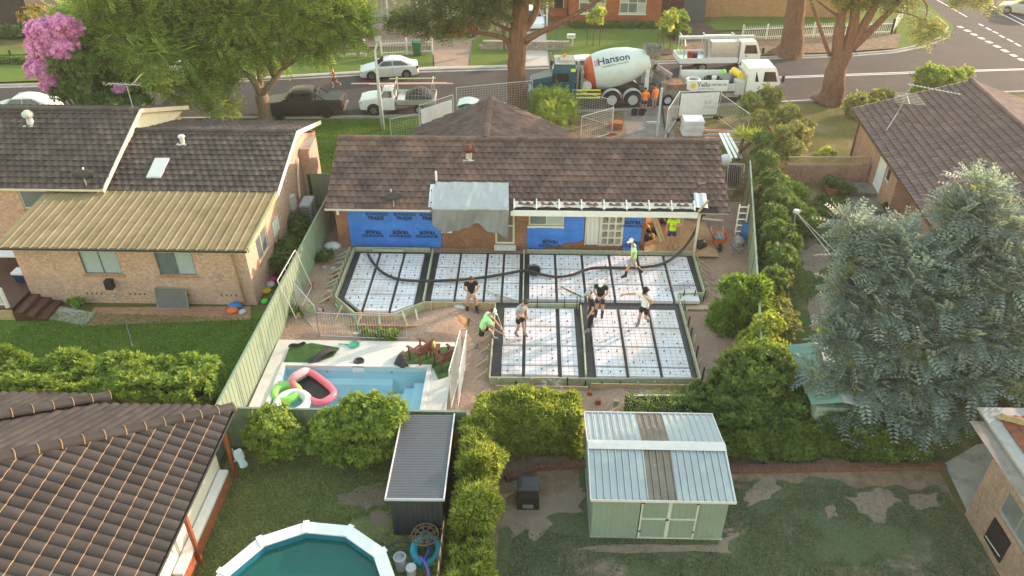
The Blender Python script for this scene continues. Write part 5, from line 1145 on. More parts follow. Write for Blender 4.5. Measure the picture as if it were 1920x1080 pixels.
part('coping', MB().box((PX0-.16,PY0-.16,0.10),(PX1+.16,PY0,0.15)).box((PX0-.16,PY1,0.10),(PX1+.16,PY1+.16,0.15)).box((PX0-.16,PY0,0.10),(PX0,PY1,0.15)).box((PX1,PY0,0.10),(PX1+.16,PY1,0.15)), mat('coping_white', (0.66,0.64,0.60), 0.7, 0.05), PL_)
part('water', MB().grid(lambda u, v: (PX0+.005+(PX1-PX0-.01)*u, PY0+.005+(PY1-PY0-.01)*v, -0.07), 4, 4), m_water, PL_)
part('skimmer_box', MB().box((-6.42,PY1+0.0,0.02),(-6.02,PY1+0.05,0.155)).box((-6.44,PY1-.03,-.14),(-6.0,PY1-.004,0.09)), m_pvc, PL_)
for x in (-7.4,-5.0): part('inlet', MB().lathe([(0.0,0),(0.05,0),(0.06,-.02)], (x,PY1-.012,-0.12), 10, Matrix.Rotation(math.pi/2,4,'X')), m_grey, PL_)
DK = [(-9.62,17.75),(-2.78,17.75),(-2.72,20.6),(-3.0,23.2),(-9.66,23.2)]
mb = MB(); z = 0.098
for a, b, c, d in ((-9.62,17.75,PX0-.0,23.2), (PX1,17.75,-2.76,23.2), (PX0,17.75,PX1,PY0), (PX0,PY1,PX1,23.2)): mb.box((a+.001,b+.001,0.0), (c-.001,d-.001,z))
solo('pool_deck', mb, m_pooldeck, kind='structure')
def ring(label, c, R, r, m, name='pool_ring', sy=1.0, tilt=0.0):
    c = V(c); mb = MB(); 
    mb.tube([c + V((R*math.cos(a), R*sy*math.sin(a), r*0.6+tilt*math.sin(a))) for a in np.linspace(0, 2*math.pi, 24, endpoint=False)], r, 10, closed=True); return solo(name, mb, m, label, 'pool float', c, smooth=True)
m_gring = mat('lime_vinyl', (0.24,0.62,0.10), 0.3, 0.06, spec=0.6); m_wring = mat('white_vinyl', (0.74,0.74,0.68), 0.3, 0.05, spec=0.6); m_pink = mat('pink_vinyl', (0.85,0.16,0.22), 0.3, 0.06, spec=0.6)
ring('lime green swim ring floating at the left end of the pool', G(537,741,-0.06), 0.42, 0.16, m_gring); ring('white swim ring floating behind the pool fence', G(549,760,-0.06), 0.52, 0.17, m_wring)
c = G(587,731,-0.05); t = thing('pool_lounger', 'pink inflatable pool lounger with dark mesh seat', 'pool float', c); R_ = Matrix.Translation(c) @ Matrix.Rotation(-0.72,4,'Z')
pts = []
for a in np.linspace(0, 2*math.pi, 36, endpoint=False):
    ca, sa = math.cos(a), math.sin(a); pts.append(R_ @ V((0.92*abs(ca)**0.75*math.copysign(1,ca), 0.46*abs(sa)**0.6*math.copysign(1,sa), 0.10+0.10*max(0,-ca))))
part('tube', MB().tube(pts, 0.13, 8, closed=True), m_pink, t, smooth=True); part('mesh_seat', MB().grid(lambda u, v: R_ @ V((-0.75+1.5*u, (-0.36+0.72*v), 0.03)), 6, 4), m_black, t)
g = MB().tube([R_ @ V((-0.78, y, 0.24+0.05*math.cos(3*y))) for y in np.linspace(-0.42,0.42,8)], [0.06,0.13,0.16,0.16,0.16,0.16,0.13,0.06], 8); part('pillow', g, mat('pale_pink_vinyl', (0.85,0.42,0.45), 0.3, 0.05), t, smooth=True)
# turf offcuts, lid, scoop, lantern, chairs
m_turf = mat('artificial_turf', (0.045,0.115,0.025), 0.9, 0.2, 5, bump=0.8, bscale=60, patch=[((0.085,0.16,0.035), 2, 0.5, 0.75)]); m_turfb = mat('turf_backing', (0.045,0.04,0.045), 0.85, 0.15, 5)
def turf(px, label, fold=None):
    P = [G(x, y, 0.115) for x, y in px]; c = sum(P, V((0,0,0)))/len(P); t = thing('turf_offcut', label, 'artificial turf', c)
    part('turf', MB().prism([p for p in P[::-1]], (0,0,0.03)), m_turf, t, fix=True)
    for q in fold or []:
        A_, B_, C_, D_ = [G(x, y, 0.15) for x, y in q]
        part('folded_edge', MB().grid(lambda u, v: (A_.lerp(B_, u)).lerp(D_.lerp(C_, u), v) + V((0,0,0.02+0.14*math.sin(math.pi*v)+0.03*math.sin(7*u))), 12, 8), m_turfb, t, smooth=True)
    return t
turf([(530,686),(543,652),(585,644),(637,653),(625,668),(600,676),(577,684)], 'piece of artificial turf with curled dark edges on the white pool deck', [[(577,684),(605,676),(632,660),(618,652)], [(540,653),(563,650),(575,645),(548,651)]])
turf([(740,686),(752,664),(770,656),(858,650),(856,700),(822,711),(812,690),(790,684),(760,688)], 'crumpled artificial turf under the wooden chairs', [[(738,684),(758,692),(768,690),(757,658)]])
c = G(673,678,0.11); solo('skimmer_lid', MB().lathe([(0.0,0.02),(0.13,0.02),(0.15,0.05),(0.19,0.06),(0.20,0.03),(0.20,0.0)], c, 18), [m_black], 'round black-rimmed skimmer lid lying on the pool deck', 'lid', c, smooth=0.6)
c = G(664,647,0.11); t = thing('leaf_scoop', 'green pool leaf scoop lying on the white deck', 'scoop', c)
part('net', MB().lathe([(0,0.02),(0.16,0.02),(0.20,0.05),(0.21,0.02)], c, 14), mat('sea_green_plastic', (0.05,0.33,0.20), 0.5, 0.1), t); part('handle', MB().beam(c+V((-.20,0,.03)), c+V((-.62,0.02,.03)), 0.04, 0.025), MATS['sea_green_plastic'], t)
m_chair = mat('dark_red_timber', (0.15,0.05,0.03), 0.6, 0.2, 7)
def deck_chair(px, rz, label):
    c = G(*px, 0.14); t = thing('garden_chair', label, 'chair', c, rz, 'wooden chairs by the pool'); L = dict(local=True)
    for k in range(5): part('seat_slat', MB().beam((-.28,-.22+.11*k,.38), (.28,-.22+.11*k,.38), 0.08, 0.02), m_chair, t, **L)
    for k in range(6): part('back_slat', MB().beam((-.25+.10*k,.28,.40), (-.25+.10*k,.48,.98), 0.06, 0.02, (0,1,0)), m_chair, t, **L)
    part('back_rail', MB().beam((-.30,.48,.98), (.30,.48,.98), 0.05, 0.06), m_chair, t, **L)
    for sx in (-.3, .3):
        for y, h in ((-.25,.60),(.28,.60)): part('leg', MB().beam((sx,y,0), (sx,y,h), 0.05, 0.05), m_chair, t, **L)
        part('armrest', MB().beam((sx,-.34,.62), (sx,.36,.62), 0.09, 0.025), m_chair, t, **L)
    return t
deck_chair((788,672), -2.2, 'red-brown wooden garden chair nearer the pool fence rails, left of the pair'); deck_chair((835,684), -2.5, 'red-brown wooden garden chair beside the leaning mesh gate, right of the pair')
t = thing('side_table', 'small red-brown wooden table between the two garden chairs', 'table', G(812,668,.14)); c = G(812,668,.14)
part('top', MB().box((c.x-.28,c.y-.2,c.z+.42), (c.x+.28,c.y+.2,c.z+.45)), m_chair, t)
for sx in (-.24,.24):
    for sy in (-.16,.16): part('leg', MB().beam(c+V((sx,sy,0)), c+V((sx,sy,.42)), .04, .04), m_chair, t)
c = c + V((0.02,0,.45)); t = thing('lantern', 'small yellow lantern on the wooden side table', 'lantern', c); part('body', MB().lathe([(0.0,0),(0.11,0.0),(0.13,0.05),(0.12,0.2),(0.05,0.27),(0,0.27)], c, 6), mat('yellow_lantern', (0.55,0.42,0.12), 0.4, 0.2), t); part('ring_handle', MB().tube([c+V((.05*math.cos(a),0,.30+.05*math.sin(a))) for a in np.linspace(0,2*math.pi,8,endpoint=False)], .01, 4, closed=True), m_dark, t)
# ---------------------------------------------------------------- temporary and pool fences
def mesh_panel(name, label, A, B, h, base=(0,0,0), lean=(0,0,0), m=None, bars='mesh', r=0.02, banner=None, feet=True, sp=0.10):
    m = m or m_steel_w; A = V(A); B = V(B); up = V((0,0,h)) + V(lean); t = thing(name, label, 'fence panel', (A+B)/2); d = B-A; n = max(2, int(d.length/sp))
    part('frame', MB().tube([A+V((0,0,.06)), A+up], r, 6).tube([B+V((0,0,.06)), B+up], r, 6).tube([A+up, B+up], r, 6).tube([A+V((0,0,.10)), B+V((0,0,.10))], r, 6), m, t)
    mb = MB()
    for i in range(1, n): p = A + d*(i/n); mb.tube([p+V((0,0,.10)), p+up], 0.0045 if bars == 'mesh' else 0.009, 3)
    if bars == 'mesh':
        k = max(2, int(h/0.15))
        for j in range(1, k): q = up*(j/k); mb.tube([A+q, B+q], 0.0045, 3)
    part('wires', mb, m, t, kind='stuff')
    if feet:
        for p in (A, B): part('foot', MB().box((p.x-.28,p.y-.11,0), (p.x+.28,p.y+.11,.13)), MATS.get('brick_foot') or mat('brick_foot', (0.36,0.10,0.06), 0.8, 0.2), t)
    return t
g0 = lambda x, y, z=0.02: G(x, y, z)
mesh_panel('pool_fence_panel', 'grey pool fence panel of upright bars, left one in front of the angled bay', g0(600,633), g0(713,638), 1.2, m=m_steel, bars='bars', feet=False)
mesh_panel('pool_fence_panel', 'grey pool fence panel of upright bars, right one in front of the angled bay', g0(713,638), g0(764,637), 1.2, m=m_steel, bars='bars', feet=False)
mesh_panel('pool_fence_panel', 'grey mesh fence panel running from the green fence towards the pool rails', g0(560,585), g0(600,633), 1.5, m=m_steel, feet=False)
mesh_panel('pool_fence_panel', 'pale steel gate frame leaning on the long green fence', g0(556,600), g0(586,540), 1.9, lean=(-0.45,0,0), m=m_steel_w, feet=False, sp=0.45)
mesh_panel('pool_fence_panel', 'pale mesh panel standing beside the pool near the wooden chairs', g0(846,768,.1), g0(866,690,.1), 1.75, m=m_steel_w, feet=False)
mesh_panel('pool_fence_panel', 'second pale mesh panel leaning along the edge of the pool deck', g0(858,770,.1), g0(872,690,.1), 1.75, lean=(0.12,0,0), m=m_steel_w, feet=False)
# ---------------------------------------------------------------- vehicles (local x = forward, origin mid-wheelbase on the ground)
def wheel(root, x, y, r, w, m_rim, side, M):
    wh = part('wheel', MB().lathe([(r*0.62,-w/2),(r*0.93,-w/2),(r,-w*0.32),(r,w*0.32),(r*0.93,w/2),(r*0.62,w/2)], (0,0,0), 18, Matrix.Rotation(math.pi/2,4,'X')).xf(M @ Matrix.Translation((x,y,r))), m_tyre, root, smooth=0.7, local=True)
    d = side*(w/2-.015); g = MB().lathe([(r*0.66,0),(r*0.60,0.02),(r*0.56,-0.03),(0.0,-0.03)], (0,0,0), 14, Matrix.Rotation(-side*math.pi/2,4,'X'))
    for k in range(5):
        a = 2*math.pi*k/5; g.beam((0.05*math.cos(a),-side*0.0,0.05*math.sin(a)), (r*.60*math.cos(a),0,r*.60*math.sin(a)), 0.05, 0.035, (0,1,0))
    part('rim', g.xf(M @ Matrix.Translation((x,y+d,r))), m_rim, wh, local=True)
def ring_b(x, w, z0, zt, inset=0.94):
    return [(x,-w*inset,z0),(x,-w,z0+(zt-z0)*0.42),(x,-w*0.975,zt-0.07),(x,-w*0.86,zt),(x,w*0.86,zt),(x,w*0.975,zt-0.07),(x,w,z0+(zt-z0)*0.42),(x,w*inset,z0)]
def ring_g(x, wb, zb, wt, zr): return [(x,-wb,zb),(x,-wt,max(zb+.004,zr-.06)),(x,-wt*0.82,zr),(x,wt*0.82,zr),(x,wt,max(zb+.004,zr-.06)),(x,wb,zb)]
def carbody(t, M, bs, gs, paint, wins, shield, rear, glass):
    b = part('body', MB().loft([ring_b(*s) for s in bs]).xf(M), paint, t, smooth=0.5, local=True, fix=True)
    part('cabin', MB().loft([ring_g(*s) for s in gs]).xf(M), paint, t, smooth=0.5, local=True, fix=True)
    zb = gs[1][2]; wb = gs[1][1]; wt = gs[1][3]
    def yz(z, zr): k = (z-zb)/(zr-zb); return wb+(wt-wb)*min(1,k)+0.014
    for x0, x1, xa, xb, z0, z1, zr in wins:
        for s in (-1, 1):
            q = [(x0,s*yz(z0,zr),z0),(x1,s*yz(z0,zr),z0),(xb,s*yz(z1,zr),z1),(xa,s*yz(z1,zr),z1)]
            part('side_window', MB().prism([M @ V(p) for p in (q if s < 0 else q[::-1])], M.to_3x3() @ V((0,s*0.006,0))), glass, t, local=True, fix=True)
    for q, nm in ((shield,'windscreen'),(rear,'rear_window')):
        if q: part(nm, MB().prism([M @ V(p) for p in q], M.to_3x3() @ V((0.012 if nm == 'windscreen' else -0.012,0,0.008))), glass, t, local=True, fix=True)
    return b
def bx(t, nm, a, b, m, M): return part(nm, MB().box(a, b).xf(M), m, t, local=True)
m_wpaint = mat('white_car_paint', (0.78,0.79,0.80), 0.22, 0.02, spec=0.6); m_chrome = mat('alloy_rim', (0.42,0.42,0.43), 0.35, 0.1, metal=0.5); m_lamp_r = mat('red_lamp', (0.40,0.012,0.012), 0.25, 0.1); m_lamp_w = mat('clear_lamp', (0.55,0.56,0.58), 0.15, 0.1); m_seam = mat('seam', (0.05,0.05,0.05), 0.7, 0.1)
def sedan(label, loc, rz, paint, sc_=0.93, hatch=False, wag=False):
    t = thing('parked_car', label, 'car', loc, rz); M = Matrix.Scale(sc_, 4); W = 0.88
    e = -2.05 if hatch else -2.24
    bs = [(2.22,.60,.28,.52),(2.14,.76,.22,.64),(1.8,.85,.20,.75),(1.45,.88,.20,.83),(0.95,.885,.20,.93),(-1.2,.885,.20,.98),(-1.75,.87,.22,.99),(e+.08,.80,.26,.95),(e,.70,.34,.84)]
    xe = e+.12 if hatch else -1.85
    gs = [(1.05,.74,.92,.70,.925),(0.30,.76,.95,.60,1.38),(-0.35,.76,.96,.60,1.45),(-1.0,.76,.97,.59,1.42 if hatch else 1.39),(xe+.05 if hatch else xe,.72,.97,.56 if hatch else .66,1.0)]
    if hatch: gs.insert(4, (-1.65,.75,.97,.57,1.38))
    rear = [(-1.02,-.50,1.36),(-1.02,.50,1.36),(-1.72,.56,1.04),(-1.72,-.56,1.04)] if not hatch else [(-1.70,-.50,1.33),(-1.70,.50,1.33),(-1.90,.56,1.04),(-1.90,-.56,1.04)]
    carbody(t, M, bs, gs, paint, [(0.78,-0.28,0.34,-0.28,1.0,1.32,1.40),(-0.34,-1.20,-0.34,-1.0,1.0,1.32,1.40)] + ([(-1.26,-1.7,-1.1,-1.5,1.02,1.30,1.38)] if hatch else [(-1.24,-1.5,-1.06,-1.15,1.0,1.22,1.38)]), [(0.96,-.64,.97),(0.96,.64,.97),(0.36,.53,1.35),(0.36,-.53,1.35)], rear, m_glass_d)
    for x in (1.34,-1.30):
        for s in (-1,1):
            part('wheel_arch', MB().lathe([(0.0,0),(.37,0),(.385,-.01),(.37,-.03)], (0,0,0), 16, Matrix.Rotation(-s*math.pi/2,4,'X')).xf(M @ Matrix.Translation((x,s*(W+.004),.33))), m_seam, t, local=True); wheel(t, x, s*(W-.07), .32, .20, m_chrome, s, M)
    for s in (-1,1):
        bx(t,'headlight',(2.02,s*.70-.10,.56),(2.16,s*.70+.10,.66),m_lamp_w,M); bx(t,'tail_light',(e+.01,s*.68-.13,.72),(e+.16,s*.68+.13,.92),m_lamp_r,M); bx(t,'mirror',(.68,s*.93-.09,.96),(.82,s*.93+.09,1.07),paint,M)
        bx(t,'door_seam',(-.31,s*.887-.003,.30),(-.295,s*.887+.003,.92),m_seam,M); bx(t,'door_handle',(-.55,s*.885-.014,.82),(-.40,s*.885+.014,.85),paint,M)
    bx(t,'number_plate',(e-.012,-.18,.55),(e-.004,.18,.66),m_lamp_w,M); bx(t,'bumper',(e-.02,-.72,.30),(e+.06,.72,.44),paint,M)
    return t
d2 = lambda a, b: math.atan2(b[1]-a[1], b[0]-a[0])
sedan('white sedan parked against the far kerb', (-10.15,54.0,0.01), math.pi+0.17, m_wpaint)
sedan('white hatchback half hidden behind the mixer drum', (4.35,54.6,0.01), 0.12, m_wpaint, hatch=True)
sedan('white car seen between the leaves of the big left street tree', tuple(G(368,140))[:2]+(0.01,), math.pi+0.12, mat('silver_white_paint', (0.66,0.67,0.69), 0.25, 0.03))
sedan('white car whose roof shows behind the left ridge', tuple(G(52,215))[:2]+(0.01,), math.pi+0.08, m_wpaint)
sedan('red car parked on the pink driveway', tuple(G(853,68))[:2]+(0.07,), math.pi*1.05, m_red, hatch=True)
sedan('white car standing in the pale driveway', tuple(G(1000,48))[:2]+(0.08,), -math.pi/2+0.1, m_wpaint, hatch=True)
sedan('silver car driving off at the top right corner', tuple(G(1918,26))[:2]+(0.01,), 2.55, mat('silver_paint', (0.42,0.42,0.40), 0.3, 0.04), hatch=True)

# dark green double-cab ute
t = thing('pickup_truck', 'dark green double-cab pickup with black tray cover parked on the near kerb', 'pickup', tuple(G(574,213))[:2]+(0.01,), math.pi+0.075); M = Matrix.Scale(0.95,4)
m_gut_ = mat('dark_olive_paint', (0.042,0.040,0.030), 0.4, 0.08, spec=0.3)
carbody(t, M, [(2.62,.66,.45,.84),(2.52,.84,.38,.98),(2.1,.92,.36,1.06),(1.35,.93,.36,1.14),(-0.75,.93,.36,1.18),(-0.78,.925,.40,1.16),(-2.55,.91,.44,1.16),(-2.66,.86,.50,1.12)], [(1.35,.80,1.13,.76,1.135),(0.65,.82,1.16,.66,1.72),(0.0,.82,1.17,.66,1.80),(-0.6,.82,1.17,.66,1.78),(-0.76,.81,1.17,.66,1.70)], m_gut_, [(1.0,0.05,0.62,0.05,1.20,1.62,1.78),(-0.02,-0.62,-0.02,-0.58,1.20,1.62,1.78)], [(1.26,-.70,1.18),(1.26,.70,1.18),(0.72,.58,1.66),(0.72,-.58,1.66)], [(-0.77,-.56,1.62),(-0.77,.56,1.62),(-0.77,.66,1.24),(-0.77,-.66,1.24)], m_glass_d)
bx(t,'tray_cover',(-2.50,-.78,1.162),(-0.95,.78,1.195),m_black,M); part('sports_bar', MB().tube([(-0.85,-.80,1.18),(-1.0,-.72,1.55),(-1.0,.72,1.55),(-0.85,.80,1.18)], .045, 6).tube([(-1.0,-.72,1.55),(-1.55,-.80,1.20)], .045, 6).tube([(-1.0,.72,1.55),(-1.55,.80,1.20)], .045, 6).xf(M), m_black, t, local=True)
bx(t,'tailgate',(-2.70,-.72,.62),(-2.665,.72,1.12),m_gut_,M); bx(t,'bumper',(-2.80,-.80,.46),(-2.66,.80,.60),m_chrome,M)
for s in (-1,1):
    bx(t,'tail_light',(-2.69,s*.83-.05,.76),(-2.58,s*.83+.09,1.04),m_lamp_r,M); bx(t,'headlight',(2.40,s*.72-.13,.82),(2.58,s*.72+.13,.94),m_lamp_w,M); bx(t,'mirror',(.95,s*1.0-.1,1.18),(1.1,s*1.0+.1,1.38),m_gut_,M); bx(t,'side_step',(-0.7,s*.93-.08,.34),(1.1,s*.93+.08,.40),m_black,M); bx(t,'door_seam',(.02,s*.934-.003,.42),(.035,s*.934+.003,1.12),m_seam,M); bx(t,'bed_seam',(-.77,s*.935-.003,.42),(-.75,s*.935+.003,1.15),m_seam,M)
    for x in (1.55,-1.53):
        part('wheel_arch', MB().lathe([(0,0),(.47,0),(.49,-.03),(.47,-.06)], (0,0,0), 16, Matrix.Rotation(-s*math.pi/2,4,'X')).xf(M @ Matrix.Translation((x,s*.945,.42))), m_black, t, local=True); wheel(t, x, s*.87, .39, .26, m_black, s, M)
# white tray ute
t = thing('pickup_truck', 'white single-cab tray ute loaded under a black cargo net', 'pickup', tuple(G(748,207))[:2]+(0.01,), math.pi+0.05); M = Matrix.Scale(0.95,4); UT = t
carbody(t, M, [(2.55,.66,.45,.84),(2.45,.84,.38,.98),(2.05,.92,.36,1.08),(1.4,.93,.36,1.15),(0.2,.93,.36,1.18),(0.14,.90,.40,1.16)], [(1.4,.80,1.14,.76,1.145),(0.85,.82,1.17,.66,1.68),(0.45,.82,1.17,.66,1.76),(0.18,.81,1.17,.66,1.72)], m_wpaint, [(1.08,0.30,0.82,0.30,1.20,1.60,1.74)], [(1.32,-.70,1.19),(1.32,.70,1.19),(0.90,.58,1.63),(0.90,-.58,1.63)], [(0.16,-.56,1.62),(0.16,.56,1.62),(0.14,.66,1.24),(0.14,-.66,1.24)], m_glass_d)
bx(t,'tray_floor',(-2.55,-.95,.80),(0.02,.95,.88),m_alu,M); bx(t,'chassis',(-2.5,-.45,.50),(0.3,.45,.79),m_dark,M)
for s in (-1,1):
    bx(t,'tray_side',(-2.55,s*.97-.02,.74),(0.02,s*.97+.02,1.08),m_alu,M); bx(t,'headlight',(2.33,s*.72-.13,.82),(2.52,s*.72+.13,.94),m_lamp_w,M); bx(t,'mirror',(1.0,s*1.0-.1,1.18),(1.15,s*1.0+.1,1.38),m_wpaint,M); bx(t,'tail_light',(-2.60,s*.8-.12,.66),(-2.552,s*.8+.12,.74),m_lamp_r,M)
    for x in (1.55,-1.5): wheel(t, x, s*.84, .36, .24, m_chrome, s, M)
    part('wheel_arch', MB().lathe([(0,0),(.44,0),(.46,-.03),(.44,-.06)], (0,0,0), 16, Matrix.Rotation(-s*math.pi/2,4,'X')).xf(M @ Matrix.Translation((1.55,s*.94,.38))), m_black, t, local=True)
bx(t,'tail_board',(-2.59,-.95,.80),(-2.555,.95,1.08),m_alu,M)
part('ladder_rack', MB().tube([(0.05,-.9,.9),(0.05,-.9,2.0),(0.05,.9,2.0),(0.05,.9,.9)], .035, 6).tube([(-2.4,-.9,.9),(-2.4,-.9,2.0),(-2.4,.9,2.0),(-2.4,.9,.9)], .035, 6).xf(M), m_alu, t, local=True)
uloc = V(UT.location); uR = Matrix.Translation(uloc) @ Matrix.Rotation(UT.rotation_euler.z,4,'Z') @ M
for k, (y, z, m_, lb) in enumerate(((0.62,2.10,mat('pink_primed_timber', (0.62,0.36,0.30), 0.7, 0.1),'two long pink primed planks tied on the rack of the white tray ute'),(-0.35,2.08,m_tgreen,'green treated timber length on the rack of the white tray ute'))):
    tt = thing('timber_planks', lb, 'timber', uR @ V((-1,y,z)))
    for j in range(2 if k == 0 else 1): part('plank', MB().beam(uR @ V((2.9-1.2*j if k == 0 else 0.5,y+.12*j,z)), uR @ V((-3.4-.4*j if k == 0 else -2.6,y+.12*j,z)), 0.11, 0.05), m_, tt)
tt = thing('netted_load', 'dark load of tools under a black net on the ute tray', 'cargo', uR @ V((-1.6,0,.88)))
def load_pt(u, v):
    x = -0.55-1.85*u; y = -.85+1.7*v; h = 0.62*math.sin(math.pi*min(1,max(0,v)))**0.5*(0.35+0.65*math.sin(math.pi*min(1,u*1.05))**0.6)*(1+0.15*math.sin(9*u+7*v)); return uR @ V((x,y,.89+h))
part('load', MB().grid(load_pt, 16, 12), mat('dark_load', (0.05,0.045,0.04), 0.8, 0.4, 5), tt, smooth=True); mb = MB()
for i in range(9): mb.tube([V(load_pt(i/8, v/10))+V((0,0,.02)) for v in range(11)], .015, 4)
for j in range(1,8): mb.tube([V(load_pt(u/10, j/8))+V((0,0,.02)) for u in range(11)], .015, 4)
part('net', mb, m_grey, tt)

# mixer truck
MX = thing('mixer_truck', 'teal concrete mixer truck with white and orange drum at the kerb', 'truck', (5.95,49.35,0.01), math.pi+0.03); M = Matrix.Scale(1.0,4); t = MX
m_teal = mat('teal_truck_paint', (0.010,0.075,0.105), 0.4, 0.06, spec=0.35); m_drum = mat('white_drum', (0.60,0.66,0.67), 0.4, 0.05, patch=[((0.50,0.53,0.52), 1.2, 0.55, 0.75)]); m_drumo = mat('orange_drum', (0.52,0.085,0.03), 0.4, 0.08); m_yel = mat('yellow_stripe', (0.75,0.72,0.04), 0.5, 0.05); m_dirty = mat('dirty_steel', (0.20,0.185,0.17), 0.7, 0.35, 5)
bx(t,'chassis',(-2.2,-.45,.75),(5.6,.45,1.05),m_dark,M)
# cab and bonnet
part('cab', MB().loft([[(3.1,-1.12,.75),(3.1,1.12,.75),(3.1,1.12,2.35),(3.1,.95,2.75),(3.1,-.95,2.75),(3.1,-1.12,2.35)],[(4.55,-1.12,.75),(4.55,1.12,.75),(4.55,1.12,1.95),(4.45,.95,2.70),(4.45,-.95,2.70),(4.55,-1.12,1.95)]]).xf(M), m_teal, t, local=True, fix=True)
part('roof_panel', MB().box((3.15,-.93,2.752),(4.42,.93,2.80)).box((3.3,-.5,2.80),(4.1,.5,2.90)).xf(M), mat('dusty_roof', (0.42,0.38,0.33), 0.7, 0.12), t, local=True)
part('bonnet', MB().loft([[(4.56,-.95,1.0),(4.56,.95,1.0),(4.56,.95,1.72),(4.56,.7,1.95),(4.56,-.7,1.95),(4.56,-.95,1.72)],[(5.9,-.75,.95),(5.9,.75,.95),(5.9,.75,1.45),(5.9,.55,1.62),(5.9,-.55,1.62),(5.9,-.75,1.45)]]).xf(M), m_teal, t, local=True, fix=True)
bx(t,'bumper',(5.85,-1.15,.55),(6.05,1.15,.92),m_lgrey,M); bx(t,'grille',(5.905,-.55,1.0),(5.93,.55,1.5),m_chrome,M)
part('windscreen', MB().prism([M @ V(p) for p in [(4.57,-.98,1.98),(4.57,.98,1.98),(4.48,.88,2.62),(4.48,-.88,2.62)]], (0.012,0,0)), m_glass_d, t, local=True, fix=True)
for s in (-1,1):
    dr_ = part('door', MB().box((3.45,s*1.125-.01,.80),(4.42,s*1.125+.01,2.3)).xf(M), m_teal, t, local=True); part('side_window', MB().box((3.55,s*1.14-.006,1.72),(4.32,s*1.14+.006,2.25)).xf(M), m_glass_d, dr_, local=True); part('handle', MB().box((3.5,s*1.15-.02,1.45),(3.65,s*1.15+.02,1.5)).xf(M), m_chrome, dr_, local=True)
    bx(t,'mirror',(4.42,s*1.33-.06,1.75),(4.62,s*1.33+.06,2.3),m_black,M); part('front_guard', MB().tube([(5.4+.62*math.cos(a),s*.98,.52+.62*math.sin(a)) for a in np.linspace(0.1,math.pi-.1,9)], .20, 6).xf(M), m_teal, t, local=True); wheel(t,5.35,s*.98,.50,.30,m_chrome,s,M); bx(t,'headlight',(5.86,s*.86-.10,1.05),(5.93,s*.86+.10,1.3),m_lamp_w,M)
    for x in (0.68,-0.68):
        wheel(t,x,s*.98,.52,.5,m_lgrey,s,M); part('mudguard', MB().tube([(x+.62*math.cos(a),s*1.0,.53+.62*math.sin(a)) for a in np.linspace(0.0,math.pi,11)], .05, 4).grid(lambda u, v: (x+.63*math.cos(math.pi*u), s*(.72+.5*v), .53+.63*math.sin(math.pi*u)), 12, 1).xf(M), m_lgrey, t, local=True)
    for k in range(3): bx(t,'side_guard_rail',(1.45,s*1.16-.02,.62+.25*k),(3.0,s*1.16+.02,.72+.25*k),m_yel,M)
    bx(t,'step_tank',(3.1,s*1.02-.16,.48),(4.3,s*1.02+.16,.74),m_lgrey,M); bx(t,'marker_stripe',(3.12,s*1.135-.01,2.36-.0),(3.42,s*1.135+.01,2.55),m_yel,M); bx(t,'amber_strip',(3.4,s*1.14-.02,.73),(4.3,s*1.14+.02,.79),mat('amber_strip', (0.75,0.33,0.03), 0.5, 0.05) if 'amber_strip' not in MATS else MATS['amber_strip'],M)
part('beacon', MB().lathe([(0,.16),(.09,.14),(.11,0),(0,0)], (3.75,-.3,2.9), 10).xf(M), m_orange, t, local=True); part('exhaust_stack', MB().tube([(2.95,.85,.9),(2.95,.85,3.0)], .09, 8).xf(M), m_chrome, t, local=True); part('intake_stack', MB().tube([(4.62,-1.0,1.9),(4.62,-1.0,2.95)], .05, 6).xf(M), m_chrome, t, local=True)
bx(t,'hose_rack',(2.6,-1.05,1.05),(2.75,1.05,2.2),m_dirty,M)
part('water_tank', MB().tube([(2.35,-1.0,1.35),(2.35,1.0,1.35)], .33, 12).xf(M), m_lgrey, t, local=True)
# drum: axis rising to the rear
DA = V((2.45,0,1.85)); DB = V((-1.65,0,2.75)); ax = (DB-DA).normalized(); L = (DB-DA).length; Q = ax.to_track_quat('Z','Y').to_matrix().to_4x4()
prof = [(0.0,0),(0.62,0.02),(0.95,0.28),(1.10,0.62),(1.20,1.0),(1.23,1.5),(1.22,2.1),(1.10,2.9),(0.86,3.6),(0.62,L),(0.50,L+.05)]
g = MB(); g.lathe(prof, (0,0,0), 28); n = 28
for i in range(len(g.m)): g.m[i] = 1 if i//n < 3 else 0
DR = part('drum', g.xf(M @ Matrix.Translation(DA) @ Q), [m_drum, m_drumo], t, local=True, smooth=0.5)
mb = MB()
def on_drum(zl, ang):       # point on the drum skin, local
    r = next((prof[i][0]+(prof[i+1][0]-prof[i][0])*(zl-prof[i][1])/(prof[i+1][1]-prof[i][1]) for i in range(len(prof)-1) if prof[i][1] <= zl <= prof[i+1][1]), .6)
    return (M @ Matrix.Translation(DA) @ Q) @ V((r*1.012*math.cos(ang), r*1.012*math.sin(ang), zl))
def drum_text(txt, size, zc, angc, m, name, thick=0.0, sx=1.0):
    cu = text_mb(txt, size, (0,0,0), (1,0,0), (0,1,0), thick=thick, sx=sx); mb = MB(); bm = bmesh.new(); me = mesh_of('t', cu, m); bm.from_mesh(me)
    bmesh.ops.triangulate(bm, faces=bm.faces); bmesh.ops.subdivide_edges(bm, edges=[e for e in bm.edges if e.calc_length() > 0.15], cuts=1, use_grid_fill=False); bm.to_mesh(me); bm.free()
    mb.add([on_drum(zc + v.co.x, angc - v.co.y/1.22) for v in me.vertices], [tuple(p.vertices) for p in me.polygons]); bpy.data.meshes.remove(me); return part(name, mb, m, DR, local=True)
m_navy = mat('navy_print', (0.012,0.04,0.11), 0.5, 0.05); m_pinkp = mat('pink_print', (0.50,0.06,0.12), 0.5, 0.05)
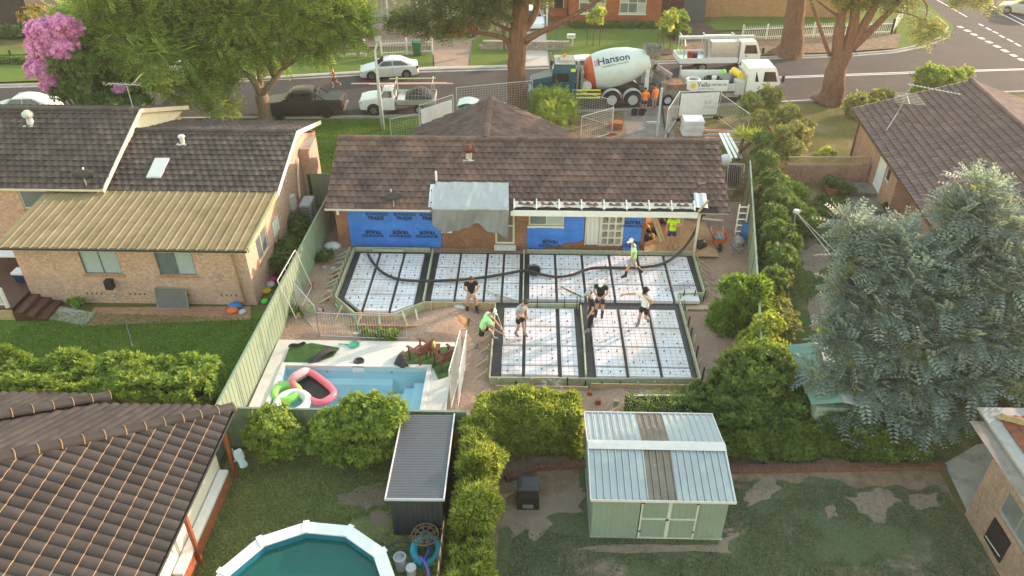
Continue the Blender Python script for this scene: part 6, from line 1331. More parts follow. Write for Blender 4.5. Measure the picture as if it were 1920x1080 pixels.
# find the drum side that faces the camera from above
Wm = Matrix.Translation(V(MX.location)) @ Matrix.Rotation(MX.rotation_euler.z,4,'Z'); best = max(np.linspace(0,2*math.pi,120), key=lambda a: ((Wm @ V(on_drum(2.0,a)))-(Wm @ (M @ (DA+ax*2.0)))).normalized().dot((V((0,0,CAM_H))-(Wm @ V(on_drum(2.0,a)))).normalized()))
up_test = (Wm @ V(on_drum(2.0,best-0.3))).z > (Wm @ V(on_drum(2.0,best))).z
def dt(txt, s, z, off, m, nm, **k):
    global on_drum
    return drum_text(txt, s, z, best + (off if not up_test else -off), m, nm, **k)
dt('Hanson', 0.66, 1.95, 0.42, m_navy, 'lettering', thick=0.012, sx=1.02); dt('PIONEERING CONCRETE', 0.15, 2.0, 0.12, m_navy, 'lettering')
mb = MB()
for i in range(4):
    for j in range(4):
        z = 0.72+.085*i; a = best + (-(0.42-.13+.085*j) if up_test else (0.42-.13+.085*j)); mb.poly(on_drum(z,a-.025), on_drum(z+.06,a-.025), on_drum(z+.06,a+.025), on_drum(z,a+.025))
part('logo_dots', mb, m_pinkp, DR, local=True)
part('drum_pedestal', MB().beam((-1.55,-.75,1.0),(-1.55,-.55,2.5),.18,.25,(1,0,0)).beam((-1.55,.75,1.0),(-1.55,.55,2.5),.18,.25,(1,0,0)).box((-1.65,-.8,2.0),(-1.45,.8,2.2)).box((2.4,-.6,1.05),(2.7,.6,1.7)).xf(M), m_lgrey, t, local=True)
part('charge_hopper', MB().loft([[(-1.5,-.35,2.95),(-2.2,-.35,2.85),(-2.2,.35,2.85),(-1.5,.35,2.95)],[(-1.35,-.62,3.65),(-2.5,-.62,3.65),(-2.5,.62,3.65),(-1.35,.62,3.65)]], caps=False).xf(M), m_dirty, t, local=True, fix=True)
part('side_plate', MB().prism([(-1.45,-1.0,1.1),(-2.1,-1.0,1.1),(-2.3,-1.0,2.6),(-1.6,-1.0,2.6)], (0,.04,0)).xf(M), m_lgrey, t, local=True); part('chute', MB().tube([(-2.1,0,2.3),(-2.7,-.1,1.9),(-3.2,-.15,1.6)], .26, 8, cap=False).xf(M), m_dirty, t, local=True); part('rear_ladder', MB().tube([(-2.0,-.95,.6),(-2.25,-.95,2.9)], .03, 5).tube([(-2.0,-.55,.6),(-2.25,-.55,2.9)], .03, 5).xf(M), m_lgrey, t, local=True)
bx(t,'orange_panel',(-2.25,-1.02,2.1),(-2.15,-.96,2.5),m_orange,M)
part('coiled_hose', MB().tube([(-.1+.30*math.cos(a),-1.02+.02*math.sin(7*a),1.55+.30*math.sin(a)) for a in np.linspace(0,2*math.pi,16,endpoint=False)], .04, 6, closed=True).tube([(-.1+.26*math.cos(a),-.94,1.75+.30*math.sin(a)) for a in np.linspace(0,2*math.pi,16,endpoint=False)], .04, 6, closed=True).xf(M), m_grey, t, local=True)
# trailer pump between the two trucks
t = thing('concrete_pump', 'dirty concrete pump with steel hopper and orange guards behind the mixer', 'pump', (8.35,49.5,0.01), 0.05); I = Matrix.Identity(4)
bx(t,'bed',(-.2,-.85,.55),(2.0,.85,.95),m_dirty,I); part('hopper', MB().loft([[(-1.1,-.4,.6),(-.2,-.4,.6),(-.2,.4,.6),(-1.1,.4,.6)],[(-1.4,-.8,1.35),(.0,-.8,1.35),(.0,.8,1.35),(-1.4,.8,1.35)]], caps=False), m_dirty, t, local=True, fix=True)
bx(t,'hood',(.5,-.65,.96),(1.8,.65,1.30),mat('orange_rust_paint', (0.30,0.12,0.05), 0.7, 0.3, 3, patch=[((0.10,0.085,0.075), 2.5, .42, .6)]),I); bx(t,'control_box',(.1,-.8,.96),(.45,-.3,1.5),m_dirty,I); part('lid', MB().beam((.0,0,1.36),(.35,0,1.85),1.2,.05,(1,0,1)), m_dirty, t, local=True); part('tail_gate_plate', MB().beam((1.6,.7,.95),(1.6,.7,2.1),.06,.25), m_steel, t, local=True)
for s in (-1,1): wheel(t,.6,s*.85,.36,.24,m_lgrey,s,I)
part('drawbar', MB().beam((2.0,0,.6),(2.5,0,.6),.12,.10), m_dark, t, local=True)
part('boom_pipe', MB().tube([(-.9,-.5,.7),(-1.3,-1.1,.35),(-1.2,-2.2,.15)], .07, 8), m_dirty, t, local=True)

def cabover(t, M, x, m, crew=False):
    l = 2.3 if crew else 1.7
    part('cab', MB().loft([[(x-l,-1.0,.62),(x-l,1.0,.62),(x-l,1.0,1.6),(x-l,.90,2.38),(x-l,-.90,2.38),(x-l,-1.0,1.6)],[(x-.45,-1.02,.62),(x-.45,1.02,.62),(x-.45,1.02,1.6),(x-.48,.90,2.42),(x-.48,-.90,2.42),(x-.45,-1.02,1.6)],[(x-.02,-.98,.60),(x-.02,.98,.60),(x,.98,1.45),(x-.36,.82,2.30),(x-.36,-.82,2.30),(x,-.98,1.45)]]).xf(M), m, t, local=True, smooth=0.45, fix=True)
    part('windscreen', MB().prism([M @ V(p) for p in [(x+.0,-.88,1.50),(x+.0,.88,1.50),(x-.33,.76,2.22),(x-.33,-.76,2.22)]], (0.014,0,.006)), m_glass_d, t, local=True, fix=True)
    for s in (-1,1):
        wins = [(x-1.35,x-.28)] if not crew else [(x-1.20,x-.25),(x-1.75,x-1.5)]
        for a, b in wins: part('side_window', MB().prism([M @ V(p) for p in [(a,s*1.032,1.50),(b,s*1.032,1.50),(b-.22,s*.955,2.15),(a+.02,s*.955,2.15)]], (0,s*.008,0)), m_glass_d, t, local=True, fix=True)
        bx(t,'mirror',(x-.05,s*1.25-.06,1.55),(x+.12,s*1.25+.06,2.0),m_black,M); bx(t,'headlight',(x-.08,s*.75-.15,.78),(x+.012,s*.75+.15,.95),m_lamp_w,M); bx(t,'door_handle',(x-1.25,s*1.02-.02,1.28),(x-1.05,s*1.02+.02,1.33),m_black,M)
        part('wheel_arch', MB().lathe([(0,0),(.50,0),(.52,-.03)], (0,0,0), 16, Matrix.Rotation(-s*math.pi/2,4,'X')).xf(M @ Matrix.Translation((x-1.15,s*1.024,.46))), m_black, t, local=True); wheel(t,x-1.15,s*.90,.40,.24,m_chrome,s,M)
    bx(t,'bumper',(x-.15,-1.0,.38),(x+.03,1.0,.62),m,M)
# white signed tray truck
t = thing('tray_truck', 'white crew-cab tray truck with a yellow star sign on its side', 'truck', (13.2,50.15,0.01), 0.03); M = Matrix.Scale(0.96,4); YT = t
cabover(t, M, 3.2, m_wpaint, True); bx(t,'chassis',(-3.2,-.4,.55),(1.2,.4,.80),m_dark,M); bx(t,'tray_floor',(-3.2,-1.05,.92),(.80,1.05,1.0),m_dirty,M)
for s in (-1,1):
    bx(t,'tray_side',(-3.2,s*1.07-.025,.86),(-.35,s*1.07+.025,1.62),m_wpaint,M); wheel(t,-1.7,s*.80,.40,.42,m_chrome,s,M)
bx(t,'tray_side',(-.33,-1.095,.86),(.15,-1.045,1.38),m_lgrey,M); bx(t,'head_board',(.80,-1.05,.9),(.86,1.05,1.95),m_alu,M); bx(t,'tail_board',(-3.26,-1.05,.9),(-3.21,1.05,1.4),m_dirty,M)
bx(t,'tool_box',(.17,-1.09,.62),(.79,-.45,1.55),m_lgrey,M); bx(t,'tool_box',(.17,.40,1.01),(.79,1.04,1.60),m_lgrey,M); bx(t,'under_tank',(-.4,-1.0,.42),(.5,-.6,.72),m_alu,M)
SG = part('sign_board', MB().box((-3.15,-1.112,.92),(-.38,-1.098,1.60)).xf(M), m_white, t, local=True)
m_star = mat('yellow_star', (0.75,0.52,0.03), 0.5, 0.1); sm = MB(); sm.poly(*[M @ V((-2.74+(.29 if k % 2 == 0 else .14)*math.cos(math.pi*k/6),-1.118,1.27+(.29 if k % 2 == 0 else .14)*math.sin(math.pi*k/6))) for k in range(12)]); part('star_emblem', sm, m_star, SG, local=True)
mb = text_mb('Yello', .42, M @ V((-2.02,-1.118,1.32)), (1,0,0), (0,0,1), thick=.006); part('lettering', mb, m_navy, SG, local=True)
mb = text_mb('0407 860 504', .18, M @ V((-.98,-1.118,1.32)), (1,0,0), (0,0,1), thick=.004); part('lettering', mb, m_navy, SG, local=True); mb = text_mb('CONCRETE PUMPING', .11, M @ V((-1.85,-1.118,1.03)), (1,0,0), (0,0,1)); part('lettering', mb, m_navy, SG, local=True)
yR = Matrix.Translation(V(YT.location)) @ Matrix.Rotation(.03,4,'Z') @ M
def ringstack(label, c, R, r, m, nm='tyre', n=1):
    c = yR @ V(c); tt = thing(nm, label, 'tyre' if nm == 'tyre' else 'hose', c)
    for k in range(n): part('coil', MB().tube([c+V((R*math.cos(a),R*math.sin(a),r+2*r*k)) for a in np.linspace(0,2*math.pi,18,endpoint=False)], r, 7, closed=True), m, tt, smooth=True)
ringstack('pale dusty tyre ring lying at the back of the signed truck tray', (-2.55,-.1,1.0), .42, .10, m_lgrey, 'tyre', 2); ringstack('black coiled hose lying in the middle of the signed truck tray', (-1.15,.0,1.0), .55, .07, m_tyre, 'hose_coil', 3)
c = yR @ V((-1.1,-.05,1.30)); solo('bucket', MB().lathe([(0,.0),(.14,0),(.17,.24),(.18,.24),(.15,.02)], c, 12), m_pvc, 'small white bucket standing inside the coiled hose on the truck', 'bucket', c)
c = yR @ V((.45,.05,1.68)); solo('fuel_drum', MB().tube([c+V((-.1,.55,.05)), c+V((.16,-.55,.05))], .24, 14), mat('yellow_plastic', (0.80,0.55,0.03), 0.45, 0.06), 'yellow plastic drum lying behind the cab of the signed truck', 'drum', c, smooth=0.6)
c = yR @ V((-.25,.1,1.0)); solo('sack', MB().ball(c+V((0,0,.32)), (.42,.45,.36)), mat('grey_sack', (0.22,0.23,0.23), 0.8, 0.2, 6), 'grey bulging bag on the signed truck tray', 'bag', c, smooth=True); c = yR @ V((-.35,.5,1.0)); solo('sack', MB().ball(c+V((0,0,.55)), (.20,.24,.28)), mat('green_bag', (0.25,0.62,0.12), 0.7, 0.2, 6), 'bright green bag on the signed truck tray', 'bag', c, smooth=True)
# white truck with aluminium tool boxes
t = thing('tray_truck', 'white tray truck carrying tall aluminium boxes and an overhead rack', 'truck', (13.7,56.2,0.01), 0.07); M = Matrix.Scale(0.90,4)
cabover(t, M, 3.1, m_wpaint); bx(t,'chassis',(-3.3,-.4,.55),(1.4,.4,.80),m_dark,M); bx(t,'tray_floor',(-3.4,-1.1,.88),(1.25,1.1,.96),m_alu,M)
for s in (-1,1): bx(t,'tray_side',(-3.4,s*1.12-.025,.80),(1.25,s*1.12+.025,1.22),m_wpaint,M); wheel(t,-1.5,s*.82,.40,.40,m_chrome,s,M)
bx(t,'tail_board',(-3.46,-1.1,.80),(-3.41,1.1,1.22),m_wpaint,M); bx(t,'tool_cabinet',(-1.0,-1.08,.97),(1.2,-.30,2.45),m_alu,M); bx(t,'tool_cabinet',(-1.0,.30,.97),(1.2,1.08,2.45),m_alu,M)
rk = MB()
for x in (-3.1,-1.2,1.15): rk.tube([(x,-1.0,.97),(x,-1.0,2.2),(x,-.6,2.62),(x,1.0,2.62),(x,1.0,.97)], .045, 6)
part('rack', rk.xf(M), m_alu, t, local=True); bx(t,'awning_tube',(-3.6,-.9,2.66),(2.4,-.55,2.86),m_lgrey,M); tR = Matrix.Translation(V(t.location)) @ Matrix.Rotation(.07,4,'Z') @ M
part('strap', MB().beam((-3.08,.3,1.0),(-3.08,.2,2.6),.08,.02).xf(M), mat('lime_strap', (0.20,0.75,0.08), 0.6, 0.05), t, local=True)
c = tR @ V((-2.3,-.3,.97)); g = thing('generator', 'red and black petrol generator on the back of the box truck', 'generator', c); part('body', MB().box(c+V((-.28,-.22,.06)), c+V((.05,.22,.5))), m_red, g); part('engine', MB().box(c+V((.06,-.2,.06)), c+V((.38,.2,.42))), m_black, g); part('frame', MB().tube([c+V((-.32,-.25,0)), c+V((-.32,-.25,.55)), c+V((.4,-.25,.55)), c+V((.4,-.25,0))], .02, 5), m_black, g)

# ---------------------------------------------------------------- street furniture and front yard
lp = G(718,243); t = thing('street_lamp', 'grey street lamp pole on the near verge beside the white tray ute', 'street lamp', lp)
ltop = GY(711,85,lp.y); hgt = ltop.z
part('pole', MB().tube([lp, lp+V((0,0,2.0)), lp+V((0,0,hgt-1.2)), lp+V((-.05,.25,hgt-.4)), lp+V((.02,.9,hgt))], [.13,.11,.075,.06,.05], 10), m_lgrey, t, smooth=True); part('lantern', MB().loft([[lp+V((x*.10,.85+y*.0,hgt+z*.06)) for x, z in ((-1,-1),(1,-1),(1,1),(-1,1))],[lp+V((x*.20,1.15,hgt+.02+z*.11)) for x, z in ((-1,-1),(1,-1),(1,1),(-1,1))],[lp+V((x*.16,1.5,hgt+.05+z*.07)) for x, z in ((-1,-1),(1,-1),(1,1),(-1,1))]]), m_lgrey, t, fix=True)
c = V((GY(878,190,43.2).x,43.2,0)); t = thing('portable_toilet', 'portable site toilet with translucent white roof and green walls', 'portable toilet', c); part('cabin', MB().box(c+V((-.55,-.55,.1)), c+V((.55,.55,2.05))), mat('teal_plastic', (0.05,0.22,0.17), 0.5, 0.1), t); part('roof', MB().grid(lambda u, v: c+V((-.6+1.2*u,-.6+1.2*v,2.12+.16*math.sin(math.pi*u)+.03*math.cos(30*v))), 10, 24), m_pvc, t); part('door', MB().box(c+V((-.42,-.575,.15)), c+V((.42,-.556,1.95))), m_lgrey, t); part('skid', MB().box(c+V((-.6,-.6,0)), c+V((.6,.6,.1))), m_dark, t)
def tfence(label, a, b, h=2.0, banner=False, m=None, name='site_fence_panel', lift=0): 
    A_, B_ = G(*a), G(*b); t = mesh_panel(name, label, A_, B_, h, m=m or m_steel_w, sp=0.16)
    if banner:
        d = (B_-A_); part('banner', MB().grid(lambda u, v: A_ + d*(0.04+0.92*u) + V((0,-.03+.012*math.sin(12*u),0.30+1.45*v)), 12, 4), m_sheetb, t)
    return t
m_sheetb = mat('white_banner', (0.70,0.70,0.70), 0.6, 0.05, patch=[((0.45,0.47,0.50), 2.2, 0.58, 0.7)])
tfence('site fence panel with a white banner behind the grey-tiled gable wing', (790,258), (852,236), 2.0, True)
tfence('site fence panel beside the portable toilet', (858,222), (935,214)); tfence('site fence panel in front of the gum tree trunk', (935,214), (998,208))
tfence('site fence panel left of the white banner panel, ending at the lamp pole', (735,268), (788,258), 1.5)
tfence('open mesh gate panel swung towards the house left of the driveway', (1072,216), (1147,238), 1.7); tfence('mesh gate panel standing left of the concrete driveway', (1088,270), (1147,252), 1.7)
tfence('mesh panel standing askew right of the driveway', (1246,262), (1268,226), 1.9); bp1 = tfence('mesh panel with a big white builder banner beside the foam stack', (1268,226), (1345,222), 1.85, True)
tfence('mesh panel running from the banner towards the right fence', (1345,222), (1398,262), 1.6)
A_, B_ = G(1268,226), G(1345,222); dx = (B_-A_)
bpos = A_ + dx*.70 + V((0,-.065,0.95)); lg = MB(); 
text_mb('DUTTAN', .24, bpos + V((0,0,-.16)), (1,0,0), (0,0,1), lg, thick=.008); part('lettering', lg, m_lamp_w, bp1)
part('emblem', MB().poly(bpos+V((-.2,0,.05)), bpos+V((-.05,0,.05)), bpos+V((0,0,.15)), bpos+V((.05,0,.05)), bpos+V((.2,0,.05)), bpos+V((.2,0,.36)), bpos+V((.0,0,.22)), bpos+V((-.2,0,.36))), m_lamp_w, bp1)
c = G(1296,250); t = thing('foam_stack', 'stack of spare white foam pods in front of the builder banner', 'foam blocks', c)
for k in range(5): part('block', MB().box(c+V((-.62+.03*(k % 3),-.5+.04*(k % 2),.02+.19*k)), c+V((.58+.03*(k % 3),.55+.04*(k % 2),.20+.19*k))), m_pod, t)
t = thing('steel_stack', 'stack of long galvanised steel lengths beside the foam blocks', 'steel', G(1350,250)); 
for k in range(14): a = G(1318+2*(k % 5),240+2.5*k,.1+.05*(k % 4)); b = G(1392+3*(k % 3),243+2.2*k,.1+.05*(k % 4)); part('length', MB().tube([a,b], .025, 5), m_alu if k % 3 else m_orange, t)
t = thing('aluminium_planks', 'long silver metal planks sloping beside the right end of the roof', 'planks', G(1365,280)); 
for k in range(3): part('plank', MB().beam(G(1350+7*k,250,.5), G(1372+9*k,297,.35), .18, .06), m_alu, t)
t = thing('timber_pole', 'grey timber pole standing beside the driveway', 'pole', G(1231,255)); part('shaft', MB().beam(G(1231,256), G(1231,256)+V((0,0,3.0)), .12, .12), m_lgrey, t); part('cross_arm', MB().beam(G(1231,256)+V((-.7,0,.9)), G(1231,256)+V((.1,0,.9)), .06, .10), m_lgrey, t)
for k, (x, y, lb) in enumerate(((1189,216,'left of the two black buckets behind the orange-shirted workers'),(1203,216,'right of the two black buckets behind the orange-shirted workers'))):
    c = G(x,y); t = thing('bucket', lb, 'bucket', c, group='black buckets on the driveway'); part('body', MB().lathe([(0,.02),(.17,.02),(.21,.36),(.22,.36),(.22,.38),(.19,.38),(.16,.05),(0,.05)], c, 12), m_black, t); part('handle', MB().tube([c+V((.2*math.cos(a),.05,.37+.1*math.sin(a))) for a in np.linspace(0,math.pi,7)], .01, 4), m_steel, t)
c = G(1152,240); t = thing('brick_pallet', 'small stack of orange bricks beside the mesh gate', 'bricks', c)
for k in range(4): 
    for j in range(3): part('brick', MB().box(c+V((-.25+.24*j,-.3,.02+.10*k)), c+V((-.02+.24*j,.3,.11+.10*k))), m_brickF, t)
# far side: picket fences, letterbox, bins, saplings
def picket_fence(label, pts, h, m, sp=0.12, posts=2.4, name='picket_fence', r=0.03):
    P = [G(*p) for p in pts]; t = thing(name, label, 'fence', P[0]); mb = MB()
    for A_, B_ in zip(P, P[1:]):
        d = B_-A_; n = int(d.length/sp)
        for i in range(n): p = A_ + d*(i/n); mb.beam(p+V((0,0,.08)), p+V((0,0,h)), r*2, .02, d)
        k = max(1, round(d.length/posts))
        for i in range(k+1): p = A_ + d*(i/k); part('post', MB().beam(p, p+V((0,0,h+.12)), .12, .12), m, t)
        for z in (.3, h-.25): part('rail', MB().beam(A_+V((0,.03,z)), B_+V((0,.03,z)), .05, .07), m, t)
    part('pickets', mb, m, t, kind='stuff'); return t
picket_fence('white picket fence left of the pale cottage path', [(560,112),(686,108)], 1.25, m_white); picket_fence('white picket fence between the cottage path and the pink driveway', [(716,107),(811,103)], 1.25, m_white)
picket_fence('long white spear-top metal fence on the corner block', [(1390,78),(1480,74),(1565,71),(1670,66)], 1.2, m_white, .16, r=.02, name='metal_picket_fence'); picket_fence('short return of the white spear-top fence towards the corner house', [(1670,66),(1690,36)], 1.2, m_white, .16, r=.02, name='metal_picket_fence')
picket_fence('low dark post-and-rail fence on the far left verge', [(-20,118),(70,116)], .8, m_dark, 1.6, 1.8, 'rail_fence')
c = G(783,105); t = thing('wheelie_bin', 'green wheelie bin standing behind the white picket fence', 'bin', c); part('body', MB().loft([[c+V((x*.24,y*.26,.12)) for x, y in ((-1,-1),(1,-1),(1,1),(-1,1))],[c+V((x*.32,y*.36,1.05)) for x, y in ((-1,-1),(1,-1),(1,1),(-1,1))]]), mat('bin_green', (0.03,0.15,0.075), 0.5, 0.1), t); part('lid', MB().box(c+V((-.34,-.38,1.055)), c+V((.34,.38,1.13))), MATS['bin_green'], t)
for s in (-1,1): part('wheel', MB().cyl(c+V((s*.2,.3,.11)), c+V((s*.28,.3,.11)), .11), m_black, t)
c = G(1073,89); t = thing('letterbox', 'white letterbox on a post in the orange house lawn', 'letterbox', c); part('box', MB().box(c+V((-.45,-.15,.75)), c+V((.2,.15,1.05))), m_white, t); part('post', MB().beam(c, c+V((0,0,.75)), .1, .1), m_white, t)
part('slot', MB().box(c+V((-.35,-.156,.88)), c+V((.1,-.151,.92))), m_dark, t)
c = G(925,95); W0 = thing('retaining_wall', 'low stone garden wall beside the pink driveway', 'wall', c); 
for k in range(9):
    for j in range(2): a = c + V((-1.1+.75*k+.3*j,0,.02+.36*j)); part('stone', MB().box(a, a+V((.72,.4,.34))), m_stone, W0)
solo('side_gate', MB().box(G(1278,43)+V((0,0,0)), G(1278,43)+V((1.9,.08,2.2))), mat('slate_steel', (0.075,0.09,0.105), 0.6, 0.08), 'slate grey steel side gate between the two far brick houses', 'gate', G(1278,43))
solo('side_gate', MB().box(G(1230,40)+V((0,0,0)), G(1230,40)+V((2.6,.08,2.4))), m_merbau, 'dark brown timber side fence right of the orange brick house', 'fence', G(1230,40))
# ---------------------------------------------------------------- people
def skin_mesh(vs, es, rad, root=0, sub=1):
    me = bpy.data.meshes.new('figure'); me.from_pydata([tuple(v) for v in vs], es, []); ob = bpy.data.objects.new('figure', me)
    m = ob.modifiers.new('skin', 'SKIN'); m.use_smooth_shade = True; m.branch_smoothing = 0.4; ob.modifiers.new('sub', 'SUBSURF').levels = sub
    sv = me.skin_vertices[0].data
    for i, r in enumerate(rad): sv[i].radius = r if isinstance(r, tuple) else (r, r); sv[i].use_root = (i == root)
    out = eval_mesh(ob); bpy.data.meshes.remove(me); return out
m_skin = mat('skin', (0.50,0.27,0.18), 0.55, 0.06); m_hair = mat('brown_hair', (0.055,0.028,0.016), 0.7, 0.25, 20); m_blackc = mat('black_cloth', (0.014,0.014,0.016), 0.85, 0.2, 8)
BASE = dict(pel=(0,0,.94), spi=(0,0,1.12), che=(0,0,1.32), nek=(0,.01,1.47), jaw=(0,.045,1.55), cra=(0,.03,1.66), top=(0,.02,1.755),
    hL=(-.095,0,.88), kL=(-.105,.03,.49), aL=(-.11,-.01,.10), tL=(-.125,.17,.045), hR=(.095,0,.88), kR=(.105,.03,.49), aR=(.11,-.01,.10), tR=(.125,.17,.045),
    sL=(-.18,0,1.40), eL=(-.235,-.02,1.12), wL=(-.235,.07,.88), sR=(.18,0,1.40), eR=(.235,-.02,1.12), wR=(.235,.07,.88))
def person(label, loc, rz, shirt, shorts, boots, hat=None, pose=None, lean=0.0, nod=0.0, hair=m_hair, k=1.09, long_=False, boot_h=0.36, group=None, skin=None, sleeve=0.62, tank=False):
    sk = skin or m_skin; J = {a: V(b) for a, b in BASE.items()}
    pv = J['pel'].copy(); R = Matrix.Rotation(-lean, 3, 'X')
    up = ('spi','che','nek','jaw','cra','top','sL','sR','eL','eR','wL','wR')
    for a in up: J[a] = pv + R @ (J[a]-pv)
    R2 = Matrix.Rotation(-nod, 3, 'X')
    for a in ('jaw','cra','top'): J[a] = J['nek'] + R2 @ (J[a]-J['nek'])
    for a, b in (pose or {}).items(): J[a] = V(b)
    t = thing('person', label, 'person', loc, rz, group); S_ = Matrix.Scale(k, 4)
    names = ['pel','spi','che','nek','jaw','cra','top','hL','kL','aL','tL','hR','kR','aR','tR','sL','eL','wL','sR','eR','wR']; ix = {n: i for i, n in enumerate(names)}
    rad = dict(pel=(.125,.10), spi=(.105,.08), che=(.105,.08), nek=.055, jaw=.066, cra=.092, top=.058, hL=.092, kL=.064, aL=.044, tL=.036, hR=.092, kR=.064, aR=.044, tR=.036, sL=.050, eL=.046, wL=.034, sR=.050, eR=.046, wR=.034)
    E_ = [('pel','spi'),('spi','che'),('che','nek'),('nek','jaw'),('jaw','cra'),('cra','top'),('pel','hL'),('hL','kL'),('kL','aL'),('aL','tL'),('pel','hR'),('hR','kR'),('kR','aR'),('aR','tR'),('che','sL'),('sL','eL'),('eL','wL'),('che','sR'),('sR','eR'),('eR','wR')]
    me = skin_mesh([J[n] for n in names], [(ix[a], ix[b]) for a, b in E_], [rad[n] for n in names])
    # face, ears and hands grown onto the same mesh
    mb = MB(); mb.add([v.co for v in me.vertices], [tuple(p.vertices) for p in me.polygons]); bpy.data.meshes.remove(me)
    c = J['cra']; u = (J['top']-J['nek']).normalized(); f = (V((0,1,0)) - u*u.y).normalized(); r_ = f.cross(u)
    mb.ball(c + f*.098 - u*.045, (.014,.018,.020), 6, 5)
    for s in (-1,1): mb.ball(c + r_*(s*.093) - u*.035, (.012,.022,.032), 6, 5)
    for sd in ('L','R'):
        w = J['w'+sd]; d = (w - J['e'+sd]).normalized(); s = -1 if sd == 'L' else 1; side = d.cross(V((0,0,1)));  side = side.normalized() if side.length > .1 else V((1,0,0)); nrm = side.cross(d)
        mb.loft([[w + side*(a*x) + nrm*(b*y) + d*z for a, b in ((-1,-1),(1,-1),(1,1),(-1,1))] for x, y, z in ((.024,.016,-.01),(.040,.017,.05),(.042,.014,.09))])
        for i in range(4):
            o_ = w + d*.088 + side*(-.032+.021*i); ln = (.062,.074,.078,.066)[i] if True else 0; mb.tube([o_, o_ + d*ln*.55 - nrm*.010, o_ + d*ln*.9 - nrm*.035], [.0105,.010,.008], 5)
        th = w + d*.02 + side*(-.036*s); mb.tube([th, th + d*.035 - side*(.03*s), th + d*.07 - side*(.035*s) - nrm*.01], [.013,.012,.009], 5)
    nb = len(mb.f); mb.mat(1)
    for s in (-1,1): mb.ball(c + f*.088 + r_*(s*.034) - u*.012, .010, 5, 4)
    mb.ball(c + f*.086 - u*.082, (.022,.008,.006), 5, 4); mb.mat(0)
    part('body', mb.xf(S_), [sk, m_dark], t, smooth=True, local=True)
    def cloth(nm, pts, es, rd, m, root=0):
        q = skin_mesh(pts, es, rd, root); g = MB(); g.add([v.co for v in q.vertices], [tuple(p.vertices) for p in q.polygons]); bpy.data.meshes.remove(q); return part(nm, g.xf(S_), m, t, smooth=True, local=True)
    L = lambda a, b, x: J[a].lerp(J[b], x)
    hem = J['pel'] + V((0,0,-.11))
    if not tank: cloth('shirt', [hem, J['pel']+V((0,0,.06)), J['spi'], J['che'], L('che','nek',.62), J['sL'], L('sL','eL',sleeve), J['sR'], L('sR','eR',sleeve)], [(0,1),(1,2),(2,3),(3,4),(3,5),(5,6),(3,7),(7,8)], [(.175,.140),(.168,.135),(.160,.126),(.178,.135),(.088,.08),.098,.082,.098,.082], shirt, 2)
    else: cloth('top', [J['spi'], J['che'], L('che','nek',.3)], [(0,1),(1,2)], [(.128,.10),(.15,.11),(.09,.08)], shirt, 0)
    x = .97 if long_ else .74
    kn = [J['pel']+V((0,0,.04)), J['pel']+V((0,0,-.05)), J['hL'], L('hL','kL',x), J['hR'], L('hR','kR',x)]; ee = [(0,1),(1,2),(2,3),(1,4),(4,5)]; rr = [(.158,.128),(.155,.128),.115,.100,.115,.100]
    if long_: kn += [L('kL','aL',.75), L('kR','aR',.75)]; ee += [(3,6),(5,7)]; rr += [.066,.066]
    cloth('trousers' if long_ else 'shorts', kn, ee, rr, shorts, 1)
    for sd in ('L','R'):
        kk = L('k'+sd,'a'+sd, 1-boot_h/.40 if boot_h < .4 else .1); a = J['a'+sd]; tt = J['t'+sd]; heel = a + (a-tt).normalized()*.055 + V((0,0,-.05)); ch = [kk, L('k'+sd,'a'+sd,.78), a, tt, heel]
        cloth('boot', ch, [(0,1),(1,2),(2,3),(2,4)], [.066,.058,.056,.048,.046], boots, 2)
    if hat:
        h = MB(); q = Matrix.Translation(c + u*.012) @ Matrix((r_, f, u)).transposed().to_4x4()
        h.lathe([(.102,-.012),(.108,.03),(.098,.068),(.066,.098),(0,.108)], (0,0,0), 14); h.ball((0,.13,-.008), (.078,.082,.012), 10, 5); part('cap', h.xf(S_ @ q), hat, t, smooth=True, local=True)
    h = MB(); q = Matrix.Translation(c + u*.012 - f*.012) @ Matrix((r_, f, u)).transposed().to_4x4(); h.ball((0,-.012,.012), (.100,.104,.094), 12, 8)
    h.v = [v if not (v[1] > .045 and v[2] < .05) else (v[0]*.8, .045, v[2]) for v in h.v]; part('hair', h.xf(S_ @ q), hair, t, smooth=True, local=True)
    return t
m_hiv = mat('lime_cloth', (0.44,0.82,0.38), 0.8, 0.06); m_hivy = mat('yellow_hivis', (0.55,0.85,0.03), 0.8, 0.06); m_orac = mat('orange_hivis', (0.95,0.20,0.02), 0.8, 0.06); m_greyc = mat('grey_cloth', (0.36,0.39,0.41), 0.85, 0.08); m_whitec = mat('white_cloth', (0.76,0.76,0.77), 0.85, 0.05); m_khaki = mat('khaki_cloth', (0.42,0.33,0.25), 0.85, 0.1); m_navyc = mat('navy_cloth', (0.03,0.035,0.11), 0.85, 0.1)
m_gum = mat('black_gumboot', (0.018,0.016,0.016), 0.4, 0.2); m_gumg = mat('grey_gumboot', (0.20,0.20,0.20), 0.6, 0.2); m_tanb = mat('tan_boot', (0.26,0.19,0.13), 0.8, 0.2); m_maroon = mat('maroon_boot', (0.085,0.022,0.022), 0.5, 0.2)
GZ = PZ + 0.03
def at(px, py, z): p = G(px, py, z); return (p.x, p.y, z)
person('worker in black shirt and khaki shorts standing on the soil, looking at his hands', at(885,586,.06), math.pi+.15, m_blackc, m_khaki, m_gum, None, dict(eL=(-.27,.08,1.16), wL=(-.05,.24,1.0), eR=(.27,.08,1.16), wR=(.05,.24,1.0), kL=(-.15,.03,.49), aL=(-.19,0,.1), tL=(-.24,.16,.045), kR=(.15,.03,.49), aR=(.19,0,.1), tR=(.24,.16,.045)), .10, .55, boot_h=.30)
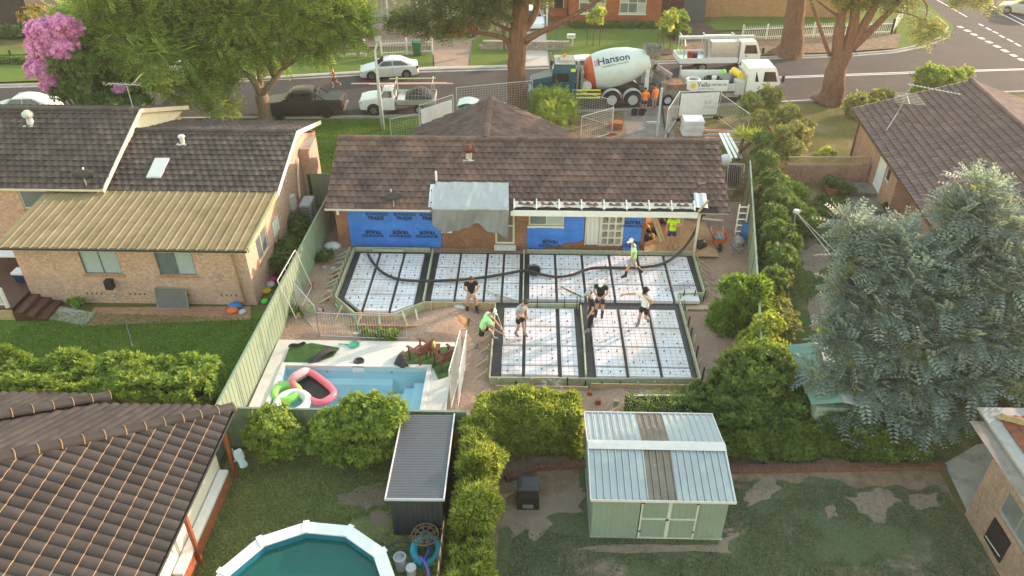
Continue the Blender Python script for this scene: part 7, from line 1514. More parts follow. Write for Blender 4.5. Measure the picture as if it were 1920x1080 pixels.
person('worker in lime shirt and pink cap bending over the formwork with a shovel', at(906,652,.05), -math.pi/2+.15, m_hiv, m_blackc, m_gumg, m_whitec, dict(eL=(-.24,.42,1.02), wL=(-.06,.62,.80), eR=(.25,.36,.98), wR=(.08,.66,.62), kL=(-.13,.28,.62), aL=(-.14,.36,.28), tL=(-.15,.55,.24), kR=(.14,-.12,.50), aR=(.15,-.28,.10), tR=(.17,-.10,.045)), .42, .35, boot_h=.30)
person('worker in grey shirt and black shorts standing on the pods, head bowed', at(975,630,GZ), -math.pi/2-.75, m_greyc, m_blackc, m_tanb, None, dict(eL=(-.25,.05,1.14), wL=(-.06,.26,1.02), eR=(.26,.06,1.12), wR=(.05,.27,.98), kL=(-.11,.05,.49), aL=(-.11,.10,.10), tL=(-.12,.28,.045), aR=(.11,-.12,.10), tR=(.12,.06,.045)), .22, .6, boot_h=.16)
person('worker in black shirt, long black trousers and grey cap at the middle board', at(1107,620,GZ), math.pi/2+.15, m_blackc, m_blackc, m_gumg, m_greyc, dict(kL=(-.13,.06,.49), aL=(-.14,.12,.10), tL=(-.17,.30,.045), aR=(.13,-.12,.10), tR=(.15,.06,.045), eL=(-.25,.03,1.10), wL=(-.24,.16,.86)), .10, .25, long_=True, boot_h=.30)
person('worker in black shirt and white cap standing behind the grey-capped man', at(1123,594,GZ), math.pi-.25, m_blackc, m_navyc, m_gum, m_whitec, dict(eL=(-.26,.06,1.14), wL=(-.08,.24,1.04), eR=(.26,.06,1.14), wR=(.08,.24,1.04)), .08, .4, boot_h=.30)
person('worker in lime shirt and white cap striding beside the hose', at(1184,520,GZ), math.pi/2, m_hiv, m_greyc, m_gum, m_whitec, dict(kL=(-.11,.20,.52), aL=(-.11,.26,.12), tL=(-.12,.45,.06), kR=(.11,-.08,.50), aR=(.11,-.42,.22), tR=(.12,-.30,.08), eL=(-.24,.06,1.12), wL=(-.22,.20,.90), eR=(.25,-.10,1.12), wR=(.22,.02,.88)), .08, .2, boot_h=.32)
person('worker in white shirt and black cap stepping, one hand at his chin', at(1205,612,GZ), math.pi-.55, m_whitec, m_blackc, m_gumg, m_blackc, dict(eR=(.50,.12,1.30), wR=(.72,.22,1.26), eL=(-.28,.10,1.14), wL=(-.06,.20,1.42), kL=(-.13,.16,.50), aL=(-.13,-.16,.30), tL=(-.15,-.06,.16), kR=(.13,.05,.49), aR=(.15,.06,.10), tR=(.17,.24,.045)), .05, .25, boot_h=.30)
person('worker in yellow high-visibility shirt and navy shorts under the eave', at(1256,466,.2), math.pi, m_hivy, m_navyc, m_tanb, None, dict(eL=(-.27,.10,1.14), wL=(-.06,.22,1.20), eR=(.26,.02,1.12), wR=(.26,.12,.90)), .05, .3, boot_h=.12)
person('worker in orange shirt with a dark strap, seen from behind, near the mixer wheels', at(1207,211,.02), .15, m_orac, m_navyc, m_gum, None, dict(eL=(-.26,.04,1.12), wL=(-.2,.2,.95), eR=(.27,.04,1.12), wR=(.25,.18,.92)), .05, .2, k=.93, boot_h=.25)
person('worker in orange shirt and khaki shorts beside the concrete pump', at(1226,205,.02), .5, m_orac, m_khaki, m_tanb, None, None, .05, .1, k=.93, boot_h=.2)
person('jogger in black crop top and shorts running along the street', at(630,166,.02), math.pi/2+.1, m_blackc, mat('rust_shorts', (0.20,0.07,0.04), 0.8, 0.1), m_whitec, None, dict(kL=(-.10,.26,.55), aL=(-.10,.10,.22), tL=(-.10,.26,.12), kR=(.10,-.05,.50), aR=(.10,-.40,.34), tR=(.10,-.36,.18), eL=(-.24,-.12,1.14), wL=(-.18,.12,1.12), eR=(.24,.02,1.12), wR=(.16,.24,1.14)), .14, .05, hair=mat('auburn_hair', (0.30,0.12,0.04), 0.7, 0.2), k=.90, boot_h=.08, skin=mat('tanned_skin', (0.52,0.24,0.13), 0.5, 0.06), tank=True)
# shovel in the bending worker's hands
sw = Matrix.Translation(V(at(906,652,.05))) @ Matrix.Rotation(-math.pi/2+.15,4,'Z') @ Matrix.Scale(1.09,4); h1 = sw @ V((-.06,.68,.74)); h2 = sw @ V((.08,.74,.55)); dd = (h2-h1).normalized(); a, b = h1-dd*.55, h2+dd*.45; t = thing('shovel', 'long-handled shovel held by the bending lime-shirted worker', 'shovel', b); part('handle', MB().tube([a, b], .018, 6), m_timber, t); d = (b-a).normalized(); s = d.cross(V((0,0,1))).normalized(); part('blade', MB().poly(b-s*.10, b+s*.10, b+s*.11+d*.22, b+d*.32, b-s*.11+d*.22), m_steel, t)
# ---------------------------------------------------------------- vegetation
def qrot(v, a): c, s = math.cos(a), math.sin(a); return np.array([v[0]*c-v[1]*s, v[0]*s+v[1]*c, v[2]])
def leafq(w=.22, fold=.06): return np.array([[0,0,0],[.5,w,fold],[1,0,-.03],[.5,-w,fold]], float)
def T_tuft(n=6, w=.22, tilt=.5):
    out = []
    for k in range(n):
        q = leafq(w); tl = tilt*(0.6+0.8*((k*7) % 5)/5); q = np.stack([q[:,0]*math.cos(tl)-q[:,2]*math.sin(tl), q[:,1], q[:,0]*math.sin(tl)+q[:,2]*math.cos(tl)], 1); out.append(np.array([qrot(p, 2*math.pi*k/n+.3*(k % 2)) for p in q]))
    return np.array(out)
def T_frond(n=6, ll=.24, w=.16, droop=.25):
    out = []
    for i in range(n):
        x = .10+.85*i/(n-1); l_ = ll*(1-.5*abs(i/(n-1)-.45))
        for s in (-1, 1):
            q = leafq(w)*l_; a = s*1.05; q = np.array([qrot(p, a) for p in q]) + np.array([x, 0, -droop*x*x]); out.append(q)
    return np.array(out)
def scatter(name, T, pos, axis, upv, scale, m, parent, loc, kind=None):
    n = len(pos); x = axis/np.linalg.norm(axis, axis=1, keepdims=True); z = upv - (upv*x).sum(1, keepdims=True)*x; z /= np.linalg.norm(z, axis=1, keepdims=True)+1e-9; y = np.cross(z, x)
    t = T.reshape(-1, 3); vs = pos[:,None,:] + scale[:,None,None]*(t[None,:,0:1]*x[:,None] + t[None,:,1:2]*y[:,None] + t[None,:,2:3]*z[:,None]); vs = vs.reshape(-1, 3) - np.array(loc)[None]
    o = np_mesh(name, vs, np.arange(len(vs)).reshape(-1, 4), m, parent)
    if kind: o['kind'] = kind
    return o
def clump_pts(clumps, dens, rg, inner=.5):
    P = []; D = []
    for c, r in clumps:
        r = np.array(r if isinstance(r, (tuple, list)) else (r, r, r), float); n = int(dens*(r[0]*r[1]+r[1]*r[2]+r[0]*r[2])/3)
        d = rg.normal(size=(n,3)); d /= np.linalg.norm(d, axis=1, keepdims=True); d[:,2] = np.where(d[:,2] < -.35, -d[:,2]*.6, d[:,2])
        d /= np.linalg.norm(d, axis=1, keepdims=True); lump = 1 + .20*np.sin(d[:,0]*5+c[0])*np.sin(d[:,1]*6+c[1]*2) + .12*np.sin(d[:,2]*9+d[:,0]*7+c[2])
        k = inner + (1-inner)*rg.rand(n)**.45; P.append(np.array(c)[None] + d*r[None]*(k*lump)[:,None]); D.append(d)
    return np.concatenate(P), np.concatenate(D)
def foliage(parent, loc, clumps, T, dens, size, m, seed, mode='tuft', inner=.5, name='crown', drop=0.0):
    rg = np.random.RandomState(seed); P, D = clump_pts(clumps, dens, rg, inner); n = len(P)
    s = size*rg.uniform(.65, 1.35, n); R = rg.normal(size=(n,3))
    if mode == 'frond': ax = D*.9 + R*.55 + np.array([0,0,-drop]); up = np.array([[0,0,1.]])+R[:,::-1]*.25
    else: ax = np.cross(D, R)+1e-6; up = D + R*.35 + np.array([0,0,.25])
    return scatter(name, T, P, ax, up, s, m, parent, loc)
m_bark = mat('grey_brown_bark', (0.16,0.105,0.075), 0.95, 0.3, 5, stretch=(3,3,.5), bump=1.0, bscale=14); m_barkr = mat('red_brown_bark', (0.19,0.10,0.065), 0.95, 0.35, 4, stretch=(4,4,.4), patch=[((0.09,0.05,0.035), 3, .5, .7)], bump=1.2, bscale=10); m_barkp = mat('pale_bark', (0.24,0.18,0.12), 0.9, 0.3, 4, stretch=(3,3,.6), bump=.8, bscale=12)
def limb(parent, pts, rad, m, name='branch', n=8):
    rg = name == 'trunk' and n > 10; k = 8 if rg else 3; n = 40 if rg else n; P = smooth_path([V(p) for p in pts], k); mb = MB().tube(P, list(np.interp(np.linspace(0,1,(len(pts)-1)*k+1), np.linspace(0,1,len(rad)), rad)), n)
    if rg:                      # furrowed bark and flared buttresses
        for i in range(len(P)):
            for j in range(n):
                a = 2*math.pi*j/n + .25*math.sin(i*.35); f = 1 + .05*math.sin(9*a+.4*i) + .045*math.sin(17*a-.23*i+1) + random.uniform(-.035,.035) + .22*max(0, 1-i/k)*max(0, math.sin(3*a+1))
                q = i*n+j; mb.v[q] = tuple(P[i] + (V(mb.v[q])-P[i])*f)
    return part(name, mb, m, parent, smooth=True)
tuft = T_tuft(6); tuft5 = T_tuft(5, .30, .35); frond = T_frond(6); frondS = T_frond(5, .30, .20, .15); spike = T_tuft(7, .10, 1.05)
def pc(lst, Y, r):            # pixel clump list at depth Y -> world clumps; entries (px, py[, r[, dy]])
    out = []
    for e in lst:
        p = GY(e[0], e[1], Y + (e[3] if len(e) > 3 else 0)); rr = e[2] if len(e) > 2 else r; out.append((tuple(p), rr if isinstance(rr, (tuple, list)) else (rr, rr, rr*.72)))
    return out
L_jac = leaf_mat('jacaranda_leaf', (0.18,0.28,0.075), (0.31,0.39,0.11), .58, (1,1,.62)); L_gum = leaf_mat('gum_leaf', (0.09,0.135,0.055), (0.165,0.21,0.085), .5); L_sil = leaf_mat('silver_wattle_leaf', (0.165,0.22,0.21), (0.26,0.315,0.30), .36, (1,1,.7), .3); L_mid = leaf_mat('bright_green_leaf', (0.11,0.205,0.035), (0.20,0.30,0.055), .5); L_dark = leaf_mat('dark_green_leaf', (0.075,0.14,0.035), (0.135,0.20,0.05), .45); L_hedge = leaf_mat('hedge_leaf', (0.125,0.205,0.04), (0.26,0.345,0.07), .5); L_con = leaf_mat('golden_conifer_leaf', (0.15,0.22,0.045), (0.31,0.36,0.085), .55); L_pink = leaf_mat('pink_blossom', (0.56,0.22,0.50), (0.70,0.38,0.62), .4, (1,.8,.9), .25); L_yel = leaf_mat('yellow_green_leaf', (0.22,0.28,0.05), (0.38,0.42,0.09), .5); L_or = leaf_mat('apricot_leaf', (0.52,0.30,0.09), (0.34,0.29,0.08), .4); L_olive = leaf_mat('olive_leaf', (0.16,0.19,0.07), (0.28,0.30,0.11), .5)
# big feathery street tree at left
b = G(498,226); t = thing('street_tree', 'broad feathery green tree on the near verge, hiding most of the far left street', 'tree', b)
cl = pc([(160,45,2.0,1),(215,20,2.2),(235,85,2.4,-1),(180,120,1.8),(300,40,2.5),(310,110,2.4,-2),(270,150,1.7),(365,75,2.6),(390,15,2.6,1),(330,-25,2.6),(455,45,2.3),(430,110,1.9,-1),(395,165,1.2,-2),(355,185,1.0,-2),(420,205,.9,-2),(400,140,1.3,-1),(520,15,2.3),(545,75,2.0,1),(600,40,2.1),(640,75,1.6),(655,35,1.6,1),(590,-20,2.4),(470,-40,2.6),(230,-35,2.6),(590,100,1.2),(505,115,1.0,1),(665,65,1.1),(140,80,1.4),(250,180,.9),(210,160,1.2)], b.y, 2.0)
fork = GY(490,178,b.y); part('trunk', MB().tube(smooth_path([b+V((0,0,-.1)), b+V((.03,0,.5)), fork]), list(np.interp(np.linspace(0,1,9),[0,.3,1],[.62,.42,.40])), 10), m_barkp, t, smooth=True)
f2 = GY(455,135,b.y); f3 = GY(530,130,b.y+.5); limb(t, [fork, GY(475,150,b.y), f2], [.26,.2,.16], m_barkp); limb(t, [fork, GY(510,155,b.y), f3], [.24,.17,.13], m_barkp); limb(t, [fork, GY(486,120,b.y+1), GY(480,60,b.y+1)], [.22,.17,.10], m_barkp)
for i, (c, r) in enumerate(cl):
    o = f2 if c[0] < f2.x else (f3 if c[0] > f3.x else fork.lerp(f3,.6)); limb(t, [o, o.lerp(V(c),.5)+V((0,0,.3)), V(c)], [.10,.06,.02], m_barkp, n=5)
foliage(t, b, [(c, tuple(q*.84 for q in r)) for c, r in cl], T_frond(6,.30,.26,.25), 250, .74, L_jac, 21, 'frond', .4, drop=.2)
# crepe myrtle
b = GY(165,205,41.5); b.z = 0; b = V((GY(165,200,42).x, 42, 0)); t = thing('flowering_tree', 'pink crepe myrtle in full blossom behind the left roof ridge', 'tree', b)
cp = pc([(88,62,1.0),(108,92,1.1),(78,90,.8),(85,130,1.0),(100,150,.7),(95,165,.5),(125,60,.8,.5),(72,75,.6),(115,45,.6)], 42, 1); cg = pc([(130,115,1.3,.3),(150,160,1.1),(180,185,1.0),(215,185,.9),(120,175,.8),(240,165,.9,.5),(165,130,1.2,.5),(100,120,.9,.6),(260,190,.7)], 42, 1)
for c, r in cp[:6] + cg: limb(t, [b, b.lerp(V(c),.5), V(c)], [.09,.06,.02], m_bark, 'stem', 6)
foliage(t, b, cg, tuft5, 420, .20, L_dark, 22); foliage(t, b, cp, tuft5, 900, .17, L_pink, 23, name='blossom'); foliage(t, b, pc([(145,172,.35),(225,168,.3),(160,165,.3)], 41.6, .4), tuft5, 900, .15, L_pink, 24, name='blossom')
b = G(68,60); t = thing('shrub', 'apricot-leaved shrub beside the dark timber house', 'shrub', b); foliage(t, b, pc([(68,35,1.3),(82,52,1.0),(58,58,1.0)], b.y, 1), tuft5, 500, .24, L_or, 25, name='foliage'); limb(t, [b, b+V((0,0,1.5))], [.1,.04], m_bark, 'stem')
b = G(20,72); t = thing('hedge', 'low clipped hedge in front of the dark timber house', 'hedge', b); foliage(t, b, [((b.x-3+1.0*k, b.y, .5), (.9,.6,.55)) for k in range(6)], tuft, 500, .2, L_dark, 26, name='foliage')
b = G(30,125); t = thing('hedge', 'low planting behind the dark rail fence at far left', 'hedge', b); foliage(t, b, [((b.x-2.5+1.0*k, b.y+.5, .25), (.8,.4,.3)) for k in range(6)], tuft, 500, .16, L_dark, 27, name='foliage')
# tall gum tree behind the house
b = G(972,199); t = thing('gum_tree', 'tall thick-trunked gum tree on the near verge beside the mixer truck', 'tree', b); y = b.y
tp = [b+V((-.1,0,-.1)), b+V((-.05,0,.5)), GY(968,130,y), GY(972,60,y), GY(978,0,y), GY(985,-60,y+.5), GY(975,-130,y+1)]
limb(t, tp, [.78,.60,.55,.52,.46,.40,.30], m_barkr, 'trunk', 14); limb(t, [GY(962,95,y), GY(945,72,y-.2), GY(900,62,y-.4), GY(820,62,y-.6), GY(780,70,y-.8)], [.22,.18,.12,.09,.04], m_barkr); limb(t, [GY(985,75,y), GY(1010,62,y), GY(1060,38,y), GY(1130,-5,y+.3), GY(1190,-50,y+.5)], [.30,.20,.15,.11,.05], m_barkr); limb(t, [GY(980,60,y), GY(1005,20,y+.2), GY(1012,-40,y+.2)], [.25,.22,.16], m_barkr); limb(t, [GY(965,60,y), GY(920,40,y-.3), GY(895,10,y-.5)], [.14,.08,.04], m_barkr)
cl = pc([(760,35,.9),(745,40,.7),(775,50,.8),(815,50,1.0),(845,55,.8),(800,20,.9),(855,15,1.2),(885,40,.9),(905,10,1.1),(930,35,.8),(940,5,1.0),(1010,-15,1.0),(870,-15,1.4),(950,-40,1.6),(1030,-60,1.5),(1110,-50,1.4),(820,-20,1.2),(980,-100,2.0),(900,-90,1.8),(1150,-30,.8)], y-.5, 1)
foliage(t, b, cl, T_frond(4,.42,.24,.2), 270, .52, L_gum, 31, 'frond', .4, drop=.5)
# big multi-stemmed tree at right
b = G(1557,192); t = thing('gum_tree', 'leaning multi-stemmed gum tree on the verge right of the trucks', 'tree', b); y = b.y
limb(t, [b+V((-.15,0,-.1)), b+V((0,0,.6)), GY(1568,130,y), GY(1585,95,y)], [.95,.72,.58,.52], m_barkr, 'trunk', 14)
for pts, rad in (([(1568,130),(1572,70),(1578,10),(1570,-60)],[.42,.36,.30,.2]), ([(1585,100),(1600,50),(1605,0),(1610,-60)],[.40,.33,.28,.2]), ([(1585,100),(1612,60),(1640,10),(1660,-40)],[.36,.30,.26,.16]), ([(1595,92),(1625,65),(1660,30),(1695,-8),(1730,-40)],[.30,.24,.20,.17,.10]), ([(1556,105),(1545,75),(1530,30),(1518,-5)],[.12,.12,.11,.07]), ([(1570,30),(1550,15),(1530,0)],[.09,.06,.04]), ([(1660,20),(1700,25),(1740,40)],[.07,.05,.025]), ([(1720,-10),(1738,10),(1735,40)],[.06,.05,.02])): limb(t, [GY(x,yy,y) for x, yy in pts], rad, m_barkr)
cl = pc([(1580,-8,.9),(1650,0,.9),(1690,5,.8),(1610,5,.7),(1560,-30,1.5),(1640,-50,1.6),(1720,-30,1.2),(1745,45,.45),(1730,60,.45),(1760,60,.4),(1735,80,.4),(1715,35,.35),(1830,-5,.7),(1800,0,.5),(1860,12,.35),(1690,-90,2.0),(1580,-110,2.0)], y, 1); foliage(t, b, cl, T_frond(4,.42,.24,.2), 330, .50, L_olive, 33, 'frond', .3, drop=.6)
b = G(1481,103); t = thing('gum_tree', 'straight thick brown trunk on the far verge by the spear-top fence', 'tree', b); y = b.y; limb(t, [b+V((-.1,0,-.1)), b+V((0,0,.7)), GY(1488,50,y), GY(1494,0,y), GY(1500,-60,y)], [1.25,.85,.70,.64,.5], m_barkr, 'trunk', 14)
limb(t, [b+V((-1.6,-.2,.05)), b+V((-.6,-.1,.25)), b], [.08,.16,.3], m_barkr, 'root'); foliage(t, b, pc([(1500,-70,2.2),(1450,-60,1.8),(1540,-55,1.8),(1495,-130,2.4)], y, 2), frondS, 220, .42, L_gum, 34, 'frond', .4, drop=.5); limb(t, [GY(1494,-20,y), GY(1500,-110,y)], [.5,.2], m_barkr)
# silver wattle at right
b = V((12.9,20.6,0)); t = thing('wattle_tree', 'large silver-blue feathery wattle tree in the right-hand yard', 'tree', b)
cl = []
for x, y, r in [(1600,430,.55),(1635,452,.65),(1685,450,.6),(1800,400,.7),(1838,358,.6),(1850,420,1.0),(1895,470,1.0),(1762,492,.85),(1615,500,.6),(1680,505,1.1),(1590,555,.5),(1640,575,1.1),(1740,560,1.2),(1840,520,1.2),(1910,570,1.0),(1565,620,.45),(1600,650,.9),(1700,640,1.1),(1800,620,1.1),(1890,640,.9),(1540,700,.45),(1620,720,.85),(1710,715,1.0),(1800,700,.9),(1880,700,.6),(1590,770,.5),(1660,775,.7),(1735,780,.7),(1700,815,.4),(1800,765,.5),(1870,540,.8),(1605,455,.35),(1620,800,.4)]:
    cl.append((GY(x, y, 22.3-(y-360)/450*4.3), (r,r,r*.7)))
cr = V((12.6,20.8,2.6)); part('trunk', MB().tube(smooth_path([b, b+V((-.1,.1,1.2)), cr]), list(np.linspace(.20,.13,9)), 8), m_bark, t, smooth=True)
for c, r in cl: limb(t, [cr, cr.lerp(c,.5)+V((0,0,.25)), c], [.07,.045,.012], m_bark, n=5)
foliage(t, b, cl, T_frond(6,.30,.24,.22), 480, .56, L_sil, 41, 'frond', .35, drop=.12); foliage(t, b, [(c-V((0,-.1,.35)), tuple(q*.7 for q in r)) for c, r in cl], tuft5, 240, .26, L_yel, 42, name='inner_leaves')
# bushy tree and shrubs along the right side of the site
def shrub(label, px, Y, r, seed, m=L_mid, T=None, size=.17, dens=650, mode='tuft', name='shrub', inner=.45, cat='shrub', stem=True, zc=None):
    cl = pc(px, Y, r) if zc is None else [(tuple(G(e[0], e[1], zc)), (lambda q: (q,q,q*.8))(e[2] if len(e) > 2 else r)) for e in px]
    if zc and zc > .8: cl += [((c[0], c[1], zc*.45), r_) for c, r_ in cl]
    x = sum(c[0][0] for c in cl)/len(cl); yy = sum(c[0][1] for c in cl)/len(cl); b = V((x, yy, 0)); t = thing(name, label, cat, b); cl = [((c[0], c[1], max(c[2], r_[2]*.55)), r_) for c, r_ in cl]
    foliage(t, b, cl, tuft if T is None else T, dens, size, m, seed, mode, inner, name='foliage')
    if stem: limb(t, [b+V((0,0,-.05)), b+V((.03,.02,.4)), V(cl[0][0])], [.06,.05,.02], m_bark, 'stem', 6)
    return t
shrub('dense dark green bushy tree behind the right corner of the garden shed', [(1400,700,1.0,.6),(1440,690,.9,.3),(1370,740,.9,.2),(1420,760,1.1,-.2),(1470,750,.9,-.2),(1340,760,.8,.2),(1500,800,.8,-.6),(1440,820,.9,-.7),(1380,800,.8,-.5),(1310,745,.6,.4),(1460,700,.7,.4)], 19.4, 1, 51, L_dark, name='bushy_tree', cat='tree')
shrub('lighter leafy shrub topping the dark bushy tree', [(1410,690,.5),(1440,665,.6,.6),(1455,720,.5,-.3),(1380,700,.4)], 20.0, .6, 52, L_mid)
shrub('bright green rounded conifer beside the right edge of the slab', [(1385,545,.65),(1405,570,.75),(1365,590,.7),(1400,610,.8),(1355,625,.6),(1370,650,.6),(1420,540,.5)], 24.4, .8, 53, L_mid, T_tuft(7,.10,1.0), .24)
shrub('yellow-green sunlit shrub below the rounded conifer', [(1440,610,.55),(1420,640,.6),(1450,650,.5),(1400,650,.4),(1410,680,.5)], 22.5, .6, 54, L_yel)
shrub('olive bush behind the end of the right green fence', [(1460,585,.6),(1440,575,.5),(1470,610,.6)], 24.2, .6, 55, L_olive, zc=.8); shrub('dark leafy bush beside the small green shed roof', [(1490,760,.7),(1525,800,.7),(1470,820,.7)], 18.9, .7, 56, L_dark)
shrub('tall dark shrub by the right fence, below the lattice wall', [(1450,405,.65),(1458,440,.7),(1466,485,.7),(1452,525,.6),(1482,455,.5)], 29.0, .9, 57, L_dark, zc=1.5)
shrub('tall sunlit shrub by the right fence near the yucca', [(1438,300,.6),(1448,340,.65),(1462,372,.7),(1432,262,.55),(1485,385,.5)], 34.0, .9, 58, L_dark, zc=1.6, dens=480); shrub('olive bushy shrub on the verge in front of the signed truck', [(1408,192,.7),(1445,182,.8),(1480,215,.7),(1428,222,.6),(1470,248,.55),(1492,240,.45)], 44.5, 1, 59, L_olive, zc=1.5, dens=480)
shrub('pale wispy shrub at the edge of the dry lawn', [(1500,250,.6),(1490,280,.6),(1515,235,.4)], 38, .6, 60, L_olive, dens=350, zc=1.0); shrub('small yellow-green shrub behind the lattice wall', [(1550,290,.45),(1535,296,.35)], 36.6, .5, 61, L_yel, zc=.5); shrub('leafy shrub with pale stems beside the pot plants', [(1470,350,.6),(1485,400,.7),(1510,410,.6),(1495,360,.5)], 31, .7, 62, L_hedge, zc=.9)
shrub('rounded bush against the far end of the mauve roof', [(1610,195,.8),(1640,190,.8),(1660,185,.7)], 44.5, .8, 63, L_olive, zc=.9); shrub('sunlit golden bush behind the mauve roof ridge', [(1745,145,1.0),(1770,150,.8),(1790,145,.7),(1812,138,.5)], 47.5, .9, 64, L_hedge, zc=1.8)
shrub('grevillea bush with arching leaves in front of the mixer cab', [(1020,195,.8),(1045,190,.9),(1035,215,.8),(1060,200,.7),(1015,185,.6)], 46.0, .9, 65, L_hedge, frondS, .4, 420, 'frond', zc=1.2); shrub('round green shrub in the far garden bed', [(1268,35,1.0),(1262,55,.9),(1275,60,.9)], G(1268,70).y, 1, 66, L_mid)
shrub('low flowering border under the orange house windows', [(1080+18*k,50,.5) for k in range(9)], G(1150,53).y, .5, 67, L_dark, stem=False)
for x, y0, lb, s in ((1112,88,'staked sapling in the middle of the orange house lawn',68),(1243,100,'staked sapling on the mulch ring beside the box truck',69)):
    b = G(x,y0); t = thing('sapling', lb, 'tree', b); limb(t, [b, b+V((0,0,2.4))], [.04,.02], m_bark, 'trunk', 6); foliage(t, b, [((b.x,b.y,2.1),(.6,.6,.7)),((b.x+.3,b.y,2.7),(.5,.4,.4))], tuft5, 160, .3, L_yel, s)
    for k in (-.5,0,.5): part('stake', MB().beam(b+V((k,.1,0)), b+V((k,.1,1.5)), .06, .06), m_rust, t)
    if s == 69: part('mulch_ring', MB().lathe([(.85,.1),(.8,.2),(.3,.24),(0,.24)], b, 14), m_mulch, t)
b = G(945,95); t = thing('bare_tree', 'small leafless twiggy tree beside the stone wall', 'tree', b); limb(t, [b, b+V((0,0,1.4))], [.08,.06], m_bark, 'trunk', 6)
for k in range(16): a = k*.9; q = b+V((math.cos(a)*(.6+.05*k),math.sin(a)*.7,2.2+.13*k)); limb(t, [b+V((0,0,1.0+.03*k)), (b+V((0,0,1.4))).lerp(q,.5), q], [.04,.025,.008], m_barkp, n=4)
# yucca
b = G(1384,300); t = thing('yucca', 'spiky yellow-green yucca beside the right end of the house roof', 'plant', b); rg = np.random.RandomState(70)
part('trunk', MB().tube([b, b+V((.05,0,1.3))], [.10,.09], 7).tube([b+V((.05,0,.5)), b+V((.7,.1,1.2))], [.08,.08], 7), m_bark, t)
for c in (b+V((.05,0,1.45)), b+V((.75,.1,1.3))):
    n = 70; d = rg.normal(size=(n,3)); d[:,2] = np.abs(d[:,2])*.9-.15; scatter('leaves', leafq(.045)[None], np.repeat(np.array(c)[None], n, 0), d, rg.normal(size=(n,3)), rg.uniform(.7,1.0,n), L_yel, t, b)
# hedges
def hedge(label, x0, x1, y0, y1, h, n, m, T, size, seed, z0=0.0, bump=.22):
    rg = np.random.RandomState(seed); b = V(((x0+x1)/2, (y0+y1)/2, 0)); t = thing('hedge', label, 'hedge', b); w = np.array([(x1-x0)*(y1-y0)*1.4, (x1-x0)*h, (x1-x0)*h*.6, (y1-y0)*h, (y1-y0)*h]); f = rg.choice(5, n, p=w/w.sum())
    u = rg.rand(n); v = rg.rand(n); P = np.zeros((n,3)); D = np.zeros((n,3)); X = x0+(x1-x0)*u; Y_ = y0+(y1-y0)*v; Z = h*v**.8
    for k, (px, py, pz, d) in enumerate(((X,Y_,h+0*u,(0,0,1)),(X,y0+0*u,Z,(0,-1,.2)),(X,y1+0*u,Z,(0,1,.2)),(x0+0*u,y0+(y1-y0)*u,Z,(-1,0,.2)),(x1+0*u,y0+(y1-y0)*u,Z,(1,0,.2)))): s = f == k; P[s] = np.stack([px,py,pz],1)[s]; D[s] = d
    nz = (vnoise(P[:,0]+P[:,2]*.7, P[:,1]+P[:,2]*.9, 1.1, seed)-.5)*2*bump + (vnoise(P[:,0]*3+P[:,2]*2, P[:,1]*3, 1.3, seed+1)-.5)*bump; ed = np.clip((P[:,2]-h*.75)/(h*.25), 0, 1); cen = np.array([(x0+x1)/2,(y0+y1)/2,0])
    P += D*nz[:,None] - D*(rg.rand(n)**2*.35)[:,None]; ins = np.array([.10,.10,0])*ed[:,None]; P[:,:2] += np.sign(cen[:2]-P[:,:2])*ins[:,:2]; P[:,2] = np.maximum(P[:,2], .05) + z0
    R = rg.normal(size=(n,3)); scatter('foliage', T, P, np.cross(D, R)+1e-6, D + R*.4 + np.array([0,0,.25]), size*rg.uniform(.6,1.4,n), m, t, b)
    part('hidden_core', MB().box((x0+.35,y0+.3,0), (x1-.35,y1-.3,h*.72)), mat('hidden_core_brown', (0.075,0.055,0.035), .95, .3) if 'hidden_core_brown' not in MATS else MATS['hidden_core_brown'], t); return t  # hidden solid box added inside the foliage, its dark colour standing in for inner shade
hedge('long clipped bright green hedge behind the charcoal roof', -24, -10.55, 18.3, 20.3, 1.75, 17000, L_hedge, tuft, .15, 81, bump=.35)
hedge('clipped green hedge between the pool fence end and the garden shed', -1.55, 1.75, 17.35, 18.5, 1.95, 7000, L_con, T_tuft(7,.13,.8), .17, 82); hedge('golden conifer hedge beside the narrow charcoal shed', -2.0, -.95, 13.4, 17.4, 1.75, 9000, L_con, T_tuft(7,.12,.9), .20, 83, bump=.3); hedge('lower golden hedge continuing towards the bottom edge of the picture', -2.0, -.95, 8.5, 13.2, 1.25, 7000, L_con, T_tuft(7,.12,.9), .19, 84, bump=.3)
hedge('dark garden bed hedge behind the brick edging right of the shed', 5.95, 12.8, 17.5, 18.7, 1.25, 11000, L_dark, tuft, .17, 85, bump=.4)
shrub('glossy rounded shrub against the green fence, beside the charcoal roof corner', [(510,790,.6),(485,815,.5),(535,815,.55),(510,840,.6),(545,840,.4)], 16.9, .6, 86, L_hedge, size=.16); shrub('wide clipped shrub against the green fence left of the narrow shed', [(620,800,.6),(665,790,.7,.2),(710,790,.7,.2),(735,770,.5,.3),(640,840,.6),(690,840,.7),(730,830,.6),(600,830,.45),(665,760,.4,.4),(700,765,.5,.4)], 16.9, .7, 87, L_hedge, size=.15, dens=900)
shrub('dark shrubs in the narrow gap between the tan gable and the green fence', [(555,420,.5),(565,440,.5),(540,465,.55),(550,485,.45),(530,490,.5)], 28.6, .5, 88, L_dark, zc=.7); shrub('big-leaved dark vine over the shade-cloth fence behind the garden shed', [(1200,755,.35),(1225,760,.35),(1250,755,.35),(1275,760,.4),(1185,760,.25)], 18.6, .4, 89, L_dark, frondS, .4, 300, 'frond')
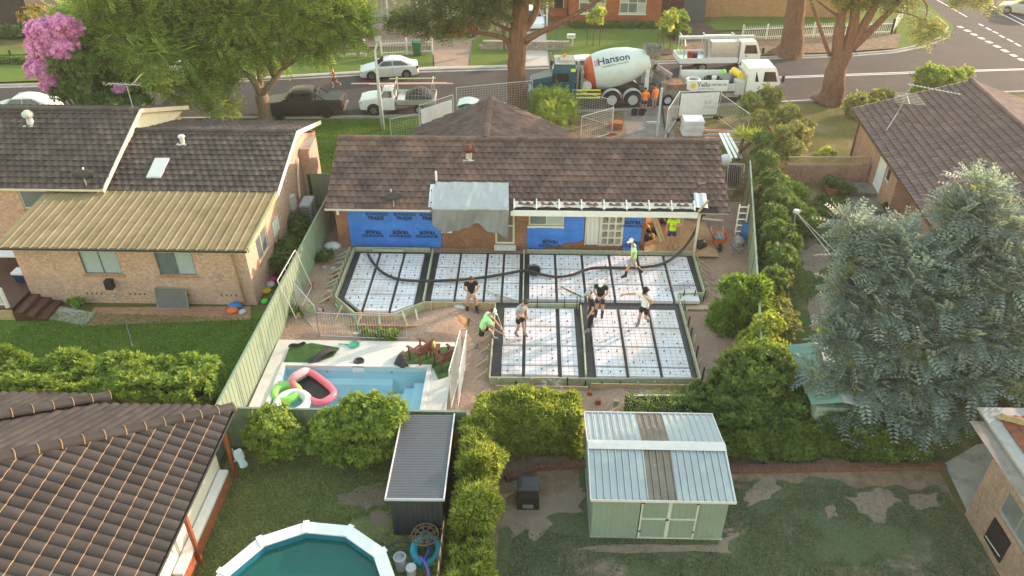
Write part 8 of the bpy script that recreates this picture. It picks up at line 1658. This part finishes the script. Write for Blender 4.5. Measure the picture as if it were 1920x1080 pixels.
shrub('young grey-green sapling beside the front edge of the slab', [(1030,725,.25),(1022,735,.2)], 20.2, .25, 90, L_sil, frondS, .3, 300, 'frond'); shrub('weedy clump against the long green fence', [(580,590,.3),(545,600,.3)], 25.0, .3, 91, L_mid); shrub('green weeds in the corner beside the pool fence bars', [(715,640,.25),(735,640,.25),(690,645,.2)], 23.6, .25, 92, L_mid, stem=False)
shrub('weeds along the foot of the brick pier', [(612,480,.3),(588,505,.3)], 29.0, .3, 93, L_dark, stem=False); shrub('potted garden greenery beside the concrete steps', [(1560,345,.4),(1575,350,.35),(1590,355,.35)], 34.5, .4, 94, L_dark, stem=False, zc=.4); shrub('low garden plants in the yard by the blue pot', [(1545,380,.45),(1560,385,.4),(1530,395,.4),(1575,390,.35),(1595,395,.3)], 32.5, .4, 95, L_dark, stem=False, zc=.35)
shrub('twiggy sunlit shrub behind the lower right house corner', [(1890,720,.7),(1910,760,.6),(1870,770,.5)], 18.8, .7, 96, L_olive)
# ---------------------------------------------------------------- thin warm evening haze
hz = bpy.data.materials.new('haze'); hz.use_nodes = True; ht = hz.node_tree; ht.nodes.clear()
hv = nd(ht, 'ShaderNodeVolumePrincipled'); hv.inputs['Density'].default_value = 0.00055; hv.inputs['Color'].default_value = (0.95,0.92,0.96,1); hv.inputs['Anisotropy'].default_value = 0.35
ho = nd(ht, 'ShaderNodeOutputMaterial'); lk(ht, hv.outputs[0], ho.inputs['Volume'])
solo('haze', MB().box((-320,-270,-2.4), (320,420,24)), hz, 'thin pale evening haze in the air', kind='stuff')
S.cycles.volume_bounces = 0
# ---------------------------------------------------------------- small things
L_ = lambda *a: V(a)
# above-ground pool
c0 = V((-5.6,11.3,0)); t = thing('above_ground_pool', 'twelve-sided above-ground pool with white rim and green water', 'pool', c0); A12 = [math.radians(10+30*k) for k in range(12)]
pt = lambda r, a, z: c0 + V((r*math.cos(a), r*math.sin(a), z))
mb = MB(); mb.loft([[pt(2.30,a,0) for a in A12], [pt(2.32,a,1.15) for a in A12]], caps=False); part('wall', mb, m_lgrey, t)
for k in range(12):
    a, b = A12[k], A12[(k+1) % 12]; part('rim', MB().prism([pt(2.12,a,1.16), pt(2.48,a,1.16), pt(2.48,b,1.16), pt(2.12,b,1.16)], (0,0,.045)), m_white, t, fix=True)
    part('rim_cap', MB().beam(pt(2.11,a,1.215), pt(2.50,a,1.215), .16, .035), m_pvc, t); part('upright', MB().beam(pt(2.36,a,0), pt(2.36,a,1.15), .10, .06, (math.cos(a),math.sin(a),0)), m_white, t)
mb = MB(); mb.loft([[pt(2.11,a,1.16) for a in A12], [pt(2.10,a,.25) for a in A12]], caps=False); mb.poly(*[pt(2.10,a,.25) for a in A12]); part('liner', mb, mat('blue_liner', (0.015,0.16,0.26), .5, .1), t)
mw = bpy.data.materials.new('green_water'); mw.use_nodes = True; b_ = mw.node_tree.nodes['Principled BSDF']; b_.inputs['Base Color'].default_value = (.012,.125,.095,1); b_.inputs['Roughness'].default_value = .06; b_.inputs['Alpha'].default_value = .72
part('water', MB().poly(*[pt(2.105,a,.98) for a in A12]), mw, t)
# round iron table top on legs
c = G(797,1002,.62); t = thing('iron_table', 'round bronze scrollwork garden table beside the narrow shed', 'table', (c.x,c.y,0)); c.z = .62; mb = MB()
ci = lambda x, y, r, w=.016: mb.tube([c+V((x+r*math.cos(a),y+r*math.sin(a),0)) for a in np.linspace(0,2*math.pi,14,endpoint=False)], w, 4, closed=True)
ci(0,0,.38,.024); ci(0,0,.10); 
for k in range(8): a = k*math.pi/4; ci(.20*math.cos(a),.20*math.sin(a),.075); ci(.31*math.cos(a+.39),.31*math.sin(a+.39),.055); mb.beam(c+V((.12*math.cos(a+.39),.12*math.sin(a+.39),0)), c+V((.37*math.cos(a+.39),.37*math.sin(a+.39),0)), .02, .012)
part('scroll_top', mb, mat('bronze_paint', (0.20,0.13,0.085), .6, .2), t)
for k in range(3): a = k*2.1; part('leg', MB().tube([c+V((.06*math.cos(a),.06*math.sin(a),0)), c+V((.10*math.cos(a),.10*math.sin(a),-.35)), c+V((.28*math.cos(a),.28*math.sin(a),-.61))], .016, 5), MATS['bronze_paint'], t)
c = G(757,1040,.05); P = [c+V(((.16+.022*k)*math.cos(k*.5), (.16+.022*k)*.8*math.sin(k*.5), .03+.06*abs(math.sin(k*.31)))) for k in range(46 if False else 22)]
solo('garden_hose', MB().tube(smooth_path(P,2), .022, 6), mat('slate_hose', (0.075,0.11,0.14), .6, .2), 'coiled slate blue pool hose beside the above-ground pool', 'hose', c, smooth=True)
c = G(800,1034,.12); ring('turquoise swim ring lying by the timber paling fence', c, .36, .12, mat('turquoise_vinyl', (0.02,0.38,0.48), .35, .06), 'swim_ring', tilt=.12)
for k, (a, b, m_, lb) in enumerate((((790,1062),(812,1008),mat('blue_foam', (0.015,0.09,0.42), .6, .1),'blue foam pool noodle across the turquoise ring'),((806,1084),(788,1044),mat('purple_foam', (0.20,0.13,0.50), .6, .1),'purple foam pool noodle below the turquoise ring'))):
    p, q = G(*a,.35), G(*b,.32); solo('pool_noodle', MB().tube(smooth_path([p, p.lerp(q,.5)+V((.05,0,.08)), q]), .045, 8), m_, lb, 'pool noodle', p, smooth=True)
c = G(752,1066,.0); t = thing('pump_filter', 'grey pool filter pot beside the above-ground pool rim', 'pool filter', c); part('pot', MB().lathe([(.0,0),(.15,0),(.16,.45),(.18,.47),(.18,.52),(.14,.53),(.13,.40),(0,.38)], c, 16), m_lgrey, t); part('pipe', MB().tube([c+V((.15,0,.2)), c+V((.4,.1,.15))], .03, 6), m_grey, t)
c = G(772,1078); t = thing('white_tub', 'small white lidded tub beside the pool filter', 'tub', c); part('body', MB().cyl(c, c+V((0,0,.30)), .13, .14, 14), m_pvc, t); part('lid', MB().cyl(c+V((0,0,.302)), c+V((0,0,.34)), .155, .145, 14), m_white, t)
t = thing('paling_fence', 'weathered timber paling fence between the round table and the golden hedge', 'fence', (-2.2,11.5,0))
for k in range(34): y = 9.0+.145*k; part('paling', MB().box((-2.22,y,.03), (-2.20,y+.135,1.35+.03*math.sin(k*2.3))), m_timber if k % 3 else m_merbau, t)
part('rail', MB().box((-2.26,9,.35), (-2.222,13.9,.43)), m_timber, t); part('rail', MB().box((-2.26,9,1.05), (-2.222,13.9,1.13)), m_tred, t)
c = G(577,838,.02); t = thing('lattice_panel', 'small square of pale lattice leaning at the foot of the green fence', 'lattice', c)
for k in range(6): part('slat', MB().beam(c+V((-.24,-.02,.02+.09*k)), c+V((-.24+.09*(5-k)+.05,-.02,.52)), .03, .012, (0,1,0)), m_fascia, t); part('slat', MB().beam(c+V((.24,-.035,.02+.09*k)), c+V((.24-.09*(5-k)-.05,-.035,.52)), .03, .012, (0,1,0)), m_fascia, t)
# compost bin
c = G(990,940); t = thing('compost_bin', 'black plastic compost bin with a square lid on the bare soil', 'compost bin', c); q4 = ((-1,-1),(1,-1),(1,1),(-1,1))
part('body', MB().loft([[c+V((x*.34,y*.34,0)) for x, y in q4],[c+V((x*.33,y*.33,.5)) for x, y in q4],[c+V((x*.27,y*.27,.78)) for x, y in q4]]), m_black, t)
part('lid', MB().loft([[c+V((x*.31,y*.31,.785)) for x, y in q4],[c+V((x*.31,y*.31,.84)) for x, y in q4],[c+V((x*.18,y*.18,.89)) for x, y in q4]]), mat('grey_black_plastic', (0.035,0.035,0.04), .5, .1), t)
for k in range(3): part('slot', MB().box(c+V((-.16,-.345,.10+.06*k)), c+V((.16,-.339,.125+.06*k))), m_grey, t)
m_edge = brick_mat('edging_brick', (0.165,0.08,0.06), (0.21,0.11,0.08), (0.14,0.10,0.08), .09, .3)
def edging(label, pts, h=.18, w=.23):
    P = [G(*p) for p in pts]; t = thing('brick_edging', label, 'edging', P[0]); me = None
    for a, b in zip(P, P[1:]):
        d = b-a; n = max(1, int(d.length/.115)); s = V((-d.y,d.x,0)).normalized()
        for k in range(n): p = a+d*((k+.5)/n); part('brick', MB().beam(p-s*(w/2)+V((0,0,h/2+random.uniform(-.008,.008))), p+s*(w/2)+V((0,0,h/2)), d.length/n-.012, h), m_edge, t)
edging('brick edging along the bed behind the compost bin', [(948,902),(1005,880),(1098,874)]); edging('long straight brick edging behind the right-hand lawn', [(1368,884),(1770,877)]); edging('brick edging along the foot of the golden hedge', [(922,905),(918,990),(905,1085)], .12)
# shade cloth fence, small green shed, clothes line
a, b = G(1170,775), G(1342,775); t = thing('shade_fence', 'dark green shade-cloth fence behind the garden shed', 'fence', a); part('cloth', MB().grid(lambda u, v: a.lerp(b,u)+V((0,.02*math.sin(20*u),.05+.75*v)), 30, 3), mat('shade_cloth', (0.02,0.06,0.045), .9, .15), t); part('rail', MB().beam(a+V((0,0,.82)), b+V((0,0,.82)), .06, .06), m_fascia, t); part('post', MB().beam(a, a+V((0,0,.9)), .06, .06), m_rust, t)
p = G(1500,650,2.0); t = thing('green_shed', 'small green metal-roofed shed half hidden under the wattle tree', 'shed', (p.x+1.2,p.y-1,0)); x0, y1 = p.x-.35, p.y+.35
for k in range(5): part('roof_sheet', MB().prism([(x0+.02,y1-.6*k,1.75),(x0+.85,y1-.25-.6*k,2.1),(x0+.85,y1-.83-.6*k,2.1),(x0+.02,y1-.58-.6*k,1.75)], (0,0,.03)), mat('sea_green_roof', (0.16,0.30,0.25), .5, .1) if 'sea_green_roof' not in MATS else MATS['sea_green_roof'], t, fix=True); part('roof_sheet', MB().prism([(x0+.86,y1-.25-.6*k,2.1),(x0+2.2,y1-.25-.6*k,1.75),(x0+2.2,y1-.83-.6*k,1.75),(x0+.86,y1-.83-.6*k,2.1)], (0,0,.03)), m_lgrey, t, fix=True)
part('walls', MB().box((x0+.15,y1-3.1,0), (x0+2.1,y1-.6,1.74)), m_shedw, t)
b = G(1476,470); t = thing('clothes_line', 'clothes line post with a pale cap and long wires in the right yard', 'clothes line', b); top = b+V((0,0,2.0)); part('post', MB().tube([b, top], .035, 7), m_steel, t); part('cap', MB().lathe([(0,.14),(.13,.12),(.15,0),(0,0)], top, 12), m_lgrey, t)
for k in range(2): part('wire', MB().tube([top, V((13.6-.8*k,22.2+.5*k,2.0))], .008, 4), m_lgrey, t)
part('end_post', MB().tube([V((13.4,22.3,0)), V((13.4,22.3,2.0))], .035, 6), m_steel, t)
# brick screen wall with lattice and pots in the right yard
a, b = G(1470,344), G(1622,344); wl = thing('brick_screen_wall', 'brick garden wall topped with timber lattice beside the pink house', 'wall', a); d = (b-a).normalized(); part('wall', MB().prism([a,b,b+V((0,.22,0)),a+V((0,.22,0))], (0,0,1.05)), m_brickR, wl, fix=True); part('pier', MB().box(b+V((-.4,-.06,0)), b+V((-.02,.28,1.15))), m_brickR, wl)
mb = MB(); n = 34; Lw = (b-a).length
for k in range(n): u = Lw*k/n; mb.beam(a+d*u+V((0,.1,1.1)), a+d*min(Lw,u+.35)+V((0,.1,1.45)), .03, .01, (0,1,0)); mb.beam(a+d*min(Lw,u+.35)+V((0,.115,1.1)), a+d*u+V((0,.115,1.45)), .03, .01, (0,1,0))
part('lattice', mb, m_timber, wl, kind='stuff'); part('lattice_rail', MB().beam(a+V((0,.1,1.48)), b+V((0,.1,1.48)), .06, .06), m_timber, wl); part('lattice_rail', MB().beam(a+V((0,.1,1.08)), b+V((0,.1,1.08)), .06, .05), m_timber, wl)
m_terra = mat('terracotta', (0.42,0.17,0.08), .8, .15)
def pot(px, py, r, h, m, lb, cat='pot'):
    c = G(px,py); t = thing('plant_pot', lb, cat, c); part('pot', MB().lathe([(0,0),(r*.7,0),(r,h*.85),(r*1.1,h*.87),(r*1.1,h),(r*.95,h),(r*.9,h*.85)], c, 14), m, t); part('soil', MB().cyl(c+V((0,0,h*.8)), c+V((0,0,h*.86)), r*.9, n=12), m_mulch, t)
    foliage(t, c, [((c.x,c.y,h+r*.5),(r,r,r*.8))], tuft5, 900, .16, L_dark, int(px), name='plant')
pot(1559,362,.38,.42,m_terra,'wide terracotta bowl by the brick screen wall'); pot(1555,412,.34,.30,mat('teal_glaze', (0.04,0.20,0.19), .3, .1),'teal glazed pot in the group of yard pots'); pot(1532,418,.36,.3,m_terra,'terracotta bowl nearest the fence-side shrubs'); pot(1582,402,.30,.34,m_lgrey,'pale grey stone pot in the group of yard pots'); pot(1528,400,.28,.3,mat('blue_grey_glaze', (0.20,0.24,0.25), .4, .1),'blue-grey pot behind the terracotta bowl'); pot(1662,402,.22,.30,mat('teal_pot', (0.05,0.22,0.24), .4, .1),'small teal pot against the pink brick wall')
c = G(1566,415,.13); solo('glass_ball', MB().ball(c, .14), mat('cobalt_glass', (0.01,0.03,0.45), .1, .05), 'cobalt blue garden ball among the yard pots', 'garden ball', c, smooth=True)
# left yard
c = G(217,575); t = thing('hose_reel', 'dark grey hose reel box on the tan brick wall', 'hose reel', (c.x,25.5,.5)); part('box', MB().box((c.x-.14,25.3,.85), (c.x+.14,25.58,1.25)), m_dark, t); part('bracket', MB().tube([(c.x,25.45,.86),(c.x+.05,25.4,.55),(c.x+.12,25.4,.35)], .02, 5), m_steel, t); part('tap', MB().ball((c.x+.05,25.4,.5), .07), m_steel, t)
a, b = G(296,578), G(354,580); solo('fly_screen', MB().grid(lambda u, v: a.lerp(b,u)+V((.0,.22*v,.02+.85*v)), 2, 2), mat('grey_flyscreen', (0.17,0.165,0.16), .7, .08), 'grey insect screen panel leaning on the tan brick wall', 'screen', a); fs = thing('screen_frame', 'pale aluminium frame round the leaning insect screen', 'frame', a); part('frame', MB().beam(a+V((0,-.01,.02)), a+V((0,.21,.88)), .03, .02).beam(b+V((0,-.01,.02)), b+V((0,.21,.88)), .03, .02).beam(a+V((0,.21,.88)), b+V((0,.21,.88)), .03, .02).beam(a+V((0,-.01,.02)), b+V((0,-.01,.02)), .03, .02), m_alu, fs)
def toy(px, py, r, m, lb, z=.0, sh=(1,1,.6), nm='toy'): c = G(px,py,z); return solo(nm, MB().ball(c+V((0,0,r*sh[2]*.9)), (r*sh[0],r*sh[1],r*sh[2]), 12, 7).tube([c+V((r*.7*math.cos(a),r*.7*math.sin(a),r*sh[2]*1.3)) for a in np.linspace(0,2*math.pi,10,endpoint=False)], r*.18, 5, closed=True), m, lb, 'toy', c, smooth=True)
m_tb = mat('toy_blue', (0.03,0.20,0.55), .5, .08); toy(442,577,.24,m_tb,'blue plastic toy at the right end of the brick path',sh=(1.3,.8,.5)); toy(437,586,.22,m_orange,'orange plastic toy at the right end of the brick path',sh=(1.1,.9,.5)); toy(456,588,.16,m_lgrey,'grey plastic toy beside the orange one'); toy(512,527,.18,mat('toy_pink', (0.75,0.04,0.20), .5, .08),'pink ball among the shrubs beside the green fence'); toy(508,537,.2,m_lgrey,'white and blue toy below the pink ball'); toy(500,547,.22,mat('toy_yellow', (0.62,0.46,0.03), .5, .08),'yellow plastic sieve beside the green fence',sh=(1,1,.3)); toy(497,568,.16,mat('toy_green', (0.06,0.55,0.06), .5, .08),'bright green toy low beside the green fence'); toy(538,470,.2,m_tb,'blue bucket toy under the gable shrubs',z=.6)
c = G(142,576); t = thing('plant_pot', 'white pot with a small plant at the foot of the tan wall', 'pot', c); part('pot', MB().lathe([(0,0),(.10,0),(.15,.22),(.16,.22),(.13,.2)], c, 12), m_white, t); foliage(t, c, [((c.x+.1,c.y,.25),(.25,.2,.2))], tuft5, 900, .15, L_mid, 301, name='plant')
a, b = G(233,592), G(249,652); solo('clothes_wire', MB().tube([a+V((0,0,.02)), b+V((0,0,.05))], .018, 5), mat('wire_blue_grey', (0.20,0.28,0.30), .6, .1), 'thin blue-grey pipe lying across the left lawn', 'pipe', a)
# right side of the site: wheelbarrow, ladder, boxes, tools
c = G(1346,462); t = thing('wheelbarrow', 'orange wheelbarrow full of rubbish by the right fence', 'wheelbarrow', c); q = lambda x, y, z: c+V((x,y,z))
part('tray', MB().loft([[q(x*.22,y*.25+.05,.30) for x, y in q4],[q(x*.36,y*.40+.05,.58) for x, y in q4]], caps=False).poly(*[q(x*.22,y*.25+.05,.30) for x, y in q4]), m_orange, t, fix=True); part('wheel', MB().lathe([(.10,-.04),(.19,-.05),(.19,.05),(.10,.04)], q(0,-.42,.19), 14, Matrix.Rotation(math.pi/2,4,'Y')), m_tyre, t)
for s in (-1,1): part('handle', MB().tube([q(s*.04,-.42,.19), q(s*.2,-.1,.28), q(s*.28,.75,.62)], .02, 5), m_steel, t); part('leg', MB().beam(q(s*.2,.3,.3), q(s*.2,.34,0), .03, .03), m_steel, t)
part('rubbish', MB().ball(q(0,.05,.52), (.28,.32,.12), 9, 6), mat('mixed_rubbish', (0.16,0.22,0.30), .8, .5, 9, patch=[((0.45,0.42,0.2), 9, .5, .6)]), t)
a = G(1377,445); t = thing('step_ladder', 'aluminium step ladder with orange feet leaning on the right fence', 'ladder', a)
for s in (0,.42): part('rail', MB().beam(a+V((s,0,.02)), a+V((s+.12,.5,1.5)), .06, .03), m_alu, t)
for k in range(5): part('step', MB().box(a+V((.02+.024*k+.0,.06+.1*k,.25+.27*k)), a+V((.42+.024*k,.14+.1*k,.28+.27*k))), m_alu, t)
part('foot_cap', MB().box(a+V((-.04,-.05,0)), a+V((.46,.05,.12))), m_orange, t)
c = G(1394,447); solo('blue_box', MB().beam(c, c+V((.08,.1,.75)), .35, .25), m_tb, 'blue plastic board standing between the ladder and the right fence', 'board', c)
c = G(1382,462); solo('rubbish_bag', MB().ball(c+V((0,0,.25)), (.32,.3,.28), 10, 7), mat('clear_bag', (0.36,0.32,0.33), .4, .4, 9), 'translucent bag of scraps at the foot of the step ladder', 'bag', c, smooth=True); c = G(1378,475); solo('wire_basket', MB().tube([c+V((.25*math.cos(k*.8),.3*math.sin(k*1.1),.05+.01*k)) for k in range(40)], .012, 4), m_steel, 'tangle of wire below the bag of scraps', 'wire', c)
for k, (x, y) in enumerate(((1311,462),(1222,435),(1213,450),(1245,418),(1247,412))):
    c = G(x,y,.2); t = thing('tool_bag', ['black hose fittings beside the porch edge','dark tool bag left of the yellow-shirted worker','black and yellow tool heap at the doorway corner','dark equipment behind the yellow-shirted worker','second dark bag behind the yellow-shirted worker'][k], 'tools', c); rr = random.Random(k)
    for j in range(5): part('tool', MB().ball(c+V((rr.uniform(-.3,.3),rr.uniform(-.2,.2),.08+rr.random()*.15)), (.10+.12*rr.random(),.09+.1*rr.random(),.08+.1*rr.random()), 7, 5), m_black if j else mat('tool_yellow', (0.6,0.40,0.03), .6, .1), t)
for k, (a, b) in enumerate((((1224,405),(1240,455)),((1228,405),(1245,452)))): p, q_ = G(*b,.22), G(*b,.22)+V((-.55,1.3,1.25)); solo('timber_plank', MB().beam(p, q_, .12, .045), m_tgreen if k == 0 else m_timber, ['green treated plank leaning inside the open porch','pine plank leaning beside the green one inside the porch'][k], 'timber', p)
p = G(1282,407,.25); solo('timber_plank', MB().beam(p, G(1356,414,.25), .14, .05), m_lgrey, 'grey plank lying across the sand at the porch edge', 'timber', p); c = G(1271,465,.2); solo('steel_prop', MB().tube([c, c+V((.12,.2,2.1))], .03, 7), m_steel, 'galvanised prop beside the yellow-shirted worker', 'prop', c)
c = G(1372,345); t = thing('plastic_barrel', 'tall black barrel beside the right end of the roof', 'barrel', c); part('body', MB().lathe([(0,0),(.32,.02),(.38,.3),(.38,.9),(.32,1.15),(0,1.18)], c, 16), m_black, t, smooth=.6); part('lid_ring', MB().cyl(c+V((0,0,1.16)), c+V((0,0,1.2)), .25, n=14), m_dark, t); c = G(1358,312); solo('white_sack', MB().ball(c+V((0,0,.35)), (.36,.3,.38), 10, 7), m_whitec, 'white bulk sack beside the black barrel', 'bag', c, smooth=True)
mesh_panel('pool_fence_panel', 'pale steel bar gate lying behind the black barrel', G(1362,358), G(1392,358), 1.3, lean=(0,.5,0), bars='bars', feet=False)
for k in range(4): p = G(1372+5*k,372-3*k); solo('timber_length', MB().beam(p, p+V((.9+.05*k,1.2,1.35)), .05, .04), m_rust, ['lowest','second lowest','second highest','highest'][k] + ' of the four rust-brown battens leaning by the black barrel', 'timber', p, group='battens leaning by the barrel')
# site odds and ends
c = G(861,584,.05); solo('rubble_bag', MB().ball(c+V((0,0,.13)), (.30,.24,.17), 10, 7), mat('pale_plastic_bag', (0.48,0.50,0.52), .35, .2, 7), 'pale plastic bag with dark scraps beside the black-shirted worker', 'bag', c, smooth=True); c = G(862,603,.05); solo('sand_heap', MB().lathe([(0,.22),(.18,.17),(.36,.06),(.48,0)], c, 14), mat('orange_clay', (0.55,0.27,0.11), .95, .2, 5, bump=.6), 'small heap of orange sand beside the pickaxe', 'sand', c, smooth=True); a, b = G(850,607,.12), G(878,604,.12); t = thing('pickaxe', 'pickaxe with a red handle on the orange sand heap', 'pickaxe', a); part('handle', MB().tube([a,b], .02, 6), mat('red_handle', (0.5,0.10,0.06), .5, .1), t); part('head', MB().beam(b+V((.02,-.2,0)), b+V((.02,.2,.03)), .05, .04), m_dark, t)
c = G(624,466); solo('white_bag', MB().ball(c+V((0,0,.14)), (.42,.28,.18), 10, 7), mat('white_bag', (0.60,0.62,0.66), .6, .15, 6), 'crumpled white bag at the foot of the brick pier', 'bag', c, smooth=True)
for k, (a, b, m_, nm) in enumerate((((625,612),(684,608),m_alu,'long aluminium screed lying in front of the angled bay'),((660,625),(688,627),m_alu,'short aluminium level lying by the fence bars'),((628,570),(648,590),MATS['sea_green_plastic'],'green rake handle leaning at the angled bay'),((662,585),(674,622),MATS['sea_green_plastic'],'second green rake handle beside the fence bars'))): p, q_ = G(*a,.1 if k < 2 else .5), G(*b,.1); solo('site_tool', MB().beam(p, q_, .10 if k < 2 else .04, .04), m_, nm, 'tool', p)
rr = random.Random(5)
for k in range(46):
    x, y = (rr.uniform(-9.2,-8.2), rr.uniform(24.5,29.5)) if k < 18 else ((rr.uniform(7.7,9.0), rr.uniform(22,29)) if k < 34 else (rr.uniform(-1,6.5), rr.uniform(19.7,20.5))); s = rr.uniform(.04,.13); b = MB().loft([[(x+s*u*rr.uniform(.7,1.2),y+s*.8*v*rr.uniform(.7,1.2),.03) for u, v in q4],[(x+s*.7*u,y+s*.6*v,.06+s*.9+soil_h(x,y)) for u, v in q4]]); solo('rubble', b, random.choice([m_brickF, m_conc, m_conc, m_timber]), 'small lump of rubble on the building site soil', 'rubble', (x,y,.03), group='lumps of rubble on the soil')
bpy.data.scenes.remove(TMP)
